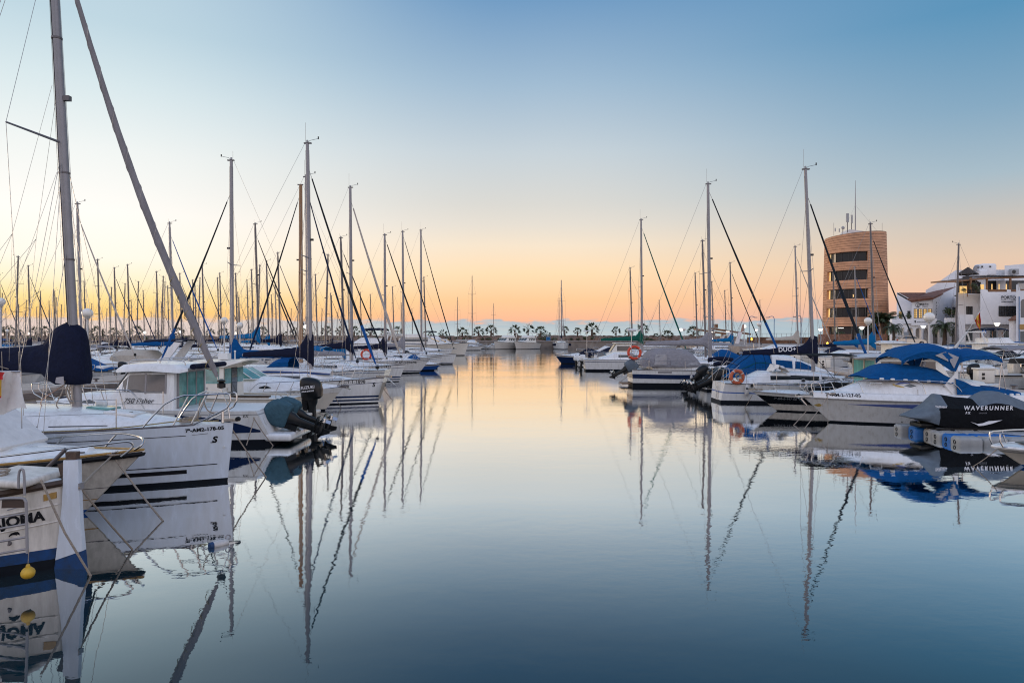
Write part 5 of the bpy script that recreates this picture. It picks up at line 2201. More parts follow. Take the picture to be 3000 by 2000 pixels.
# small dolphin emblem below the name
b = MB()
dol = [(0, 0), (.03, .035), (.07, .05), (.10, .045), (.115, .02), (.118, -.02), (.10, -.005), (.085, .005), (.09, -.02), (.07, -.005), (.04, 0), (.015, -.012), (.0, -.03), (-.005, -.008)]
b.add([(6.32 + u * .75, -(hf(6.32 + u * .75, .50 + v) + .008), .52 + v * .75) for u, v in dol], [tuple(range(len(dol)))], 'decal_black')
tri = [[(0, 0), (.14, .035), (.16, .06), (.13, .045), (.0, .012)], [(.08, .022), (.17, .015), (.15, .022), (.09, .03)]]
for pz in tri:
    b.add([(6.33 + u, -(hf(6.33 + u, .86 + v) + .008), .84 + v) for u, v in pz], [tuple(range(len(pz)))], 'decal_grey')
b.build('emblem', root)
b = MB()
b.slab([(6.62, -(hf(6.62, .93) + .012), .90), (6.72, -(hf(6.72, .93) + .012), .92), (6.72, -(hf(6.72, .98) + .012), 1.0), (6.62, -(hf(6.62, .98) + .012), .985)], (0, .02, 0), 'wood_yellow')
b.build('name_plate', root)
b = MB()
b.lathe([(.03, -.01), (.036, 0), (.036, .02), (.02, .025)], (6.30, -(hf(6.30, .38) - .005), .42), 'alu_dark', 14, 'Y')
b.build('drain_fitting', root)
b = MB()
b.rbox((6.25, -.1, 1.20), (.7, .9, .10), .04, 'gel_old', ry=.06)
b.build('deck_hatch', root)
b = MB()
rr = random.Random(3)
for i in range(5):
    b.torus((6.05 + .05 * rr.random(), -.42 + .04 * i, 1.16 + .035 * i), .14 + .02 * rr.random(), .016, 'rope', 'Z', 16, 5)
b.tube(smooth([(6.55, -.30, 1.16), (6.4, -.38, 1.20), (6.25, -.42, 1.18), (6.0, -.46, 1.2)], 4), .02, 'rope', 5)
b.build('rope_coil', root)
# boarding ladder of tubes in front of the hull
b = MB()
lq = lambda px, py, Y=8.02: P(px, py, Y) - Vector((X0, NY, 0))
b.tube(smooth([lq(-14, 1640), lq(-14, 1470), lq(0, 1461), lq(60, 1459), lq(74, 1466), lq(77, 1490), lq(80, 1620)], 5), .016, 'alu', 8)
for yy in (1502, 1534, 1572, 1607):
    b.tube([lq(-14, yy + 16), lq(79, yy)], .013, 'alu', 8)
b.tube(smooth([lq(54, 1430, 8.06), lq(55, 1390, 8.06), lq(61, 1374, 8.06), lq(70, 1384, 8.06), lq(72, 1450, 8.06)], 4), .014, 'alu', 8)
b.slab([lq(6, 1464, 8.05), lq(68, 1462, 8.05), lq(74, 1486, 8.05), lq(4, 1488, 8.05)], (0, .04, 0), 'dark_wood')
b.build('boarding_ladder', root)
o = thing('buoy', 'small yellow ball buoy hanging at the water beside the boarding ladder', 'buoy', P(82, 1677, 7.95))
b = MB()
b.ell((0, 0, 0), (.074, .074, .070), 'yellow', 18, 12)
b.lathe([(.02, .06), (.024, .075), (.016, .10)], (0, 0, 0), 'yellow', 10)
b.build('float', o)
b = MB()
b.tube([(0, 0, .09), (-.004, .02, .27)], .004, 'rope', 5)
b.tube(arc((0, 0, 0), .0755, -1.2, 1.5, 10, 'YZ'), .004, 'rope', 5)
b.build('cord', o)

# white motor cruiser with overhanging bow behind it
NY = 11.6
X0 = -13.6
root = thing('cabin_boat', 'white cabin boat with long overhanging bow, black rub rail and looped steel bow rails', 'motorboat', (X0, NY, 0))
h = Hull(6.32, 2.5, .86, .86, 1.05, 1.02, .1, .4, .85, 2.6, 1.7, .8, 1.25, .02)
h.mesh([('w', 0, 'boot_blue'), ('w', .07, 'stripe_blue'), ('w', .24, 'gel_old'), ('w', .255, 'wood_yellow'), ('w', .44, 'gel_old'), ('w', .452, 'alu_dark'), ('s', 0, 'gel_old')], 'hull', root, 26, 2)
h.deck('gel', -.02, .05, .09, parent=root)
h.rail(.02, .045, 'rubber', parent=root, dz=-.035)
h.rail(-.02, .022, 'wood_yellow', parent=root, dz=.035, name='wood_trim')
tr = Trunk([(3.2, 1.0, .85, .84, 1.75), (4.55, .95, .78, .86, 1.70), (5.35, .75, .60, .90, 1.10), (6.45, .3, .15, 1.0, 1.07)], .12, .06)
ca = tr.mesh('gel', 'cabin', root)
b = MB()
b.slab([(4.62, -.68, 1.69), (4.62, .68, 1.69), (5.32, .56, 1.15), (5.32, -.56, 1.15)], (.02, 0, .05), 'white_cloth')
b.build('windscreen_cover', ca)
b = MB()
q = lambda px, py, Y: P(px, py, Y) - Vector((X0, NY, 0))
b.tube(smooth([q(-20, 1306, 12.5), q(70, 1293, 12.5), q(200, 1278, 12.45), q(340, 1269, 12.2), q(405, 1278, 11.85), q(420, 1290, 11.6), q(412, 1306, 11.5), q(385, 1323, 11.55)], 5), .017, 'steel', 8)
b.tube(smooth([q(-20, 1340, 10.7), q(100, 1325, 10.75), q(230, 1309, 10.95), q(330, 1297, 11.15), q(372, 1293, 11.3), q(388, 1300, 11.35), q(384, 1314, 11.35), q(354, 1337, 11.3)], 5), .017, 'steel', 8)
b.tube([q(340, 1272, 12.2), q(303, 1314, 12.15)], .015, 'steel', 8)
b.tube([q(186, 1280, 12.45), q(155, 1312, 12.4)], .015, 'steel', 8)
b.build('bow_rail', root)
b = MB()
b.tube([q(193, 1315, 10.75), q(132, 1376, 10.75)], .03, 'alu_dark', 10)
b.box(q(125, 1380, 10.75), (.12, .08, .04), 'plastic_black')
b.build('rod_holder', root)
b = MB()
b.box(q(236, 1327, 11.4), (.12, .05, .04), 'alu_dark')
b.tube([q(310, 1330, 11.4), q(345, 1322, 11.35)], .02, 'steel', 6)
b.torus(q(332, 1332, 11.4), .07, .015, 'rope', 'Z', 14, 5)
b.torus(q(337, 1330, 11.4), .09, .015, 'rope', 'Z', 14, 5)
b.torus(q(325, 1330, 11.38), .06, .014, 'rope', 'Z', 14, 5)
b.build('bow_cleat', root)
# white canvas and a red and yellow flag at the picture's edge
b = MB()
g = []
for i in range(9):
    u = i / 8
    g.append([q(lerp(-30, 60 + 18 * (k / 6) ** 2, u), 1089 + 3 * math.sin(u * 7) + k * (19 + 1.5 * math.sin(u * 5)), 10.9 + .05 * math.sin(u * 9 + k * .6)) for k in range(7)])
b.sheet(g, .012, 'white_cloth')
b.tube([q(61, 1088, 10.9), q(64, 1255, 10.95)], .008, 'steel', 5)
b.tube([q(-30, 1088, 10.9), q(61, 1088, 10.9)], .012, 'steel', 5)
b.tube([q(-30, 1255, 10.95), q(-30, 1088, 10.9)], .012, 'steel', 5)
b.build('canvas_screen', root)
o = thing('flag', 'red and yellow flag hanging at the edge before the white canvas', 'flag', P(-4, 1160, 10.7))
b = MB()
w0 = P(-4, 1160, 10.7)
for (x0_, x1_, y0_, y1_, m_) in ((-22, 14, 1090, 1112, 'red'), (-22, 4, 1112, 1160, 'yellow'), (-22, 4, 1160, 1182, 'red')):
    g = [[P(lerp(x0_, x1_, i / 4) - (6 if k and m_ == 'red' else 0), lerp(y0_, y1_, k / 2), 10.7 + .03 * math.sin(i * 2 + k)) - w0 for k in range(3)] for i in range(5)]
    b.sheet(g, .006, m_)
b.build('cloth', o)
b = MB()
b.tube([P(-22, 1085, 10.7) - w0, P(-22, 1290, 10.7) - w0], .012, 'steel', 6)
b.build('staff', o)

# yacht with the big leaning mast
NY = 14.2
X0 = -15.2
root = thing('sailing_yacht', 'large white sailing yacht with navy mast cover, thick grey furled sail and plumb bow', 'sailboat', (X0, NY, 0))
h = Hull(9.28, 3.1, 1.12, 1.14, 1.21, .12, .3, .45, .75, 2.1, 1.75, .88, 1.0, .012)
h.mesh([('w', 0, 'boot'), ('w', .075, 'boot'), ('w', .5, 'gel_blue'), ('s', 0, 'gel_blue')], 'hull', root, 26, 3)
dk = h.deck('gel', .0, .02, .09, parent=root)
h.rail(-.02, .022, 'alu_dark', parent=root, dz=.015, name='toe_rail', t1=.93)
b = MB()
hf = h.half
strip(b, hf, 4.5, 8.60, [(0, .21), (8.6, .225)], [(0, .29), (8.6, .305)], 'decal_black', (-1, 1), 14)
strip(b, hf, 4.5, 9.12, [(0, .355), (9.12, .372)], [(0, .372), (9.12, .388)], 'decal_black', (-1, 1), 14)
strip(b, hf, 4.5, 8.62, [(0, .93), (8.62, .998)], [(0, .942), (8.62, 1.010)], 'decal_black', (-1, 1), 14)
strip(b, hf, 8.72, 8.98, [(8.72, 1.008), (8.98, 1.02)], [(8.72, 1.012), (8.98, 1.028)], 'decal_black', (-1, 1), 4)
b.build('hull_stripe', root)
side_text('7ª-AM2-178-05', .098, hf, 8.62, 1.07, 'decal_black', 'lettering', root, bold=.004, rot=.035, spacing=1.05)
side_text('S', .17, hf, 9.05, .835, 'decal_black', 'emblem', root, bold=.008, shear=.2)
b = MB()
strip(b, hf, 9.02, 9.11, [(9, .825), (9.2, .825)], [(9, .837), (9.2, .845)], 'decal_black', (-1,), 2)
b.lathe([(.012, 0), (.028, .004), (.028, -.01)], (9.24, -hf(9.24, .72) - .004, .72), 'plastic_white', 12, 'Y')
b.lathe([(.03, -.004), (.03, 0), (.018, .004)], (6.5, -hf(6.5, .9) - .006, .9), 'plastic_white', 12, 'Y')
b.build('bow_fitting', root)
tr = Trunk([(3.0, 1.0, .85, 1.12, 1.58), (6.1, 1.0, .82, 1.13, 1.50), (7.4, .72, .55, 1.16, 1.36), (8.35, .38, .2, 1.19, 1.24)], .12, .06)
ca = tr.mesh('gel', 'coachroof', root)
b = MB()
strip(b, tr.half, 4.0, 7.2, [(4, 1.245), (7.2, 1.235)], [(4, 1.275), (7.2, 1.25)], 'glass_dark', (-1, 1), 10)
b.build('window', ca)
b = MB()
b.rbox((7.22, -.12, 1.435), (.62, .5, .06), .025, 'plastic_white', ry=.10)
b.rbox((7.22, -.12, 1.452), (.48, .36, .05), .02, 'gel_deck', ry=.10)
b.rbox((6.65, .1, 1.515), (.5, .42, .05), .02, 'glass_teal', ry=.08)
b.box((7.02, -.2, 1.49), (.06, .05, .03), 'plastic_black')
b.box((7.40, -.22, 1.45), (.06, .05, .03), 'plastic_black')
b.build('deck_hatch', ca)
b = MB()
b.rbox((6.45, .35, 1.56), (.22, .14, .16), .05, 'plastic_white')
b.build('deck_ventilator', ca)
mo, at = mast_set(root, 6.16, 1.44, 12.6, .055, 'alu', .098, (.50,), 1.25, h, 3.1, None, (.1, 0, 1.15), .006, 1, sail=True, fm=1.14, ft=.9, box=False, sdx=(-.25, -.85))
b = MB()
b.box(at(7.95, 0, .15), (.12, .10, .10), 'alu_dark')
b.tube([at(1.7, -.11), at(12, -.08)], .006, 'wire', 4)
b.build('steaming_light', mo)
b = MB()
b.tube([at(3.2, -.088, -.045), at(12.4, -.072, -.04)], .010, 'rubber', 4)
b.tube([at(3.2, -.094, .035), at(12.4, -.076, .03)], .006, 'wire', 4)
for z_ in (4.6, 6.4, 9.2):
    b.lathe([(.104, -.02), (.106, 0), (.104, .02)], at(z_), 'alu_dark', 12)
b.build('mast_track', mo)
b = MB()
b.tube([at(2.3, 0, -.1), (1.9, 0, 2.25)], .07, 'alu', 8)
b.build('boom', root)
# navy cover round the boom and the mast foot
rings = []
for (x, zl, zh, w) in ((6.40, 2.06, 3.05, .10), (6.36, 2.02, 3.16, .20), (6.22, 2.00, 3.26, .25), (6.02, 2.02, 3.30, .26), (5.80, 2.02, 3.20, .25), (5.62, 2.12, 2.98, .23), (5.50, 2.24, 2.86, .21), (5.2, 2.26, 2.79, .20), (4.6, 2.26, 2.76, .20), (3.9, 2.26, 2.70, .19), (3.0, 2.26, 2.6, .17), (2.0, 2.26, 2.48, .12)):
    ring = []
    for a, z in ((-.6, 0), (-1, .12), (-1.05, .3), (-.95, .5), (-.75, .75), (-.4, .97), (0, 1), (.4, .97), (.75, .75), (.95, .5), (1.05, .3), (1, .12), (.6, 0)):
        k = .055 * (zh - zl) if x > 5.5 else 0
        ring.append(Vector((x - k * z, a * w + random.uniform(-.008, .008), lerp(zl, zh, z) + random.uniform(-.012, .012))))
    rings.append(ring)
b = MB()
b.loft(rings, 'navy')
cv = b.build('sail_cover', root, sharp=60)
b = MB()
b.slab([(6.06, -.275, 2.02), (5.88, -.275, 2.06), (5.90, -.275, 2.17), (6.05, -.275, 2.19)], (0, .015, 0), 'clear_vinyl')
for x in (4.4, 4.75, 5.1):
    b.tube([(x, -.225, 2.7), (x + .02, -.23, 2.25)], .008, 'rope', 5)
b.tube([(4.42, -.232, 2.42), (4.7, -.236, 2.40), (4.9, -.236, 2.34)], .008, 'rope', 5)
b.build('cover_tie', cv)
fu = furled(root, (9.28, 0, 1.58), at(11.4, 0, .1), .082, 'furl_grey', .30, tip=None, n=26)
b = MB()
fa, fc2 = Vector((9.28, 0, 1.58)), at(11.4, 0, .1)
pts = []
for i in range(70):
    u = lerp(.07, .30, i / 69)
    p = fa.lerp(fc2, u)
    p.z -= .30 * math.sin(PI * u)
    p.x -= .12 * math.sin(PI * u)
    a = i * .55
    pts.append(p + Vector((.084 * math.cos(a), .084 * math.sin(a), .03 * math.cos(a))))
b.tube(pts, .007, 'rope_yellow', 5)
b.build('furling_line', fu)
b = MB()
pts = []
for i in range(220):                     # the wrapped edge of the sail winding up the stay
    u = lerp(.08, .93, i / 219)
    p = fa.lerp(fc2, u)
    k = pl((u - .06) / .895, [(0, .45), (.05, .85), (.18, 1.05), (.6, .85), (1, .5)]) * .079
    p.z -= .30 * math.sin(PI * (u - .06) / .895)
    p.x -= .12 * math.sin(PI * (u - .06) / .895)
    a = i * .30
    pts.append(p + Vector((k * math.cos(a), k * math.sin(a), k * .35 * math.cos(a))))
b.tube(pts, .005, 'furl_beige', 4)
b.build('sail_edge', fu)
guard_rail(h, root, .865, .985, .62, .018, True, .14, 'pulpit', posts=2)
lifelines(h, root, .30, .80, .62, 3, r=.0045)
b = MB()
b.box((9.36, 0, 1.27), (.34, .10, .06), 'steel')
b.lathe([(.04, -.06), (.05, -.02), (.05, .02), (.04, .06)], (9.5, 0, 1.29), 'rubber', 10, 'Y')
b.tube([(9.28, .03, 1.58), (9.33, 0, 1.28)], .014, 'steel', 6)
b.tube([(9.20, -.05, 1.22), (9.20, -.05, 1.46)], .03, 'steel', 6)
b.build('anchor_roller', root)
b = MB()
for i in range(5):
    b.torus((8.55 + .05 * math.sin(i * 2), -.15 + .07 * i - .1, 1.27 + .015 * i), .13 + .03 * math.sin(i), .014, 'rope', 'Z', 16, 5)
b.tube(smooth([(9.15, -.1, 1.27), (8.9, -.2, 1.27), (8.6, -.25, 1.30), (8.3, -.3, 1.27), (7.6, -.9, 1.23), (6.6, -1.2, 1.2), (5.6, -1.35, 1.23), (4.9, -1.3, 1.45), (4.6, -1.25, 1.6), (4.0, -1.35, 1.4)], 5), .012, 'rope_yellow', 5)
b.tube(smooth([(9.1, -.12, 1.4), (8.95, -.2, 1.5), (8.85, -.25, 1.75), (8.75, -.2, 1.3)], 4), .012, 'rope', 5)
b.build('deck_rope', root)
b = MB()
b.lathe([(.03, -.02), (.08, .03), (.09, .12), (.09, .5), (.075, .62), (.03, .68)], (4.75, -1.52, .92), 'navy', 12)
b.tube([(4.75, -1.5, 1.6), (4.72, -1.42, 1.78)], .008, 'rope', 5)
b.build('fender', root)
b = MB()
b.tube([at(4.7, -.1, 0), (6.25, -1.36, 1.15)], .006, 'wire', 5)
b.tube(smooth([at(2.2, -.16, -.1), (6.05, -.3, 1.9), (5.95, -.34, 1.6), (6.1, -.3, 1.5)], 4), .012, 'rope', 5)
b.tube(smooth([at(2.0, .1, -.3), (5.5, -.1, 1.7), (5.5, -.1, 1.55)], 4), .012, 'ring_pale', 5)
for i in range(3):
    b.tube(smooth([at(2.1, -.12, -.06 + .05 * i), at(1.85, -.17, -.1 + .06 * i), at(1.62, -.16, -.02 + .03 * i)], 4), .013, 'rope', 5)
b.build('halyard', root)
b = MB()
for z_, xs_ in ((8.2, (4.9, 3.9, 3.0)), (6.4, (4.3, 3.4))):
    for sd in (-1, 1):
        j = at(z_ * .62, sd * .35, -.9)
        b.tube([at(z_, sd * .08, -.1), j], .004, 'wire', 4)
        for x in xs_:
            b.tube([j, (x, sd * .22, 2.5)], .004, 'wire', 4)
b.tube([at(12.4, 0, -.15), (1.9, 0, 2.35)], .006, 'wire', 4)
b.tube([at(12.4, .05, -.15), (2.6, .3, 4.6)], .006, 'wire', 4)
b.build('lazy_jacks', root)

# pilothouse boat with covered twin outboards, stern to the channel
NY, X0 = 19.9, -6.62
root = thing('pilothouse_boat', 'white pilothouse boat with sliding glass doors and twin tilted outboards under teal covers', 'motorboat')
h = Hull(6.7, 2.5, .96, 1.0, 1.14, .55, -.42, .4, .9, 2.5, 1.7, .86, 1.1)
h.mesh([('w', 0, 'boot'), ('w', .15, 'boot'), ('w', .4, 'gel'), ('s', .12, 'gel'), ('s', .09, 'plastic_grey'), ('s', 0, 'gel')], 'hull', root, 22, 3)
h.deck('gel_deck', .02, .03, .05, parent=root)
b = MB()
strip(b, h.half, .34, 2.6, [(.3, .36), (1.0, .34), (2.6, .36)], [(.3, .40), (.9, .60), (1.5, .76), (2.6, .86)], 'navy_gel', (-1, 1), 10)
b.build('hull_stripe', root)
b = MB()
b.rbox((-.12, 0, .20), (.75, 2.0, .22), .08, 'gel')
b.build('swim_platform', root)
tr = Trunk([(2.75, 1.02, .96, .95, 2.06), (4.05, 1.0, .88, .98, 2.06), (4.55, .98, .80, 1.0, 1.45), (5.6, .7, .5, 1.08, 1.38), (6.6, .25, .12, 1.14, 1.22)], .10, .03)
ca = tr.mesh('gel', 'cabin', root)
b = MB()
strip(b, tr.half, 3.0, 3.52, [(3, 1.44), (4, 1.44)], [(3, 1.95), (4, 1.95)], 'glass_grey', (-1, 1), 3)
strip(b, tr.half, 3.58, 4.22, [(3.5, 1.44), (4.2, 1.48), (4.3, 1.5)], [(3.5, 1.95), (4.0, 1.94), (4.22, 1.76)], 'glass_grey', (-1, 1), 6)
b.slab([(4.10, -.80, 2.02), (4.10, .80, 2.02), (4.53, .74, 1.50), (4.53, -.74, 1.50)], (.02, 0, .02), 'glass_grey')
strip(b, tr.half, 5.0, 5.55, [(5, 1.15), (5.27, 1.13), (5.55, 1.15)], [(5, 1.16), (5.27, 1.24), (5.55, 1.16)], 'glass_dark', (-1, 1), 8)
wi = b.build('window', ca)
b = MB()
for x in (2.98, 3.55):
    strip(b, tr.half, x - .025, x + .025, [(0, 1.42), (9, 1.42)], [(0, 1.97), (9, 1.97)], 'alu', (-1, 1), 1, e=.012)
b.build('window_frame', wi)
b = MB()
for y0, y1 in ((-.78, -.30), (-.26, .26), (.30, .78)):
    b.slab([(2.74, y0, 1.02), (2.74, y1, 1.02), (2.74, y1, 1.98), (2.74, y0, 1.98)], (-.02, 0, 0), 'glass_teal')
dr = b.build('glass_door', ca)
b = MB()
for y in (-.80, -.28, .28, .80):
    b.box((2.73, y, 1.5), (.06, .045, 1.02), 'alu')
b.box((2.73, 0, 2.0), (.055, 1.62, .04), 'alu')
b.build('door_frame', dr)
b = MB()
g = []
for i in range(11):
    u = i / 10
    x = lerp(2.35, 4.42, u)
    zt = 2.20 + pl(u, [(0, -.06), (.15, .02), (.5, .06), (.9, .02), (1, -.08)])
    w = pl(u, [(0, 1.0), (.2, 1.1), (.8, 1.05), (1, .85)])
    zd = zt - pl(u, [(0, .10), (.12, .22), (.9, .2), (1, .12)])
    g.append([(x, -w - .02, zd), (x, -w, zd + .08), (x, -w * .9, zt), (x, 0, zt + .04), (x, w * .9, zt), (x, w, zd + .08), (x, w + .02, zd)])
b.sheet(g, .05, 'gel')
rf = b.build('roof', ca)
b = MB()
for sd in (-1, 1):
    b.tube(smooth([(2.5, sd * .85, 2.2), (2.6, sd * .85, 2.32), (3.4, sd * .85, 2.36), (4.0, sd * .8, 2.34), (4.1, sd * .8, 2.22)], 4), .014, 'steel', 6)
    b.tube([(3.2, sd * .85, 2.2), (3.2, sd * .85, 2.36)], .012, 'steel', 6)
b.tube([(2.55, -.85, 2.32), (2.3, -.8, 2.5), (2.3, .8, 2.5), (2.55, .85, 2.32)], .014, 'steel', 6)
b.build('roof_rail', rf)
b = MB()
b.loft([sup(0, 0, 0, .02, .02, 10)] and [[Vector((2.22 + .09 * math.cos(a) + .03 * math.sin(i * 3), lerp(-1.05, 1.05, i / 8), 2.17 + .075 * math.sin(a))) for a in [2 * PI * j / 10 for j in range(10)]] for i in range(9)], 'navy')
b.build('rolled_awning', rf)
side_text('750 Fisher', .20, lambda x, z: tr.half(x, z) + .0, 4.15, 1.16, 'decal_black', 'lettering', root, side=1, shear=.35, bold=.001, e=.03)
side_text("7ª BA-2-88-09", .13, h.half, 6.86, .93, 'decal_grey', 'lettering', root, side=1, bold=.001)
side_text("EX", .12, h.half, .78, .78, 'decal_black', 'lettering', root, side=1, shear=.3)
guard_rail(h, root, .52, .985, .52, .016, False, .12, posts=5)
b = MB()
g = [[(lerp(4.9, 6.5, i / 6), y * lerp(.62, .2, i / 6), 1.42 - .03 * i + .03 * (1 - y * y)) for y in (-1, -.5, 0, .5, 1)] for i in range(7)]
b.sheet(g, .03, 'navy')
b.build('deck_cushion', root)
for k, y in enumerate((-.38, .38)):
    outboard(root, (-.26, y, .60), R(70), 1.12, cover='teal_cloth', leg='plastic_black')
place(root, 0, 0, X0, NY, PI)

# second pilothouse boat with an upright black outboard
NY, X0 = 24.7, -7.72
root = thing('pilothouse_boat', 'cream white pilothouse boat with teal windows and one upright black outboard', 'motorboat')
h = Hull(5.6, 2.25, .84, .88, 1.0, .5, .02, .4, .9, 2.5, 1.7, .86, 1.1)
h.mesh([('w', 0, 'boot'), ('w', .08, 'boot'), ('s', .22, 'gel_cream'), ('s', .19, 'gel_old'), ('s', 0, 'gel_cream')], 'hull', root, 18, 3)
h.deck('gel_deck', .05, .12, .03, parent=root)
h.rail(.0, .03, 'gel_cream', parent=root, name='gunwale')
tr = Trunk([(2.35, .92, .86, .84, 2.02), (3.6, .9, .80, .88, 2.02), (4.0, .86, .72, .9, 1.42), (5.4, .3, .15, 1.0, 1.1)], .1, .03)
ca = tr.mesh('gel_cream', 'cabin', root)
b = MB()
strip(b, tr.half, 2.5, 3.05, [(0, 1.36), (9, 1.36)], [(0, 1.90), (9, 1.90)], 'glass_teal', (-1, 1), 3)
strip(b, tr.half, 3.1, 3.7, [(3, 1.36), (3.7, 1.42)], [(3, 1.90), (3.5, 1.9), (3.7, 1.75)], 'glass_teal', (-1, 1), 4)
b.slab([(2.34, .28, 1.35), (2.34, .8, 1.35), (2.34, .8, 1.88), (2.34, .28, 1.88)], (-.02, 0, 0), 'glass_teal')
b.slab([(2.34, -.8, 1.35), (2.34, -.28, 1.35), (2.34, -.28, 1.88), (2.34, -.8, 1.88)], (-.02, 0, 0), 'glass_teal')
b.slab([(3.64, -.7, 1.94), (3.64, .7, 1.94), (4.0, .64, 1.46), (4.0, -.64, 1.46)], (.02, 0, .02), 'glass_teal')
b.build('window', ca)
b = MB()
b.slab([(2.335, -.24, .9), (2.335, .24, .9), (2.335, .24, 1.9), (2.335, -.24, 1.9)], (-.02, 0, 0), 'glass_dark')
b.lathe([(.05, 0), (.06, .02), (.03, .04)], (2.3, .55, 1.15), 'gel_old', 12, 'X')
b.build('door', ca)
b = MB()
g = []
for i in range(9):
    u = i / 8
    x = lerp(1.75, 3.95, u)
    zt = 2.14 + pl(u, [(0, .03), (.25, .02), (.8, .02), (1, -.08)])
    w = pl(u, [(0, .85), (.2, .98), (1, .8)])
    zd = zt - pl(u, [(0, .05), (.25, .22), (1, .14)])
    g.append([(x, -w - .02, zd), (x, -w * .95, zt - .02), (x, 0, zt + .03), (x, w * .95, zt - .02), (x, w + .02, zd)])
b.sheet(g, .05, 'gel_cream')
rf = b.build('roof', ca)
b = MB()
b.box((2.6, .2, 2.30), (.34, .3, .22), 'plastic_white')
b.tube([(2.1, .5, 2.2), (2.1, .5, 2.45)], .02, 'plastic_white', 6)
b.ell((2.1, .5, 2.48), .04, 'globe', 8, 6)
b.build('searchlight', rf)
side_text('9/05', .16, lambda x, z: .99, 2.72, 1.98, 'decal_black', 'lettering', root, side=1, bold=.002, e=.02)
side_text('GUYANA 600', .12, tr.half, 3.6, 1.16, 'decal_grey', 'lettering', root, side=1, e=.01)
b = MB()
b.box((1.35, .98, .93), (1.35, .14, .05), 'dark_wood')
b.box((1.35, .95, .80), (1.2, .1, .2), 'gel_old')
b.build('side_locker', root)
b = MB()
for y in (-.8, .8):
    b.tube(smooth([(.15, y, .8), (.15, y, 1.02), (.5, y, 1.06), (.55, y, .82)], 4), .014, 'steel', 6)
b.build('grab_rail', root)
b = MB()
b.rbox((-.25, 0, .22), (.6, 1.9, .12), .05, 'gel_cream')
b.build('swim_platform', root)
outboard(root, (-.42, .1, .70), R(6), 1.22, words=[('SUZUKI', .12, .16, .36, 'decal_white', .15), ('FOUR STROKE', .055, .14, .27, 'decal_white', .3)], side=1)
place(root, 0, 0, X0, NY, PI)

# low white cruiser with teal windscreen, bow to the channel
NY, X0 = 27.7, -13.5
root = thing('cabin_cruiser', 'low white cabin cruiser with teal windscreen, bow rail and registration at the bow', 'motorboat', (X0, NY, 0))
h = Hull(5.9, 2.3, .78, .82, .95, .75, .1, .4, .9, 2.6, 1.7, .84, 1.3)
h.mesh([('w', 0, 'boot'), ('w', .07, 'boot'), ('s', .24, 'gel_cream'), ('s', .2, 'gel_old'), ('s', 0, 'gel')], 'hull', root, 22, 3)
h.deck('gel', 0, .01, .05, parent=root)
tr = Trunk([(1.2, 1.0, .9, .78, 1.2), (3.1, 1.0, .84, .8, 1.36), (4.3, .82, .62, .84, 1.28), (5.6, .42, .26, .9, 1.05), (6.4, .12, .06, .94, .97)], .2, .07)
ca = tr.mesh('gel', 'cabin_top', root)
b = MB()
strip(b, tr.half, 3.55, 4.0, [(3.5, .98), (3.78, .95), (4.0, .98)], [(3.5, 1.0), (3.78, 1.08), (4.0, 1.0)], 'glass_dark', (-1, 1), 6)
b.build('porthole', ca)
windscreen(root, 3.55, 2.85, 1.7, .86, .78, 1.33, 1.76, 'glass_teal', 'plastic_white')
guard_rail(h, root, .55, .98, .36, .015, False, .14, posts=5)
side_text('7ª CT-1-288-06', .17, h.half, 4.55, .70, 'decal_black', 'lettering', root, bold=.001)
b = MB()
b.box((6.68, 0, .98), (.4, .12, .08), 'alu_dark')
b.tube([(6.3, 0, 1.0), (6.85, 0, .93)], .03, 'steel', 6)
b.slab([(6.8, -.1, .98), (6.95, -.12, .90), (6.95, .12, .90), (6.8, .1, .98)], (-.02, 0, -.05), 'steel')
b.build('anchor', root)
b = MB()
b.lathe([(.09, 0), (.09, .3), (.03, .36)], (5.2, -.3, 1.12), 'plastic_white', 10)
b.tube([(5.25, .2, 1.1), (5.25, .2, 1.7)], .02, 'steel', 6)
b.build('deck_light', root)
b = MB()
b.rbox((.9, 0, .95), (1.4, 1.8, .35), .1, 'gel_cream')
b.build('seat', root)
# ---------------------------------------------------------------- nearest boats on the right
# white cabin cruiser with the blue covers, bow to the left
NY = 24.0
TX = 10.22                        # world x of the bow tip
root = thing('cabin_cruiser', 'large white cabin cruiser with bright blue spray hood, blue bimini and blue windscreen cover', 'motorboat')
LT = 7.75
h = Hull(6.75, 2.6, .86, .84, .90, 1.0, .05, .42, .9, 2.7, 1.75, .84, 1.35, .03)
h.mesh([('w', 0, 'boot'), ('w', .06, 'boot'), ('w', .42, 'gel'), ('s', .055, 'gel'), ('s', .03, 'plastic_grey'), ('s', 0, 'gel')], 'hull', root, 26, 3)
h.deck('gel', 0, .01, .05, parent=root)
rx = lambda px, Y=22.9: (LT + TX) - (px - 1500) * Y / F      # local x of a photo column
rz_ = lambda py, Y=22.9: CH - (py - HZ) * Y / F
tr = Trunk([(.2, 1.14, 1.06, .84, 1.02), (1.7, 1.14, .98, .84, 1.12), (2.3, 1.12, .92, .84, 1.52), (4.7, 1.04, .78, .86, 1.60), (5.5, .82, .56, .88, 1.44), (6.5, .46, .26, .92, 1.12), (7.3, .12, .06, .94, .98)], .22, .05)
ca = tr.mesh('gel', 'cabin_top', root, 6)
b = MB()
strip(b, tr.half, rx(2696), rx(2660), [(rx(2696), 1.335), (rx(2678), 1.28), (rx(2660), 1.335)], [(rx(2696), 1.34), (rx(2678), 1.40), (rx(2660), 1.34)], 'glass_grey', (-1, 1), 8)
b.build('porthole', ca)
b = MB()
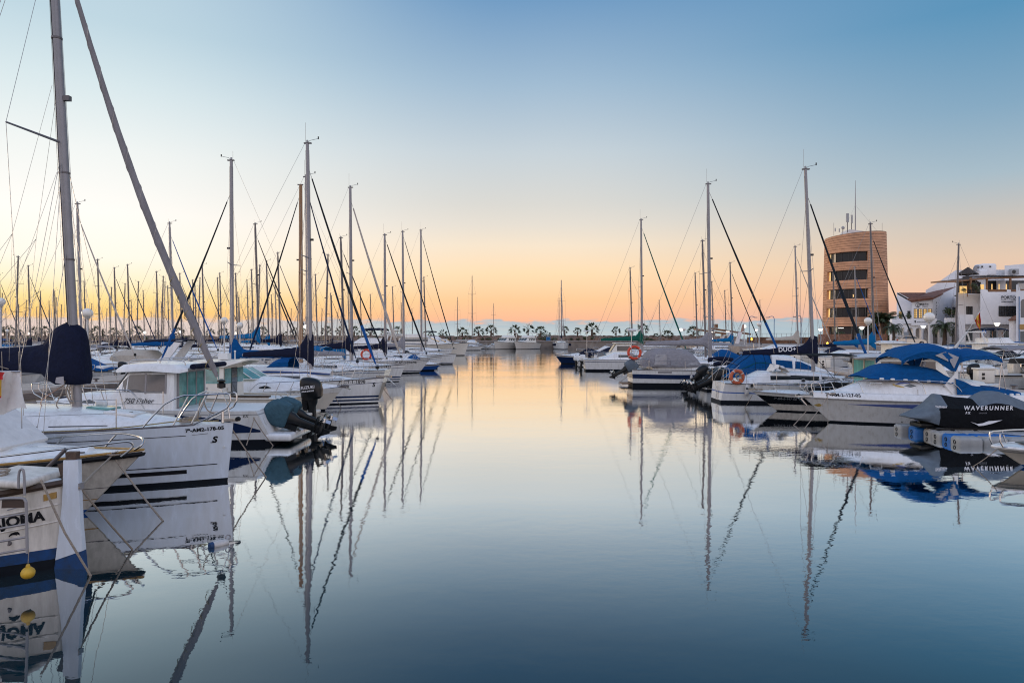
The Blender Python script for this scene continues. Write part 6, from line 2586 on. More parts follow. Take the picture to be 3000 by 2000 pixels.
strip(b, tr.half, rx(2660) + .0, rx(2632), [(rx(2660), 1.27), (rx(2640), 1.30), (rx(2632), 1.36)], [(rx(2660), 1.30), (rx(2645), 1.36), (rx(2632), 1.40)], 'decal_gold', (-1, 1), 6)
strip(b, tr.half, rx(2680), rx(2638), [(rx(2680), 1.42), (rx(2655), 1.41), (rx(2638), 1.36)], [(rx(2680), 1.43), (rx(2655), 1.47), (rx(2638), 1.38)], 'decal_blue', (-1, 1), 6)
b.build('cabin_graphic', ca)
b = MB()
hf = h.half
strip(b, hf, rx(2695), rx(2507), [(rx(2695), .56), (rx(2660), .60), (rx(2507), .68)], [(rx(2695), .73), (rx(2640), .72), (rx(2507), .69)], 'decal_blue', (-1, 1), 14)
strip(b, hf, rx(2727), rx(2683), [(rx(2727), .585), (rx(2705), .60), (rx(2690), .57), (rx(2683), .62)], [(rx(2727), .595), (rx(2710), .68), (rx(2693), .74), (rx(2683), .66)], 'decal_gold', (-1, 1), 10)
strip(b, hf, rx(2447), rx(2425), [(rx(2447), .60), (rx(2436), .55), (rx(2425), .60)], [(rx(2447), .61), (rx(2436), .67), (rx(2425), .61)], 'decal_gold', (-1, 1), 8)
b.lathe([(.03, .0), (.034, .006), (.02, .01)], (rx(2656), hf(rx(2656), .1) - .004, .12), 'decal_black', 12, 'Y')
b.build('hull_graphic', root)
tm_ = lambda x, z: max(tr.half(x, z), h.edge(x) - .02)
side_text('7ª-AM-2-127-05', .150, lambda x, z: lerp(h.edge(x), tr.half(x, 1.0), .35 * min(1, max(0, (z - h.top(x) - .03) / .13))) + .02, rx(2447), .955, 'decal_black', 'lettering', root, side=1, bold=.003, spacing=1.03, e=.035)
side_text('820', .07, tr.half, rx(2770), 1.30, 'decal_grey', 'lettering', root, side=1, shear=.2)
b = MB()   # raised topside between the rubbing line and the trunk
for sd in (-1, 1):
    g = []
    for i in range(25):
        t_ = lerp(0, .97, i / 24)
        z = h.sheer(t_)
        x, y = h.xy(t_, z)
        yi = min(tr.half(x, z + .17) if x > .2 else y, y)
        g.append([(x, sd * (y + .005), z - .01), (x, sd * (y + .0), z + .03), (x, sd * lerp(y, yi, .35), z + .16), (x, sd * (yi - .02), z + .19)])
    b.sheet(g, .03, 'gel')
b.build('topside', root)
h.rail(.012, .018, 'plastic_grey', parent=root, dz=-.03)
# windscreen under its blue cover
b = MB()
g = []
for i in range(9):
    u = i / 8
    x = lerp(rx(2562), rx(2798), u)
    hh = pl(u, [(0, 1.60), (.28, 1.99), (.36, 2.02), (.62, 1.98), (.85, 1.90), (1, 1.62)])
    wo, wi_ = pl(u, [(0, .70), (.3, .86), (1, 1.02)]), pl(u, [(0, .62), (.3, .70), (1, .94)])
    zb = pl(u, [(0, 1.56), (.5, 1.50), (.8, 1.44), (1, 1.40)])
    g.append([(x, -wo, zb), (x, -wi_, lerp(zb, hh, .75)), (x, -wi_ * .7, hh), (x, 0, hh + .03), (x, wi_ * .7, hh), (x, wi_, lerp(zb, hh, .75)), (x, wo, zb)])
b.sheet(g, .02, 'blue')
b.build('windscreen_cover', root, sharp=50)
b = MB()
for px in (2590, 2622, 2660, 2690, 2728, 2765):
    x = rx(px)
    b.rbox((x, .96, pl(px, [(2590, 1.58), (2690, 1.52), (2765, 1.47)])), (.13, .10, .07), .03, 'plastic_white')
b.build('cover_clip', root)
# targa arch
b = MB()
for sd in (-1, 1):
    b.slab([(rx(2800), sd * 1.05, .98), (rx(2772), sd * 1.03, 1.38), (rx(2802), sd * .98, 1.72), (rx(2810), sd * .95, 2.1), (rx(2816), sd * .95, 2.1), (rx(2812), sd * 1.0, 1.4), (rx(2806), sd * 1.05, .98)], (0, -sd * .10, 0), 'gel')
b.build('radar_arch', root)
# spray hood: an arched cloth with clear side windows
b = MB()
g = []
nu = 12
for i in range(nu + 1):
    u = i / nu
    x = lerp(rx(2655), rx(2816), u)
    zt = pl(u, [(0, 2.28), (.12, 2.42), (.30, 2.60), (.55, 2.72), (.75, 2.72), (.9, 2.62), (1, 2.55)])
    zb = pl(u, [(0, 2.02), (.10, 2.18), (.35, 2.30), (.55, 2.22), (.72, 2.0), (.90, 1.76), (1, 2.2)])
    w = pl(u, [(0, .80), (.4, 1.0), (1, 1.06)])
    g.append([(x, -w, zb), (x, -w * 1.02, lerp(zb, zt, .55)), (x, -w * .8, lerp(zb, zt, .88)), (x, -w * .4, zt - .01), (x, 0, zt + .03), (x, w * .4, zt - .01), (x, w * .8, lerp(zb, zt, .88)), (x, w * 1.02, lerp(zb, zt, .55)), (x, w, zb)])
b.sheet(g, .02, 'blue')
sh_ = b.build('spray_hood', root, sharp=50)
b = MB()
for i in (1, 4, 8, 10):
    b.tube([Vector(p) + Vector((0, 0, .012)) for p in g[i]], .009, 'furl_navy', 4)
for k in (1, 3, 5, 7):
    b.tube([Vector(r_[k]) + Vector((0, 0, .012)) for r_ in g], .007, 'furl_navy', 4)
b.build('hood_seam', sh_)
b = MB()


def hood_pt(px, k):
    u = (px - 2655) / (2816 - 2655)
    zt = pl(u, [(0, 2.28), (.12, 2.42), (.30, 2.60), (.55, 2.72), (.75, 2.72), (.9, 2.62), (1, 2.55)])
    zb = pl(u, [(0, 2.02), (.10, 2.18), (.35, 2.30), (.55, 2.22), (.72, 2.0), (.90, 1.76), (1, 2.2)])
    w = pl(u, [(0, .80), (.4, 1.0), (1, 1.06)])
    y = pl(k, [(0, w), (.55, w * 1.02), (.88, w * .8), (1, w * .4)])
    return Vector((rx(px), y + .05, lerp(zb, zt, k)))


for quad in ([(2741, .30), (2757, .55), (2778, .72), (2779, .30)], [(2784, .34), (2784, .72), (2808, .55), (2795, .16)]):
    for s_ in (1, -1):
        pts = [hood_pt(*p) for p in quad]
        pts = [Vector((p.x, p.y * s_, p.z)) for p in pts]
        b.slab(pts, (0, -.012 * s_, 0), 'clear_vinyl')
for s_ in (1, -1):
    pts = [Vector((rx(2660), s_ * .74, 2.10)), Vector((rx(2664), s_ * .70, 2.26)), Vector((rx(2686), s_ * .78, 2.34)), Vector((rx(2672), s_ * .80, 2.18))]
    b.slab([p + Vector((.02, s_ * .09, 0)) for p in pts], (0, -.012 * s_, 0), 'clear_vinyl')
b.build('hood_window', sh_)
canopy(root, rx(2816), rx(2940), 1.05, 2.58, 'blue', .22, .12, legs=[(rx(2936), rx(2955), .98), (rx(2942), rx(2930), .98)], skirt=.12, sagx=.03)
# cockpit cover
b = MB()
g = []
for i in range(9):
    u = i / 8
    x = lerp(rx(2803), rx(2992), u)
    zt = pl(u, [(0, 1.62), (.3, 1.36), (.7, 1.26), (1, 1.18)]) + .02 * math.sin(u * 17)
    zb = pl(u, [(0, 1.06), (.4, 1.04), (1, 1.0)]) + .02 * math.sin(u * 23)
    g.append([(x, -1.12, zb), (x, -1.05, zt - .05), (x, -.5, zt), (x, 0, zt + .02), (x, .5, zt), (x, 1.05, zt - .05), (x, 1.12, zb)])
b.sheet(g, .02, 'blue')
b.build('cockpit_cover', root, sharp=50)
b = MB()
for px in (2858, 2912, 2940, 2962, 2980):
    b.rbox((rx(px), 1.12, 1.06), (.12, .10, .08), .03, 'plastic_white')
b.build('cover_clip', root)
b = MB()
for sd in (-1, 1):
    w = lambda x: sd * (min(h.edge(x), 2) - .1)
    top_ = [(rx(2823), 1.0), (rx(2815), 1.18), (rx(2790), 1.42), (rx(2740), 1.5), (rx(2640), 1.52), (rx(2540), 1.50), (rx(2480), 1.47), (rx(2420), 1.40), (rx(2375), 1.36)]
    b.tube(smooth([(x, w(x) - sd * .12, z) for x, z in top_] + [(LT - .02, sd * .2, 1.36), (LT - .0, sd * .2, 1.2), (LT - .25, sd * .2, 1.02)], 4), .016, 'steel', 6)
    for px in (2685, 2520, 2450):
        x = rx(px)
        b.tube(smooth([(x, w(x) - sd * .12, 1.51), (x - .2, w(x - .2) - sd * .1, 1.4), (x - .3, w(x - .3) - sd * .06, 1.08)], 4), .014, 'steel', 6)
    b.tube(smooth([(LT - .55, sd * .3, 1.0), (LT - .5, sd * .28, 1.32), (LT - .35, sd * .2, 1.42), (LT - .22, sd * .18, 1.3), (LT - .3, sd * .2, 1.0)], 4), .014, 'steel', 6)
    b.tube([(rx(2556), sd * .9, 1.36), (rx(2560), sd * .9, 1.44), (rx(2590), sd * .94, 1.44), (rx(2592), sd * .94, 1.38)], .014, 'steel', 6)
b.build('bow_rail', root)
b = MB()
b.box((LT - .05, 0, .92), (.5, .3, .05), 'gel_old')
b.lathe([(.05, -.08), (.06, 0), (.05, .08)], (LT + .15, 0, .94), 'rubber', 10, 'Y')
b.tube([(LT - .3, 0, .98), (LT + .2, 0, .97)], .025, 'steel', 8)
b.slab([(LT + .1, -.12, .86), (LT - .15, -.14, .62), (LT - .1, .14, .62), (LT + .1, .12, .86)], (.03, 0, -.03), 'steel')
b.build('anchor', root)
b = MB()
b.torus((LT - .85, .35, 1.02), .14, .02, 'rope', 'Z', 16, 5)
b.torus((LT - .9, .33, 1.05), .11, .02, 'rope', 'Z', 16, 5)
b.build('deck_rope', root)
fender(root, rx(2688), h.half(rx(2688), .4) + .10, .06, 'fender_blue', .115, .62, .55)
place(root, LT, 0, TX, NY, PI)

# black-hulled speedboat behind its bow
root = thing('speedboat', 'black hulled speedboat with white deck and black canvas, bow poking out beside the large cruiser', 'motorboat')
h = Hull(3.9, 2.0, .66, .68, .80, 1.0, .05, .4, .9, 2.5, 1.7, .8, 1.3, .03)
h.mesh([('w', 0, 'boot'), ('w', .05, 'boot'), ('w', .30, 'gel_old'), ('s', .14, 'black_gel'), ('s', 0, 'gel')], 'hull', root, 20, 3)
h.deck('gel', 0, .02, .12, parent=root)
h.rail(.01, .022, 'plastic_grey', parent=root)
side_text('7ª BA-6-147-06', .125, h.half, 4.15, .49, 'decal_grey', 'lettering', root, side=1, bold=.001)
b = MB()
g = [[(lerp(.3, 2.9, i / 6), y * .92, pl(i / 6, [(0, 1.0), (.5, 1.18), (1, .84)]) - .22 * abs(y) ** 2) for y in (-1, -.6, 0, .6, 1)] for i in range(7)]
b.sheet(g, .02, 'black_cloth')
b.build('boat_cover', root)
guard_rail(h, root, .45, .96, .34, .014, False, .14, posts=3)
b = MB()
b.box((4.75, 0, .86), (.5, .1, .05), 'steel')
b.tube([(4.5, 0, .88), (5.15, 0, .90)], .022, 'rope', 8)
b.lathe([(.03, -.05), (.045, 0), (.03, .05)], (5.12, 0, .90), 'rubber', 8, 'Y')
b.box((4.2, .3, .90), (.14, .03, .03), 'steel')
b.build('anchor_roller', root)
place(root, 4.9, 0, 9.72, 27.6, PI)

# pilothouse boat with teal curtains
root = thing('pilothouse_boat', 'white pilothouse boat with bright teal curtains behind its glass doors and a black sun shade', 'motorboat')
h = Hull(5.4, 2.3, .9, .92, 1.05, .6, .05, .4, .9, 2.4, 1.7, .85, 1.1)
h.mesh([('w', 0, 'boot'), ('w', .1, 'boot'), ('s', 0, 'gel')], 'hull', root, 14, 2)
h.deck(parent=root)
tr = Trunk([(.42, .98, .92, .9, 2.16), (2.9, .95, .85, .92, 2.2), (3.5, .85, .7, .95, 1.4), (5.3, .3, .15, 1.0, 1.1)], .1, .04)
ca = tr.mesh('gel_cream', 'cabin', root)
b = MB()
for y0, y1 in ((-.9, -.05), (.02, .86)):
    b.slab([(.41, y0 + .06, 1.0), (.41, y1 - .04, 1.0), (.41, y1 - .04, 2.03), (.41, y0 + .06, 2.03)], (-.02, 0, 0), 'curtain_teal')
strip(b, tr.half, .6, 2.8, [(0, 1.5), (9, 1.5)], [(0, 2.0), (9, 2.0)], 'glass_dark', (-1, 1), 4)
wi = b.build('glass_door', ca)
b = MB()
for y in (-.9, -.01, .88):
    b.box((.40, y, 1.52), (.06, .07, 1.1), 'gel_cream')
b.build('door_frame', wi)
b = MB()
g = [[(x, y * lerp(.9, 1.12, min(1, (x + .6) / 1.2)), 2.28 + .05 * (1 - y * y) - .05 * abs(x - 1.2)) for y in (-1, -.5, 0, .5, 1)] for x in (-.5, 0, .6, 1.4, 2.4, 3.2)]
b.sheet(g, .06, 'gel_blue')
b.build('roof', ca)
b = MB()
g = [[(x, y, 2.26 + .06 * (1 - y * y) - .03 * (x + 1.2) ** 2) for y in (-1, -.5, 0, .5, 1)] for x in (-2.2, -1.6, -1.0, -.4)]
b.sheet(g, .02, 'black_cloth')
b.tube([(-1.3, -.95, 2.25), (-1.3, -.98, 1.0)], .012, 'plastic_black', 6)
b.tube([(-1.3, .95, 2.25), (-.2, .98, 1.0)], .012, 'plastic_black', 6)
b.build('sun_shade', root)
place(root, 0, 0, 14.15, 28.2, 0)

# jet ski under its cover on the floating cubes
NY, X0 = 20.8, 12.45
root = thing('jet_ski', 'jet ski under a fitted black and grey cover with white lettering, on floating cubes', 'jet ski', (X0, NY, 0))
jx = lambda px, Y=20.2: (px - 1500) * Y / F - X0
jz = lambda py, Y=20.2: CH - (py - HZ) * Y / F
tops = [(2684, 1224), (2705, 1212), (2740, 1196), (2762, 1170), (2770, 1158), (2785, 1160), (2830, 1168), (2880, 1172), (2902, 1160), (2925, 1150), (2960, 1150), (3000, 1166), (3060, 1190), (3110, 1225)]
bots = [(2684, 1228), (2705, 1232), (2740, 1240), (2752, 1244), (2770, 1252), (2900, 1258), (3000, 1258), (3060, 1250), (3110, 1232)]
b = MB()
rings, ms = [], []
pxs = [2684, 2694, 2705, 2722, 2740, 2752, 2758, 2764, 2772, 2785, 2805, 2830, 2855, 2880, 2892, 2905, 2925, 2945, 2965, 3000, 3040, 3080, 3110]
for i, px in enumerate(pxs):
    zt, zb = jz(pl(px, tops)), jz(pl(px, bots))
    w = pl(px, [(2684, .30), (2705, .44), (2740, .54), (2800, .60), (2960, .60), (3040, .48), (3110, .12)])
    wt = pl(px, [(2684, .25), (2740, .34), (2770, .22), (2880, .20), (2900, .26), (2960, .30), (3040, .3), (3110, .08)])
    rim = zb + (zt - zb) * pl(px, [(2684, .5), (2760, .62), (2900, .72), (3110, .5)])
    wv = .012 * math.sin(i * 2.1)
    ring = [(-w * .88, zb), (-w + wv, lerp(zb, rim, .5)), (-w * .97, rim - .02), (-lerp(w, wt, .3), rim + .02), (-wt, lerp(rim, zt, .75) + wv), (-wt * .6, zt - .01), (0, zt + .01)]
    ring = ring + [(-y, z) for y, z in reversed(ring[:-1])]
    rings.append([Vector((jx(px), y, z)) for y, z in ring])
n = len(rings[0])
vs = [p for r_ in rings for p in r_]
fs, fm = [], []
for i in range(len(rings) - 1):
    for j in range(n):
        k = (j + 1) % n
        fs.append((i * n + j, i * n + k, (i + 1) * n + k, (i + 1) * n + j))
        side_ = j in (0, 1, 2) or j in (9, 10, 11)
        grey = pxs[i] < 2756 or (j in (3, 4, 5, 6, 7, 8) and (pxs[i] < 2775 or pxs[i] >= 2880))
        fm.append('slate_cloth' if grey else 'black_cloth')
fs += [tuple(range(n)), tuple(range((len(rings) - 1) * n, len(rings) * n))]
fm += ['slate_cloth', 'black_cloth']
b.add(vs, fs, fm)
cv = b.build('cover', root, sharp=50)
side_y = lambda x, z: pl((x + X0) * F / 20.2 + 1500, [(2684, .30), (2705, .44), (2740, .54), (2800, .60), (2960, .60), (3040, .48)])
side_text('WAVERUNNER', .165, side_y, jx(2822), jz(1200), 'decal_white', 'lettering', cv, shear=.12, bold=.005, spacing=1.45, e=.025)
side_text('FX', .095, side_y, jx(2827), jz(1212), 'decal_white', 'lettering', cv, shear=.15, bold=.003, spacing=1.5, e=.025)
side_text('CRUISER', .05, side_y, jx(2866), jz(1211), 'decal_grey', 'lettering', cv, shear=.15, spacing=1.3, e=.025)
side_text('YAMAHA', .085, lambda x, z: pl((x + X0) * F / 20.2 + 1500, [(2740, .50), (2770, .50)]), jx(2743), jz(1194), 'decal_white', 'lettering', cv, bold=.003, e=.05, rot=-.05)
b = MB()
em = [(2842, 1235), (2862, 1241), (2878, 1239), (2895, 1233), (2935, 1230), (2905, 1240), (2880, 1246), (2866, 1247), (2860, 1243)]
b.slab([(jx(px), -.625, jz(py)) for px, py in em], (0, .02, 0), 'decal_white')
b.build('emblem', cv)
b = MB()
b.rbox((jx(2900), 0, jz(1262) + .02), (3.0, .95, .16), .05, 'black_gel')
b.lathe([(.05, 0), (.085, .01), (.085, .06), (.06, .07)], (jx(2719), -.1, jz(1247)), 'plastic_black', 14, 'X')
b.rbox((jx(2740), 0, jz(1250)), (.5, .6, .14), .04, 'plastic_black')
b.build('hull', root)

# floating dock of plastic cubes
def make_cube(m):
    root = thing('dock_cube', 'x', 'float', group='plastic floating dock cubes')
    b = MB()
    b.rbox((0, 0, .01), (.645, .495, .42), .085, m, n=3)
    for sx in (-.24, .24):
        b.box((sx, 0, .222), (.02, .36, .012), m)
    b.build('body', root)
    b = MB()
    b.torus((-.328, -.02, .08), .05, .012, 'plastic_black', 'X', 14, 5)
    b.build('ring_lug', root)
    return root


protos = [make_cube('float_grey'), make_cube('float_blue')]
used = [False, False]
# the cubes are locked edge to edge, so they sit on a regular grid turned a little
o0 = Vector((12.42, 18.8, 0))
ang = R(-5)
ux, uy = Vector((math.cos(ang), math.sin(ang), 0)), Vector((-math.sin(ang), math.cos(ang), 0))
grid = [(-.55, 5.1, 0, 'grey floating cube farthest out at the tip, under the cruiser stern'), (-.25, 4.05, 1, 'blue floating cube next to the outermost grey cube'), (.05, 3.05, 0, 'grey floating cube beside the two blue cubes, under the tail of the jet ski'),
        (.0, 2.0, 0, 'grey floating cube with dark ring lug behind the foremost blue cube'), (.05, 1.0, 1, 'blue floating cube at the outer edge between two grey ones'), (0, 0, 0, 'foremost grey floating cube with a dark ring lug'), (1, 0, 0, 'grey floating cube second along the front row'), (2, 0, 0, 'grey floating cube third along the front row'), (3, 0, 0, 'grey floating cube at the inner end of the front row'),
        (1.05, 1.0, 1, 'blue floating cube second in the blue row'), (2.05, 1.0, 1, 'blue floating cube at the inner end of the blue row'), (1.0, 2.0, 0, 'grey floating cube second in the row behind the blue cubes'), (2.0, 2.0, 0, 'grey floating cube third in the row behind the blue cubes'), (3.0, 2.0, 0, 'grey floating cube last in the row behind the blue cubes'),
        (1.05, 3.05, 0, 'grey floating cube hidden mostly under the jet ski middle'), (2.05, 3.05, 0, 'grey floating cube hidden mostly under the jet ski front')]
for gx, gy, m, lb in grid:
    o = protos[m] if not used[m] else copy_tree(protos[m])
    used[m] = True
    o['label'] = lb
    o.location = o0 + ux * (.66 * gx + .2) + uy * (.51 * gy + .2)
    o.rotation_euler = (0, 0, ang)

# small white bow reaching in at the lower right
root = thing('dinghy', 'small white dinghy with rounded bow and low rail at the lower right edge', 'dinghy')
h = Hull(2.9, 1.7, .42, .44, .50, .75, .05, .45, .9, 3.2, 1.6, .7, 1.6, .03)
h.mesh([('w', 0, 'boot'), ('w', .07, 'stripe_blue'), ('s', .14, 'gel_cream'), ('s', .11, 'plastic_grey'), ('s', 0, 'gel')], 'hull', root, 22, 3)
h.deck('gel', 0, .0, .06, parent=root)
h.rail(.01, .04, 'gel', parent=root, dz=-.02)
guard_rail(h, root, .45, .96, .30, .02, False, .14, posts=3, ins=.08)
b = MB()
b.lathe([(.22, 0), (.2, .2), (.14, .42), (.05, .5)], (2.35, .1, .5), 'gel', 16)
b.build('bow_locker', root)
b = MB()
b.slab([(2.7, -.2, .565), (3.05, -.12, .56), (3.05, .3, .56), (2.7, .4, .565)], (0, 0, .012), 'plastic_black')
b.build('deck_pad', root)
place(root, 3.6, 0, 11.1, 15.7, PI)

# sailboat with the brown lifebuoy
NY, X0 = 31.7, 9.45
root, h, at = sailboat('white sailboat with brown lifebuoy on its stern rail and black boom cover with white lettering', L=7.6, B=2.55, fb=1.02, mx=4.55, mh=10.75, rake=.040, bl=3.35, bz=2.22, cover=None, furl='furl_black',
                       bands=[('w', 0, 'boot'), ('w', .12, 'boot'), ('s', .44, 'gel'), ('s', .39, 'stripe_blue'), ('s', .0, 'gel')], mr=.085, fr=.062, ft=.885, tip='furl_blue', spread=(.5,), wire=.007, cabh=.50, seed=5, trans=-.15)
place(root, 0, 0, X0, NY, 0)
b = MB()
ez = 1.02 * .87
g = [(1.9, ez + .08), (6.1, ez + .02)]
trk = Trunk([(7.6 * .26, 2.55 * .30, 2.55 * .26, ez - .02, ez + .5), (4.55, 2.55 * .31, 2.55 * .26, ez - .02, ez + .45), (7.6 * .74, 2.55 * .22, 2.55 * .17, ez, ez + .27), (7.6 * .84, .25, .15, ez + .02, ez + .08)], .1, .05)
strip(b, trk.half, 3.2, 6.2, [(3.2, ez + .32), (3.9, ez + .14), (5.2, ez + .08), (6.2, ez + .14)], [(3.2, ez + .36), (4.6, ez + .31), (5.6, ez + .22), (6.2, ez + .16)], 'glass_dark', (-1, 1), 12)
b.build('window_band', root)
b = MB()
for x in (1.3, 3.75):
    for r_, m_, e_ in ((.10, 'plastic_grey', .004), (.07, 'glass_dark', .01)):
        b.lathe([(r_, 0), (r_, .02)], (x, -(h.half(x, ez - .06) + e_) if x < 2 else -(trk.half(x, ez + .1) + e_ + .02), ez - .08 if x < 2 else ez + .12), m_, 14, 'Y')
b.build('porthole', root)
cv = sail_cover(root, 4.55, 2.22, 3.3, 'navy', hm=.82, wid=.16, end=.12, belly=.42, seed=5)
side_text('DUO+', .28, lambda x, z: .165, 2.85, 2.30, 'decal_white', 'lettering', cv, bold=.006, e=.02, rot=.05, spacing=1.05)
b = MB()
for x in (1.5, 2.6, 3.7):
    b.tube([(x, -.17, 2.6), (x + .05, -.18, 2.22)], .012, 'rope', 5)
b.build('cover_tie', cv)
lifering(root, (.62, -1.16, 1.20), .27, .075, 'ring_orange', 'Y')
b = MB()
for i in range(4):
    b.torus((.62 + .02 * i, -1.24, 1.26 - .03 * i), .10 + .01 * i, .014, 'rope', 'Y', 14, 5)
b.build('ring_line', root)
b = MB()
b.slab([(.66, -1.26, 1.10), (.74, -1.26, 1.13), (.86, -1.26, .99), (.80, -1.26, .95)], (0, .05, 0), 'orange')
b.build('ring_light', root)
fender(root, 1.05, -1.17, .36, 'fender_white', .10, .48, .55)
b = MB()
for sd in (-1, 1):
    b.tube([(-.05, sd * .95, 1.0), (.75, sd * 1.12, 1.72), (.2, sd * 1.0, 1.9), (-.1, sd * .8, 1.5)], .014, 'steel', 6)
b.tube([(.02, -.3, .1), (.02, -.3, .9)], .016, 'steel', 6)
b.tube([(.02, 0, .1), (.02, 0, .9)], .016, 'steel', 6)
for z in (.2, .45, .7):
    b.tube([(.02, -.3, z), (.02, 0, z)], .016, 'steel', 6)
b.build('stern_ladder', root)
b = MB()
g = []
for i in range(8):
    u = i / 7
    g.append([(2.3 + .75 * u + .08 * math.sin(k * 2 + i), -.85 + k * .22, 1.42 + .28 * math.sin(PI * u) + .05 * math.sin(i * 2.3 + k * 1.7)) for k in range(5)])
b.sheet(g, .03, 'white_cloth')
b.build('bundled_sheet', root)

# motorboat under the bright blue tent, twin black outboards towards us
root = thing('motor_boat', 'white motorboat under a bright blue tent cover with twin tilted black outboards', 'motorboat')
h = Hull(5.8, 2.3, .84, .86, 1.0, .6, .05, .4, .9, 2.4, 1.7, .84, 1.2)
h.mesh([('w', 0, 'boot'), ('w', .1, 'boot'), ('s', .2, 'gel'), ('s', .16, 'stripe_blue'), ('s', 0, 'gel')], 'hull', root, 16, 2)
h.deck('gel_deck', parent=root)
b = MB()
g = []
for i in range(11):
    u = i / 10
    x = lerp(-.15, 2.45, u)
    zt = pl(u, [(0, 1.05), (.15, 1.28), (.5, 2.05), (.62, 2.30), (.85, 2.28), (1, 1.95)]) + .03 * math.sin(i * 2.2)
    w = pl(u, [(0, 1.05), (.6, 1.12), (1, 1.0)])
    zb = .98
    g.append([(x, -w, zb), (x, -w * .97 + .03 * math.sin(i * 3), lerp(zb, zt, .55)), (x, -w * .6, zt - .06), (x, 0, zt), (x, w * .6, zt - .06), (x, w * .97, lerp(zb, zt, .55)), (x, w, zb)])
b.sheet(g, .02, 'blue')
tc_ = b.build('tent_cover', root, sharp=55)
b = MB()
for k, m_ in ((1, 'furl_green'), (3, 'furl_navy'), (2, 'furl_navy')):
    b.tube([Vector(r_[k]) + Vector((0, -.012 if k < 3 else 0, .012)) for r_ in g], .012, m_, 4)
for i in (3, 6, 8):
    b.tube([Vector(p) + Vector((0, 0, .01)) for p in g[i]], .010, 'furl_navy', 4)
b.build('cover_seam', tc_)
tr = Trunk([(2.3, 1.0, .85, .85, 2.15), (3.4, .95, .8, .86, 2.0), (4.6, .7, .5, .92, 1.5), (5.8, .3, .15, 1.0, 1.1)], .2, .06)
ca = tr.mesh('gel', 'cabin', root)
b = MB()
strip(b, tr.half, 2.5, 4.6, [(2.5, 1.5), (4.0, 1.35), (4.6, 1.3)], [(2.5, 1.85), (3.8, 1.75), (4.6, 1.42)], 'blue', (-1, 1), 8)
b.build('window_cover', ca)
for k, y in enumerate((-.36, .36)):
    outboard(root, (-.45, y, .74), R(66), 1.3, words=[('MERCURY', .135, .15, .30, 'decal_white', .2)], side=-1)
place(root, 0, 0, 10.65, 34.9, 0)

root, h = motorboat('small white motorboat with rolled navy covers and one boxy dark outboard', 5.6, 2.0, .9, 'cuddy', 'navy', motor=False)
b = MB()
for y, z in ((-.6, 1.55), (.5, 1.75)):
    b.loft([[Vector((lerp(.4, 1.8, i / 6), y + .14 * math.cos(a), z + .13 * math.sin(a) - .05 * abs(i - 3) ** 1.5 * .3)) for a in [2 * PI * j / 10 for j in range(10)]] for i in range(7)], 'navy')
b.build('rolled_cover', root)
outboard(root, (-.25, 0, .75), R(55), 1.1)
place(root, 0, 0, 10.75, 38.3, 0)

# sailboat with the grey canopy
NY, X0 = 41.7, 7.25
root, h, at = sailboat('white sailboat with black hull band, grey cockpit canopy and long grey sail cover', L=9.6, B=2.9, fb=1.18, mx=4.85, mh=12.3, rake=.012, bl=3.9, bz=2.52, cover='grey_cloth', furl='furl_black',
                       bands=[('w', 0, 'boot'), ('w', .24, 'boot'), ('w', .46, 'gel'), ('w', .47, 'decal_grey'), ('s', .52, 'gel'), ('s', .26, 'navy_gel'), ('s', .22, 'decal_white'), ('s', .0, 'gel')], mr=.10, fr=.07, ft=.965, tip='furl_blue', wire=.007, cabh=.55, seed=8, hm=.8, trans=.1)
place(root, 0, 0, X0, NY, 0)
b = MB()
g = []
for i in range(9):
    u = i / 8
    x = lerp(.55, 4.1, u)
    zt = pl(u, [(0, 1.3), (.12, 2.05), (.22, 2.28), (.4, 2.32), (.75, 2.25), (.86, 2.0), (1, 1.45)])
    w = pl(u, [(0, .95), (.2, 1.12), (.7, 1.1), (1, .85)])
    g.append([(x, -w, 1.2), (x, -w * .98, lerp(1.2, zt, .6)), (x, -w * .72, zt - .04), (x, 0, zt), (x, w * .72, zt - .04), (x, w * .98, lerp(1.2, zt, .6)), (x, w, 1.2)])
b.sheet(g, .02, 'grey_cloth')
o = b.build('cockpit_canopy', root, sharp=45)
b = MB()
b.slab([(1.2, -1.145, 1.3), (1.95, -1.15, 1.3), (1.95, -1.10, 1.95), (1.3, -1.06, 1.95)], (0, .02, 0), 'clear_vinyl')
b.slab([(2.2, -1.145, 1.3), (3.9, -1.0, 1.3), (3.75, -.98, 1.5), (2.2, -1.13, 1.55)], (0, .02, 0), 'clear_vinyl')
b.build('canopy_window', o)
b = MB()
strip(b, h.half, 1.4, 2.2, [(0, .84), (9, .84)], [(0, .93), (9, .93)], 'alu', (-1, 1), 3)
b.build('hull_window', root)
outboard(root, (-.38, -.75, 1.02), R(62), 1.05, cowl='plastic_black', leg='plastic_black', cover='slate_cloth')
lifering(root, (.05, -1.0, 2.05), .36, .08, 'ring_red', 'Y')
fender(root, 3.3, -1.55, .32, 'fender_white', .08, .42, .5)
b = MB()
b.tube([(.1, .3, 1.0), (.1, .3, 3.3)], .022, 'steel', 6)
b.rbox((.1, .3, 3.4), (.55, .5, .16), .06, 'plastic_white')
b.tube([(.1, -.6, 1.0), (.1, -.6, 2.2)], .02, 'steel', 6)
b.rbox((-.1, -.6, 1.85), (.32, .3, .36), .1, 'plastic_grey')
b.build('radar_post', root)
b = MB()
b.rbox((-.25, .2, .16), (.7, 1.3, .06), .02, 'teak')
b.build('swim_platform', root)

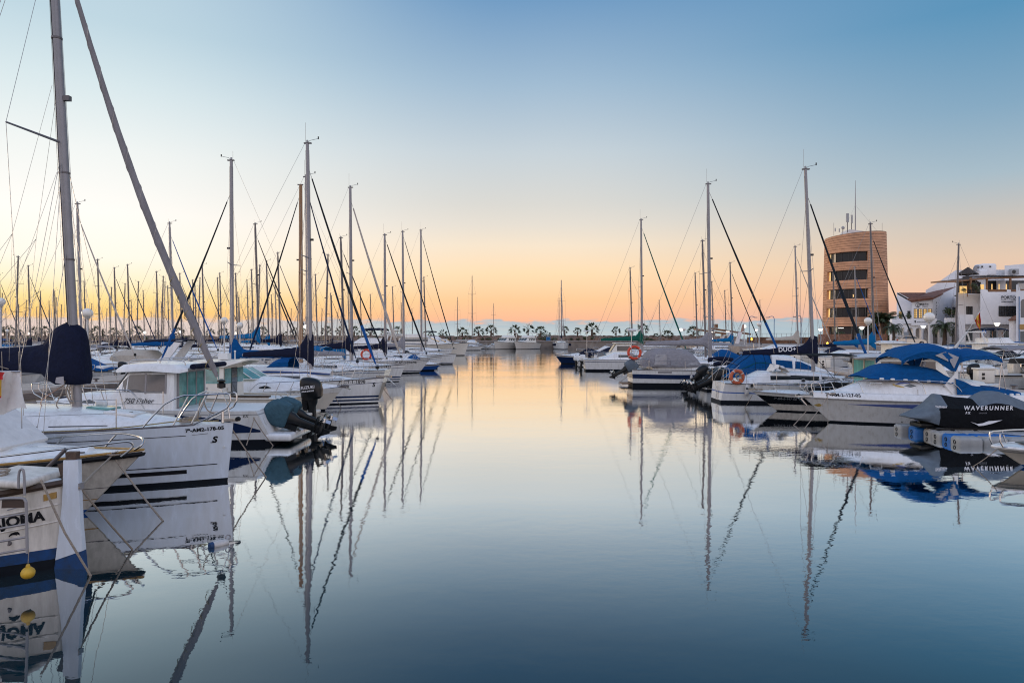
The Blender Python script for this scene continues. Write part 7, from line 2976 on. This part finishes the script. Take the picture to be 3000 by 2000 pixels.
# white sailboat behind with a green cover, seen beyond it
root, h, at = sailboat('white sailboat with dark green sail cover, green furled sail and a post on its stern', L=9.4, B=2.9, fb=1.15, mx=5.05, mh=13.35, rake=.008, bl=3.6, bz=2.7, cover='green_cloth', furl='furl_green',
                       bands=[('w', 0, 'boot'), ('w', .16, 'boot'), ('s', .22, 'gel'), ('s', .17, 'navy_gel'), ('s', .0, 'gel')], mr=.10, fr=.07, ft=.95, wire=.008, cabh=.6, seed=11, trans=.2)
b = MB()
b.tube([(.1, -.4, 1.0), (.1, -.4, 3.45)], .03, 'steel', 6)
b.rbox((.1, -.4, 3.5), (.6, .5, .1), .04, 'plastic_white')
b.build('stern_post', root)
outboard(root, (-.2, .5, .8), R(10), .9, cowl='plastic_white')
place(root, 0, 0, 6.5, 60.6, 0)

# dark blue speedboat farther up the channel
root, h = motorboat('dark blue speedboat with its bow out in the channel beyond the white sailboats', 6.4, 2.3, .95, 'covered', 'navy', motor=1, hullm='navy_gel', cream='gel')
place(root, 6.4, 0, 4.8, 76, PI)
root, h = motorboat('small white motorboat with white outboard beside the dark blue speedboat', 5.4, 2.1, .8, 'open', None, motor=3)
place(root, 0, 0, 6.6, 68, 0)
# ---------------------------------------------------------------- moored rows: boats placed by their masts
OCC = []          # (x0, x1, y0, y1)


def free(r, pad=.25):
    return all(r[1] + pad < q[0] or r[0] - pad > q[1] or r[3] + pad < q[2] or r[2] - pad > q[3] for q in OCC)


OCC += [(-24.3, -20.7, 20, 119)]
for a_ in range(16):          # the slanted right pontoon
    y = 23 + a_ * 4
    x = lerp(20.2, 28.2, (y - 23) / 63)
    OCC.append((x - 1.5, x + 1.9, y, y + 4))
OCC += [(-15.5, -5.5, 12.5, 15.9), (-14, -6.3, 18.6, 21.2), (-14, -7.3, 23.5, 25.9), (-13.6, -6.7, 26.5, 28.9),
        (9.8, 18.1, 22.6, 25.4), (9.6, 15, 26.5, 28.7), (13.8, 20, 26.9, 29.5), (9.4, 17.2, 30.3, 33.1), (10.3, 17.5, 33.7, 36.1), (10, 17, 37.2, 39.4), (6.8, 17, 40.1, 43.3), (6.2, 16.2, 59, 62.2), (4.6, 11.5, 74.7, 77.3), (6.3, 12.2, 66.9, 69.1), (12, 17.5, 18, 22)]


def near_sail(label, px, top, Y, mxl, L, rz, base_dx=0, **k):
    H = CH + (HZ - top) * Y / F
    root, h, at = sailboat(label, L=L, mx=mxl, mh=H, **k)
    X = (px + base_dx - 1500) * Y / F
    place(root, mxl, 0, X, Y, rz)
    x0, x1 = (X - mxl, X + L - mxl) if abs(rz) < 1 else (X - (L - mxl), X + mxl)
    OCC.append((x0, x1, Y - 1.45, Y + 1.45))
    return root, h, at


two = [('w', 0, 'boot'), ('w', .05, 'boot'), ('w', .13, 'gel'), ('w', .20, 'navy_gel'), ('w', .28, 'gel'), ('w', .36, 'navy_gel'), ('s', .22, 'gel'), ('s', .195, 'navy_gel'), ('s', 0, 'gel')]
r_, h_, at_ = near_sail('white sailing yacht with two dark waterline stripes, navy sail cover and blue furled sail', 911, 421, 30.9, 5.9, 9.2, 0, cover='navy', furl='furl_black', tip='furl_blue', bands=two, bl=3.0, bz=2.15, rake=.016, ft=.90, stem=.25, fr=.06, mr=.09, seed=21, hm=1.0, wire=.006)
side_text('7ª CT-1-1898', .20, h_.half, 7.35, .93, 'decal_black', 'lettering', r_, bold=.002)
side_text('S', .24, h_.half, 8.72, .76, 'decal_black', 'emblem', r_, bold=.008, shear=.2)
b = MB()
g = [[(lerp(2.6, 6.9, i / 8), y * lerp(.9, .5, i / 8), 1.50 + .10 * (1 - y * y) + .02 * math.sin(i * 2 + y * 5) - .25 * max(0, i / 8 - .55)) for y in (-1, -.5, 0, .5, 1)] for i in range(9)]
b.sheet(g, .03, 'white_cloth')
cc = b.build('deck_cover', r_)
b = MB()
for zz in (0, .0):
    b.tube([(lerp(2.6, 6.9, i / 8), -lerp(.93, .53, i / 8), 1.44 - .25 * max(0, i / 8 - .55)) for i in range(9)], .03, 'stripe_blue', 5)
b.build('cover_hem', cc)
fender(r_, 6.2, -1.52, .55, 'furl_beige', .10, .8, .5)
b = MB()
b.slab([(9.0, -.35, .2), (9.05, -.05, .2), (9.3, -.05, .95), (9.2, -.35, .95)], (0, .05, 0), 'beige_cloth')
b.build('bow_pad', r_)
b = MB()
b.box((9.2, 0, 1.2), (.7, .14, .08), 'steel')
b.slab([(9.35, -.12, 1.15), (9.75, -.02, .80), (9.75, .02, .80), (9.35, .12, 1.15)], (-.08, 0, .03), 'plastic_white')
b.build('anchor', r_)
r_, h_, at_ = near_sail('white sailboat with bright blue sail cover, blue spray hood and light blue bimini', 680, 471, 34.2, 4.9, 8.9, PI, cover='blue', furl='furl_black', tip='furl_blue', bl=3.5, bz=2.0, rake=-.004, ft=.86, seed=22, hm=.95, spray='blue', mr=.095, gear=.5)
canopy(r_, .1, 1.7, .95, 2.55, 'cyan', .12, .06, legs=[(.2, .9, 1.0), (1.6, .9, 1.0)])
near_sail('white sailboat with navy furled sail, berthed just behind the two-striped yacht', 903, 519, 37.8, 5.6, 8.6, 0, cover='navy', furl='furl_navy', bl=2.6, bz=2.0, rake=.012, ft=.93, seed=23, mr=.08)
near_sail('white sailboat with a thick brown wooden mast', 881, 542, 41.6, 5.0, 8.6, PI, cover='grey_cloth', furl='furl_black', tip='furl_navy', bl=2.6, bz=1.9, rake=.0, ft=.95, mast='wood_mast', mr=.125, seed=24, gear=0)
r_, h_, at_ = near_sail('white sailboat with beige furled sail and navy boom cover', 1030, 550, 45.6, 5.1, 8.7, 0, cover='navy', furl='furl_beige', bl=2.8, bz=2.25, rake=.008, ft=.93, fr=.085, mr=.11, seed=25, bands=two)
side_text('7ª CT-2-2423', .22, h_.half, 6.6, .95, 'decal_black', 'lettering', r_, bold=.002)
r_, h_, at_ = near_sail('small white sailboat with black furled sail and name lettering by its bow', 1129, 689, 56.5, 4.7, 8.4, 0, cover='navy', furl='furl_black', bl=2.6, bz=2.05, rake=.006, ft=.97, mr=.10, seed=26, fr=.07, stem=.9)
side_text('7ª AT-3-204-98', .26, h_.half, 5.7, .80, 'decal_black', 'lettering', r_, bold=.002)
lifering(r_, (3.4, -1.35, 1.55), .38, .085, 'ring_red', 'Y')
near_sail('white sailboat behind with tall bare mast and black furled sail, before the flybridge yacht', 1183, 679, 64, 4.8, 8.4, 0, cover='grey_cloth', furl='furl_black', bl=2.6, bz=2.1, rake=.01, ft=.97, mr=.10, seed=27)
near_sail('farther white sailboat whose black furled sail slopes down to the flybridge yacht', 1235, 675, 74, 5.2, 9.0, 0, cover=None, furl='furl_black', bl=2.8, bz=2.2, rake=.006, ft=.97, mr=.115, seed=28)
# blue tarpaulin boat low at the end of that row
r_, h_ = motorboat('low dinghy under a blue tarpaulin between white bows and the channel', 4.2, 1.8, .6, 'covered', 'blue', motor=0, hullm='stripe_blue')
place(r_, 4.2, 0, -6.2, 60.3, 0)
OCC.append((-10.6, -6, 59.2, 61.3))
# flybridge yacht
r_, h_ = motorboat('tall white flybridge yacht with dark side windows lying across the end of the left row', 14.0, 4.3, 2.05, 'fly', None, motor=0, cream='gel_cream', hullm='gel_cream', name='motor_yacht')
canopy(r_, .2, 3.6, 1.7, 3.5, 'beige_cloth', .3, .1, legs=[(.4, .4, 1.7), (3.2, 3.2, 1.7)], name='cockpit_awning')
place(r_, 14, 0, -6.9, 109, 0)
OCC.append((-21, -6.8, 106.7, 111.3))
# boats along the far quay
for px, lab, sc, rz, kd in ((1478, 'cream cabin yacht on the far quay with three front windows, partly hidden by its twin', .9, -2.15, 'fly'), (1537, 'cream cabin yacht on the far quay lying in front of its twin', .9, -2.15, 'fly')):
    r_, h_ = motorboat(lab, 9.5, 3.8, 1.9, kd, None, motor=0, cream='gel_cream', hullm='gel_old', name='motor_yacht')
    place(r_, 5, 0, P(px, 1000, 165).x, 165, rz)
OCC.append((-6, 6, 160, 171))
r_, h_ = motorboat('low white motorboat with blue cover moored at the far quay left of the cabin yachts', 7, 2.6, 1.1, 'covered', 'cyan', motor=0)
place(r_, 3.5, 0, P(1388, 1000, 166).x, 166, -.3)
r_, h_ = motorboat('tiny white tender beside the cabin yachts at the far quay', 3.4, 1.5, .6, 'open', None, motor=1)
place(r_, 1.7, 0, P(1438, 1000, 163).x, 163, PI)
H = CH + (HZ - 820) * 164 / F
r_, h_, at_ = sailboat('white two-masted sailing boat lying end-on at the far quay', L=11, B=3.7, fb=1.7, mx=6.0, mh=H, rake=.02, bl=3.0, bz=3.0, cover='navy', furl='furl_grey', spread=(.33, .66), mr=.13, fr=.09, wire=.012, gear=0)
mast_set(r_, 1.6, 1.6, CH + (HZ - 873) * 170 / F, .01, 'alu', .1, (.5,), .7, None, 3.0, None, None, .012, 0, fm=1.6)
b = MB()
for sd in (-1, 1):
    for k in range(4):
        b.ell((4 + k * 1.6, sd * 1.80, 1.1), (.16, .16, .32), 'navy', 8, 6)
b.build('fender', r_)
place(r_, 5.5, 0, P(1644, 1000, 165).x, 165.0, -PI / 2 + .06)

# prototypes for the boats farther off; every copy shares their meshes
PROTO = []
for cov, fu, md, sd in (('navy', 'furl_navy', 'alu_dark', 1), ('blue', 'furl_blue', 'alu', 2), ('beige_cloth', 'furl_beige', 'alu', 3), (None, None, 'alu_dark', 4), ('navy', None, 'alu_dark', 5), ('cyan', 'furl_black', 'alu_dark', 6)):  # darker mast metal puts the backlit look of far masts into the colour
    r_, h_, at_ = sailboat('x', L=8.8, mx=5.0, mh=11.5, cover=cov, furl=fu, detail=1, mast=md, mr=.085, fr=.06, wire=.010, seed=sd, group='sailboats in the moored rows', gear=.4, bz=2.0, spread=(.42, .72) if sd == 4 else (.5,))
    PROTO.append((r_, kids(r_)))
proto_used = [False] * len(PROTO)


def put_sail(px, top, d, kind, cands, label):
    """find a mast height for which the boat fits between its neighbours"""
    for H in cands:
        Y = (H - CH) * F / (HZ - top)
        if not (36 < Y < 160):
            continue
        s = H / 11.5
        X = (px - 1500) * Y / F
        L_, m_ = 8.8 * s, 5.0 * s
        r = (X - m_, X + L_ - m_, Y - 1.45 * s, Y + 1.45 * s) if d > 0 else (X - (L_ - m_), X + m_, Y - 1.45 * s, Y + 1.45 * s)
        if not free(r):
            continue
        if -5.5 < r[1] and r[0] < 4.5:      # keep the channel clear
            continue
        OCC.append(r)
        root, ks = PROTO[kind]
        o = root if not proto_used[kind] else copy_tree(root)
        proto_used[kind] = True
        o.scale = (s, s, s)
        place(o, 5.0, 0, X, Y, 0 if d > 0 else PI)
        o['label'] = label
        return o
    return None


MASTS_L = [(4, 805, 0), (45, 753, 3), (51, 893, 3), (73, 880, 3), (90, 780, 0), (123, 854, 3), (155, 905, 3), (165, 853, 3), (170, 873, 3), (176, 893, 3), (240, 598, 2), (252, 825, 3), (294, 762, 3), (324, 861, 4), (342, 786, 0), (361, 832, 3), (381, 777, 0), (388, 879, 3), (400, 826, 3), (424, 852, 3), (454, 859, 3), (465, 797, 3), (472, 811, 4), (478, 827, 3), (491, 874, 3),
           (508, 655, 1), (533, 802, 0), (561, 861, 3), (570, 821, 3), (576, 827, 4), (580, 815, 3), (600, 778, 0), (643, 815, 3), (650, 801, 0), (697, 802, 3), (704, 872, 0), (725, 914, 3), (729, 821, 3), (731, 900, 3), (743, 791, 3), (754, 778, 4), (758, 657, 5), (788, 766, 5), (811, 829, 0), (822, 742, 0), (895, 811, 3), (930, 805, 3), (952, 748, 3), (1009, 697, 5), (1024, 851, 3), (1060, 857, 3), (1089, 863, 3), (1108, 914, 3), (1155, 841, 3), (1179, 888, 4), (1248, 813, 3),
           (20, 905, 3), (60, 912, 3), (110, 900, 3), (140, 915, 3), (265, 890, 3), (310, 905, 3), (415, 905, 3), (440, 915, 3), (520, 900, 3), (548, 912, 3), (610, 905, 3), (625, 890, 3), (672, 908, 3), (770, 905, 3), (795, 890, 3), (850, 905, 3), (870, 885, 3), (940, 905, 3), (975, 890, 3), (1000, 912, 3), (1130, 900, 3), (1210, 905, 3)]
MASTS_R = [(1853, 786, 3), (2068, 706, 3), (2043, 801, 3), (2091, 826, 3), (2146, 771, 5), (2128, 852, 3), (2338, 723, 2), (2561, 656, 5), (2511, 784, 1), (2448, 787, 0), (1935, 880, 3), (2230, 880, 3)]
rx_ = random.Random(77)
MASTS_L += [(rx_.uniform(0, 1000), rx_.uniform(835, 925), rx_.choice((3, 3, 3, 4, 0))) for _ in range(34)]
rnd = random.Random(5)
placed = []
done = []
for i, (px, top, kd) in sorted(enumerate(MASTS_L), key=lambda q: q[1][1]):
    base = [11.5, 10.8, 12.3, 10.2, 13.0, 9.6, 13.6, 14.3, 9.0, 15.0, 8.4, 15.8, 8.0, 16.5, 7.6, 17.2, 7.2]
    d = 1 if kd in (0, 1, 2, 5) else rnd.choice((1, -1))
    o = put_sail(px, top, d, kd, base, 'x') or put_sail(px, top, -d, kd, base, 'x')
    if o:
        placed.append((px, o))
    done.append((px, bool(o)))
for i, lb in ordinals([q[0] for q in placed], 'far mast', ', sailboat in the left rows').items():
    placed[i][1]['label'] = lb
placed = []
for i, (px, top, kd) in sorted(enumerate(MASTS_R), key=lambda q: q[1][1]):
    base = [11.5, 10.8, 12.3, 10.2, 13.0, 9.6, 13.6, 14.3, 9.0, 15.0, 8.4, 8.0, 7.6, 7.2]
    o = put_sail(px, top, 1, kd, base, 'x') or put_sail(px, top, -1, kd, base, 'x')
    if o:
        placed.append((px, o))
    done.append((px, bool(o)))
for i, lb in ordinals([q[0] for q in placed], 'far mast', ', sailboat in the right rows').items():
    placed[i][1]['label'] = lb
o = put_sail(2798, 717, -1, 4, [8.6, 9.0, 9.6, 10.2, 8.2], 'sailboat with bare mast in front of the white buildings, by the flag')
done.append((2798, bool(o)))
for px, top, lab in ((1340, 872, 'slim mast boat at the far quay, right of the flybridge yacht'), (1383, 810, 'tall slim mast boat at the far quay, between flybridge yacht and cabin yachts'), (1446, 890, 'short mast boat at the far quay just left of the cabin yachts')):
    H = CH + (HZ - top) * 166 / F
    root, ks = PROTO[3]
    o = copy_tree(root)
    s = H / 11.5
    o.scale = (s * .8, s * .8, s)
    o['label'] = lab
    o.rotation_euler = (0, 0, PI / 2)
    o.location = (P(px, 1000, 166).x, 163.5 - 5 * s * .8 + 3, 0)
print('masts not placed:', [q[0] for q in done if not q[1]])

# motor yacht with swept arch beyond the left pontoon
root = thing('motor_yacht', 'white motor yacht with beige cockpit canvas and swept arch carrying a navy bimini', 'motorboat')
h = Hull(7.6, 2.9, 1.0, 1.02, 1.2, .9, .1, .42, .88, 2.5, 1.7, .84, 1.2)
h.mesh([('w', 0, 'boot'), ('w', .12, 'boot'), ('s', .2, 'gel'), ('s', .16, 'navy_gel'), ('s', 0, 'gel')], 'hull', root, 16, 2)
h.deck('gel', parent=root)
tr = Trunk([(3.2, 1.2, 1.05, 1.0, 1.75), (5.2, 1.05, .8, 1.02, 1.72), (7.6, .4, .2, 1.15, 1.25)], .2, .08)
tr.mesh('gel', 'cabin_top', root)
b = MB()
g = []
for i in range(9):
    u = i / 8
    x = lerp(1.6, 5.0, u)
    zt = pl(u, [(0, 1.25), (.25, 1.95), (.8, 2.0), (1, 1.74)])
    g.append([(x, -1.28, 1.05), (x, -1.2, lerp(1.05, zt, .6)), (x, -.8, zt), (x, 0, zt + .05), (x, .8, zt), (x, 1.2, lerp(1.05, zt, .6)), (x, 1.28, 1.05)])
b.sheet(g, .02, 'beige_cloth')
b.build('cockpit_canvas', root)
for sd in (-1, 1):
    b = MB()
    b.slab([(.9, sd * 1.2, 1.0), (1.7, sd * 1.2, 1.0), (.2, sd * 1.05, 2.72), (-.3, sd * 1.05, 2.72), (-.2, sd * 1.06, 2.55)], (0, -sd * .16, 0), 'gel')
    b.build('radar_arch', root)
canopy(root, -.4, 2.6, 1.1, 2.85, 'navy', .12, .06, name='bimini')
guard_rail(h, root, .55, .97, .5, .014, False, .12, posts=4)
place(root, 0, 0, -24.9, 52.0, PI)
OCC.append((-33.8, -24.6, 50.4, 53.6))
# ---------------------------------------------------------------- motorboats filling the rows
FILL = []
for kd, cl, lab, kw in (('bimini', 'blue', 'small white motorboat with a blue bimini', {}), ('bimini', 'white_cloth', 'small white motorboat with a pale bimini', dict(cream='gel_cream')), ('covered', 'blue', 'small white motorboat under a blue cover', {}), ('covered', 'white_cloth', 'small white motorboat under a white cover', {}), ('pilot', None, 'small pilothouse boat with dark windows', dict(cream='gel_cream')),
                        ('covered', 'black_cloth', 'small white motorboat under a black cover', {}), ('bimini', 'grey_cloth', 'small white motorboat with a grey bimini', dict(cream='gel_old')), ('fly', 'navy', 'white flybridge motorboat with navy bimini', dict(L=9.0, B=3.1, fb=1.35)), ('covered', 'navy', 'small white motorboat under a navy cover', dict(cream='gel_cream')), ('bimini', 'cyan', 'small white motorboat with light blue bimini', {}), ('hardtop', None, 'white hardtop cruiser with dark windows', dict(L=8.0, B=2.8, fb=1.15)), ('bimini', 'beige_cloth', 'small white motorboat with a beige bimini', {})):
    r_, h_ = motorboat('x', kw.get('L', 6.6), kw.get('B', 2.4), kw.get('fb', .98), kd, cl, motor=1, cream=kw.get('cream', 'gel'))  # cream variants put the tan shadow tones of the rows into the colour
    FILL.append([r_, lab, kw.get('L', 6.6), kw.get('B', 2.4), False])


def fill(x, y, side, rn, names):
    k = rn.randrange(len(FILL))
    root, lab, L_, B_, u = FILL[k]
    s = rn.uniform(.92, 1.15)
    r = (x, x + L_ * s, y - B_ * s / 2, y + B_ * s / 2)
    if not free(r, .2) or abs(x + L_ / 2) > .75 * y + 6:
        return
    OCC.append(r)
    o = root if not u else copy_tree(root)
    FILL[k][4] = True
    o.scale = (s, s, s)
    if rn.random() < .5:
        place(o, 0, 0, x, y, 0)
    else:
        place(o, L_, 0, x, y, PI)
    o['label'] = lab
    FILLED.append((1500 + (x + L_ * s / 2) * F / y, o, lab))
    o['group'] = lab + names[1]
    o.location.z = 0


FILLED = []
rn = random.Random(9)
LN = (' in the crowded rows on the left', ' left')
RN = (' in the crowded rows on the right', ' right')
for y in [29 + 3.1 * i for i in range(42)]:
    for x in (-32.5, -41.5, -50.5, -60, -69, -78, -88, -98):
        if rn.random() < .80:
            fill(x + rn.uniform(-.8, .8), y + rn.uniform(-.3, .3), 0, rn, LN)
    if y > 48:
        if rn.random() < .8:
            fill(-19.8 + rn.uniform(-.3, .5), y, 0, rn, LN)
    if y > 60 and rn.random() < .45:
        fill(-13.5 + rn.uniform(-.3, .5), y, 0, rn, LN)
for y in [27 + 3.0 * i for i in range(21)]:
    for x in (25.5 + (y - 27) * .12, 35.5, 45, 55):
        if rn.random() < .85 and y < 84:
            fill(x + rn.uniform(-.6, .6), y, 1, rn, RN)
for y in [46 + 2.95 * i for i in range(16)]:
    for x in (8.6, 15.8):
        if rn.random() < .85:
            fill(x + rn.uniform(-.4, .6), y, 1, rn, RN)
for lab in sorted(set(q[2] for q in FILLED)):
    mine = [q for q in FILLED if q[2] == lab]
    for i, lb in ordinals([q[0] for q in mine], lab).items():
        mine[i][1]['label'] = lb
bs = [o for o in C.objects if o.get('group') == 'bushes on the breakwater']
for i, lb in ordinals([1500 + o.location.x * F / o.location.y for o in bs], 'low green breakwater bush').items():
    bs[i]['label'] = lb
for r_, lab, L_, B_, u in FILL:
    if not u:
        for ch in list(r_.children_recursive):
            bpy.data.objects.remove(ch)
        bpy.data.objects.remove(r_)
for (r_, ks), u in zip(PROTO, proto_used):
    if not u:
        for ch in list(r_.children_recursive):
            bpy.data.objects.remove(ch)
        bpy.data.objects.remove(r_)

# ---------------------------------------------------------------- mooring lines
rope([P(330, 1333, 11.4), WL(478, 1526)], .016, 'rope', 'mooring rope from the white bow, farthest right into the dark reflection', .03)
rope([P(232, 1424, 8.85), WL(388, 1608)], .013, 'rope', 'brown mooring rope tied to the white stem post', .02)
rope([P(330, 1333, 11.4), P(280, 1380, 10.6), P(232, 1428, 8.8)], .014, 'rope', 'slack rope between the white bow and the stem post')
rope([P(120, 1405, 8.5), P(190, 1560, 8.4), WL(266, 1686)], .014, 'rope', 'mooring rope hanging across the stem post to the yellowish end')
rope([P(668, 1238, 14.2), WL(780, 1397)], .014, 'rope', 'mooring rope from the plumb bow of the large yacht', .04)
rope([P(742, 1222, 18.6), WL(800, 1305)], .014, 'rope', 'right rope of the crossed pair at the stern with teal engine covers', .03)
rope([P(745, 1222, 18.6), P(722, 1304, 18.2)], .014, 'rope', 'left rope of the crossed pair at the stern with teal engine covers', .02)
rope([P(820, 1158, 24), WL(960, 1220)], .013, 'rope', 'rope from the cream stern past the upright engine', .05)
rope([P(975, 1150, 27.7), WL(1000, 1193)], .013, 'rope', 'short rope under the low cruiser bow', .02)
rope([P(1105, 1110, 30.9), WL(1150, 1172)], .013, 'rope', 'rope from the bow of the two-striped yacht', .05)
rope([P(2433, 1148, 23.8), WL(2357, 1255)], .014, 'rope', 'long pale rope from the large cruiser bow to the water', .04)
rope([P(2373, 1190, 24), WL(2325, 1245)], .014, 'rope', 'lower short rope under the large cruiser bow', .02)
rope([P(2424, 1150, 23.6), P(2426, 1200, 23.3), WL(2425, 1262)], .008, 'rope', 'thin vertical line hanging from the large cruiser bow')
rope([P(2204, 1156, 27.8), WL(2182, 1195)], .012, 'rope', 'rope from the black speedboat bow', .02)
rope([P(2920, 1316, 15.4), WL(2850, 1366)], .010, 'rope', 'rope from the small dinghy bow at the lower right', .02)
rope([P(1840, 1100, 41.7), WL(1812, 1122)], .014, 'rope', 'short rope at the stern with the grey canopy', .02)
# float drifting in the foreground
p = WL(642, 1597)
root = thing('mooring_float', 'worn blue and grey mooring float with a small ring in the open water', 'float', (p.x, p.y, 0), R(48))
b = MB()
b.lathe([(.012, -.15), (.05, -.14), (.055, -.09)], (0, 0, .02), 'boot_blue', 12, 'X')
b.lathe([(.055, -.09), (.058, .0), (.055, .10), (.035, .13), (.012, .14)], (0, 0, .02), 'fender_white', 12, 'X')
b.build('body', root)
b = MB()
b.torus((.13, 0, .09), .035, .009, 'alu', 'Y', 12, 6)
b.build('ring', root)
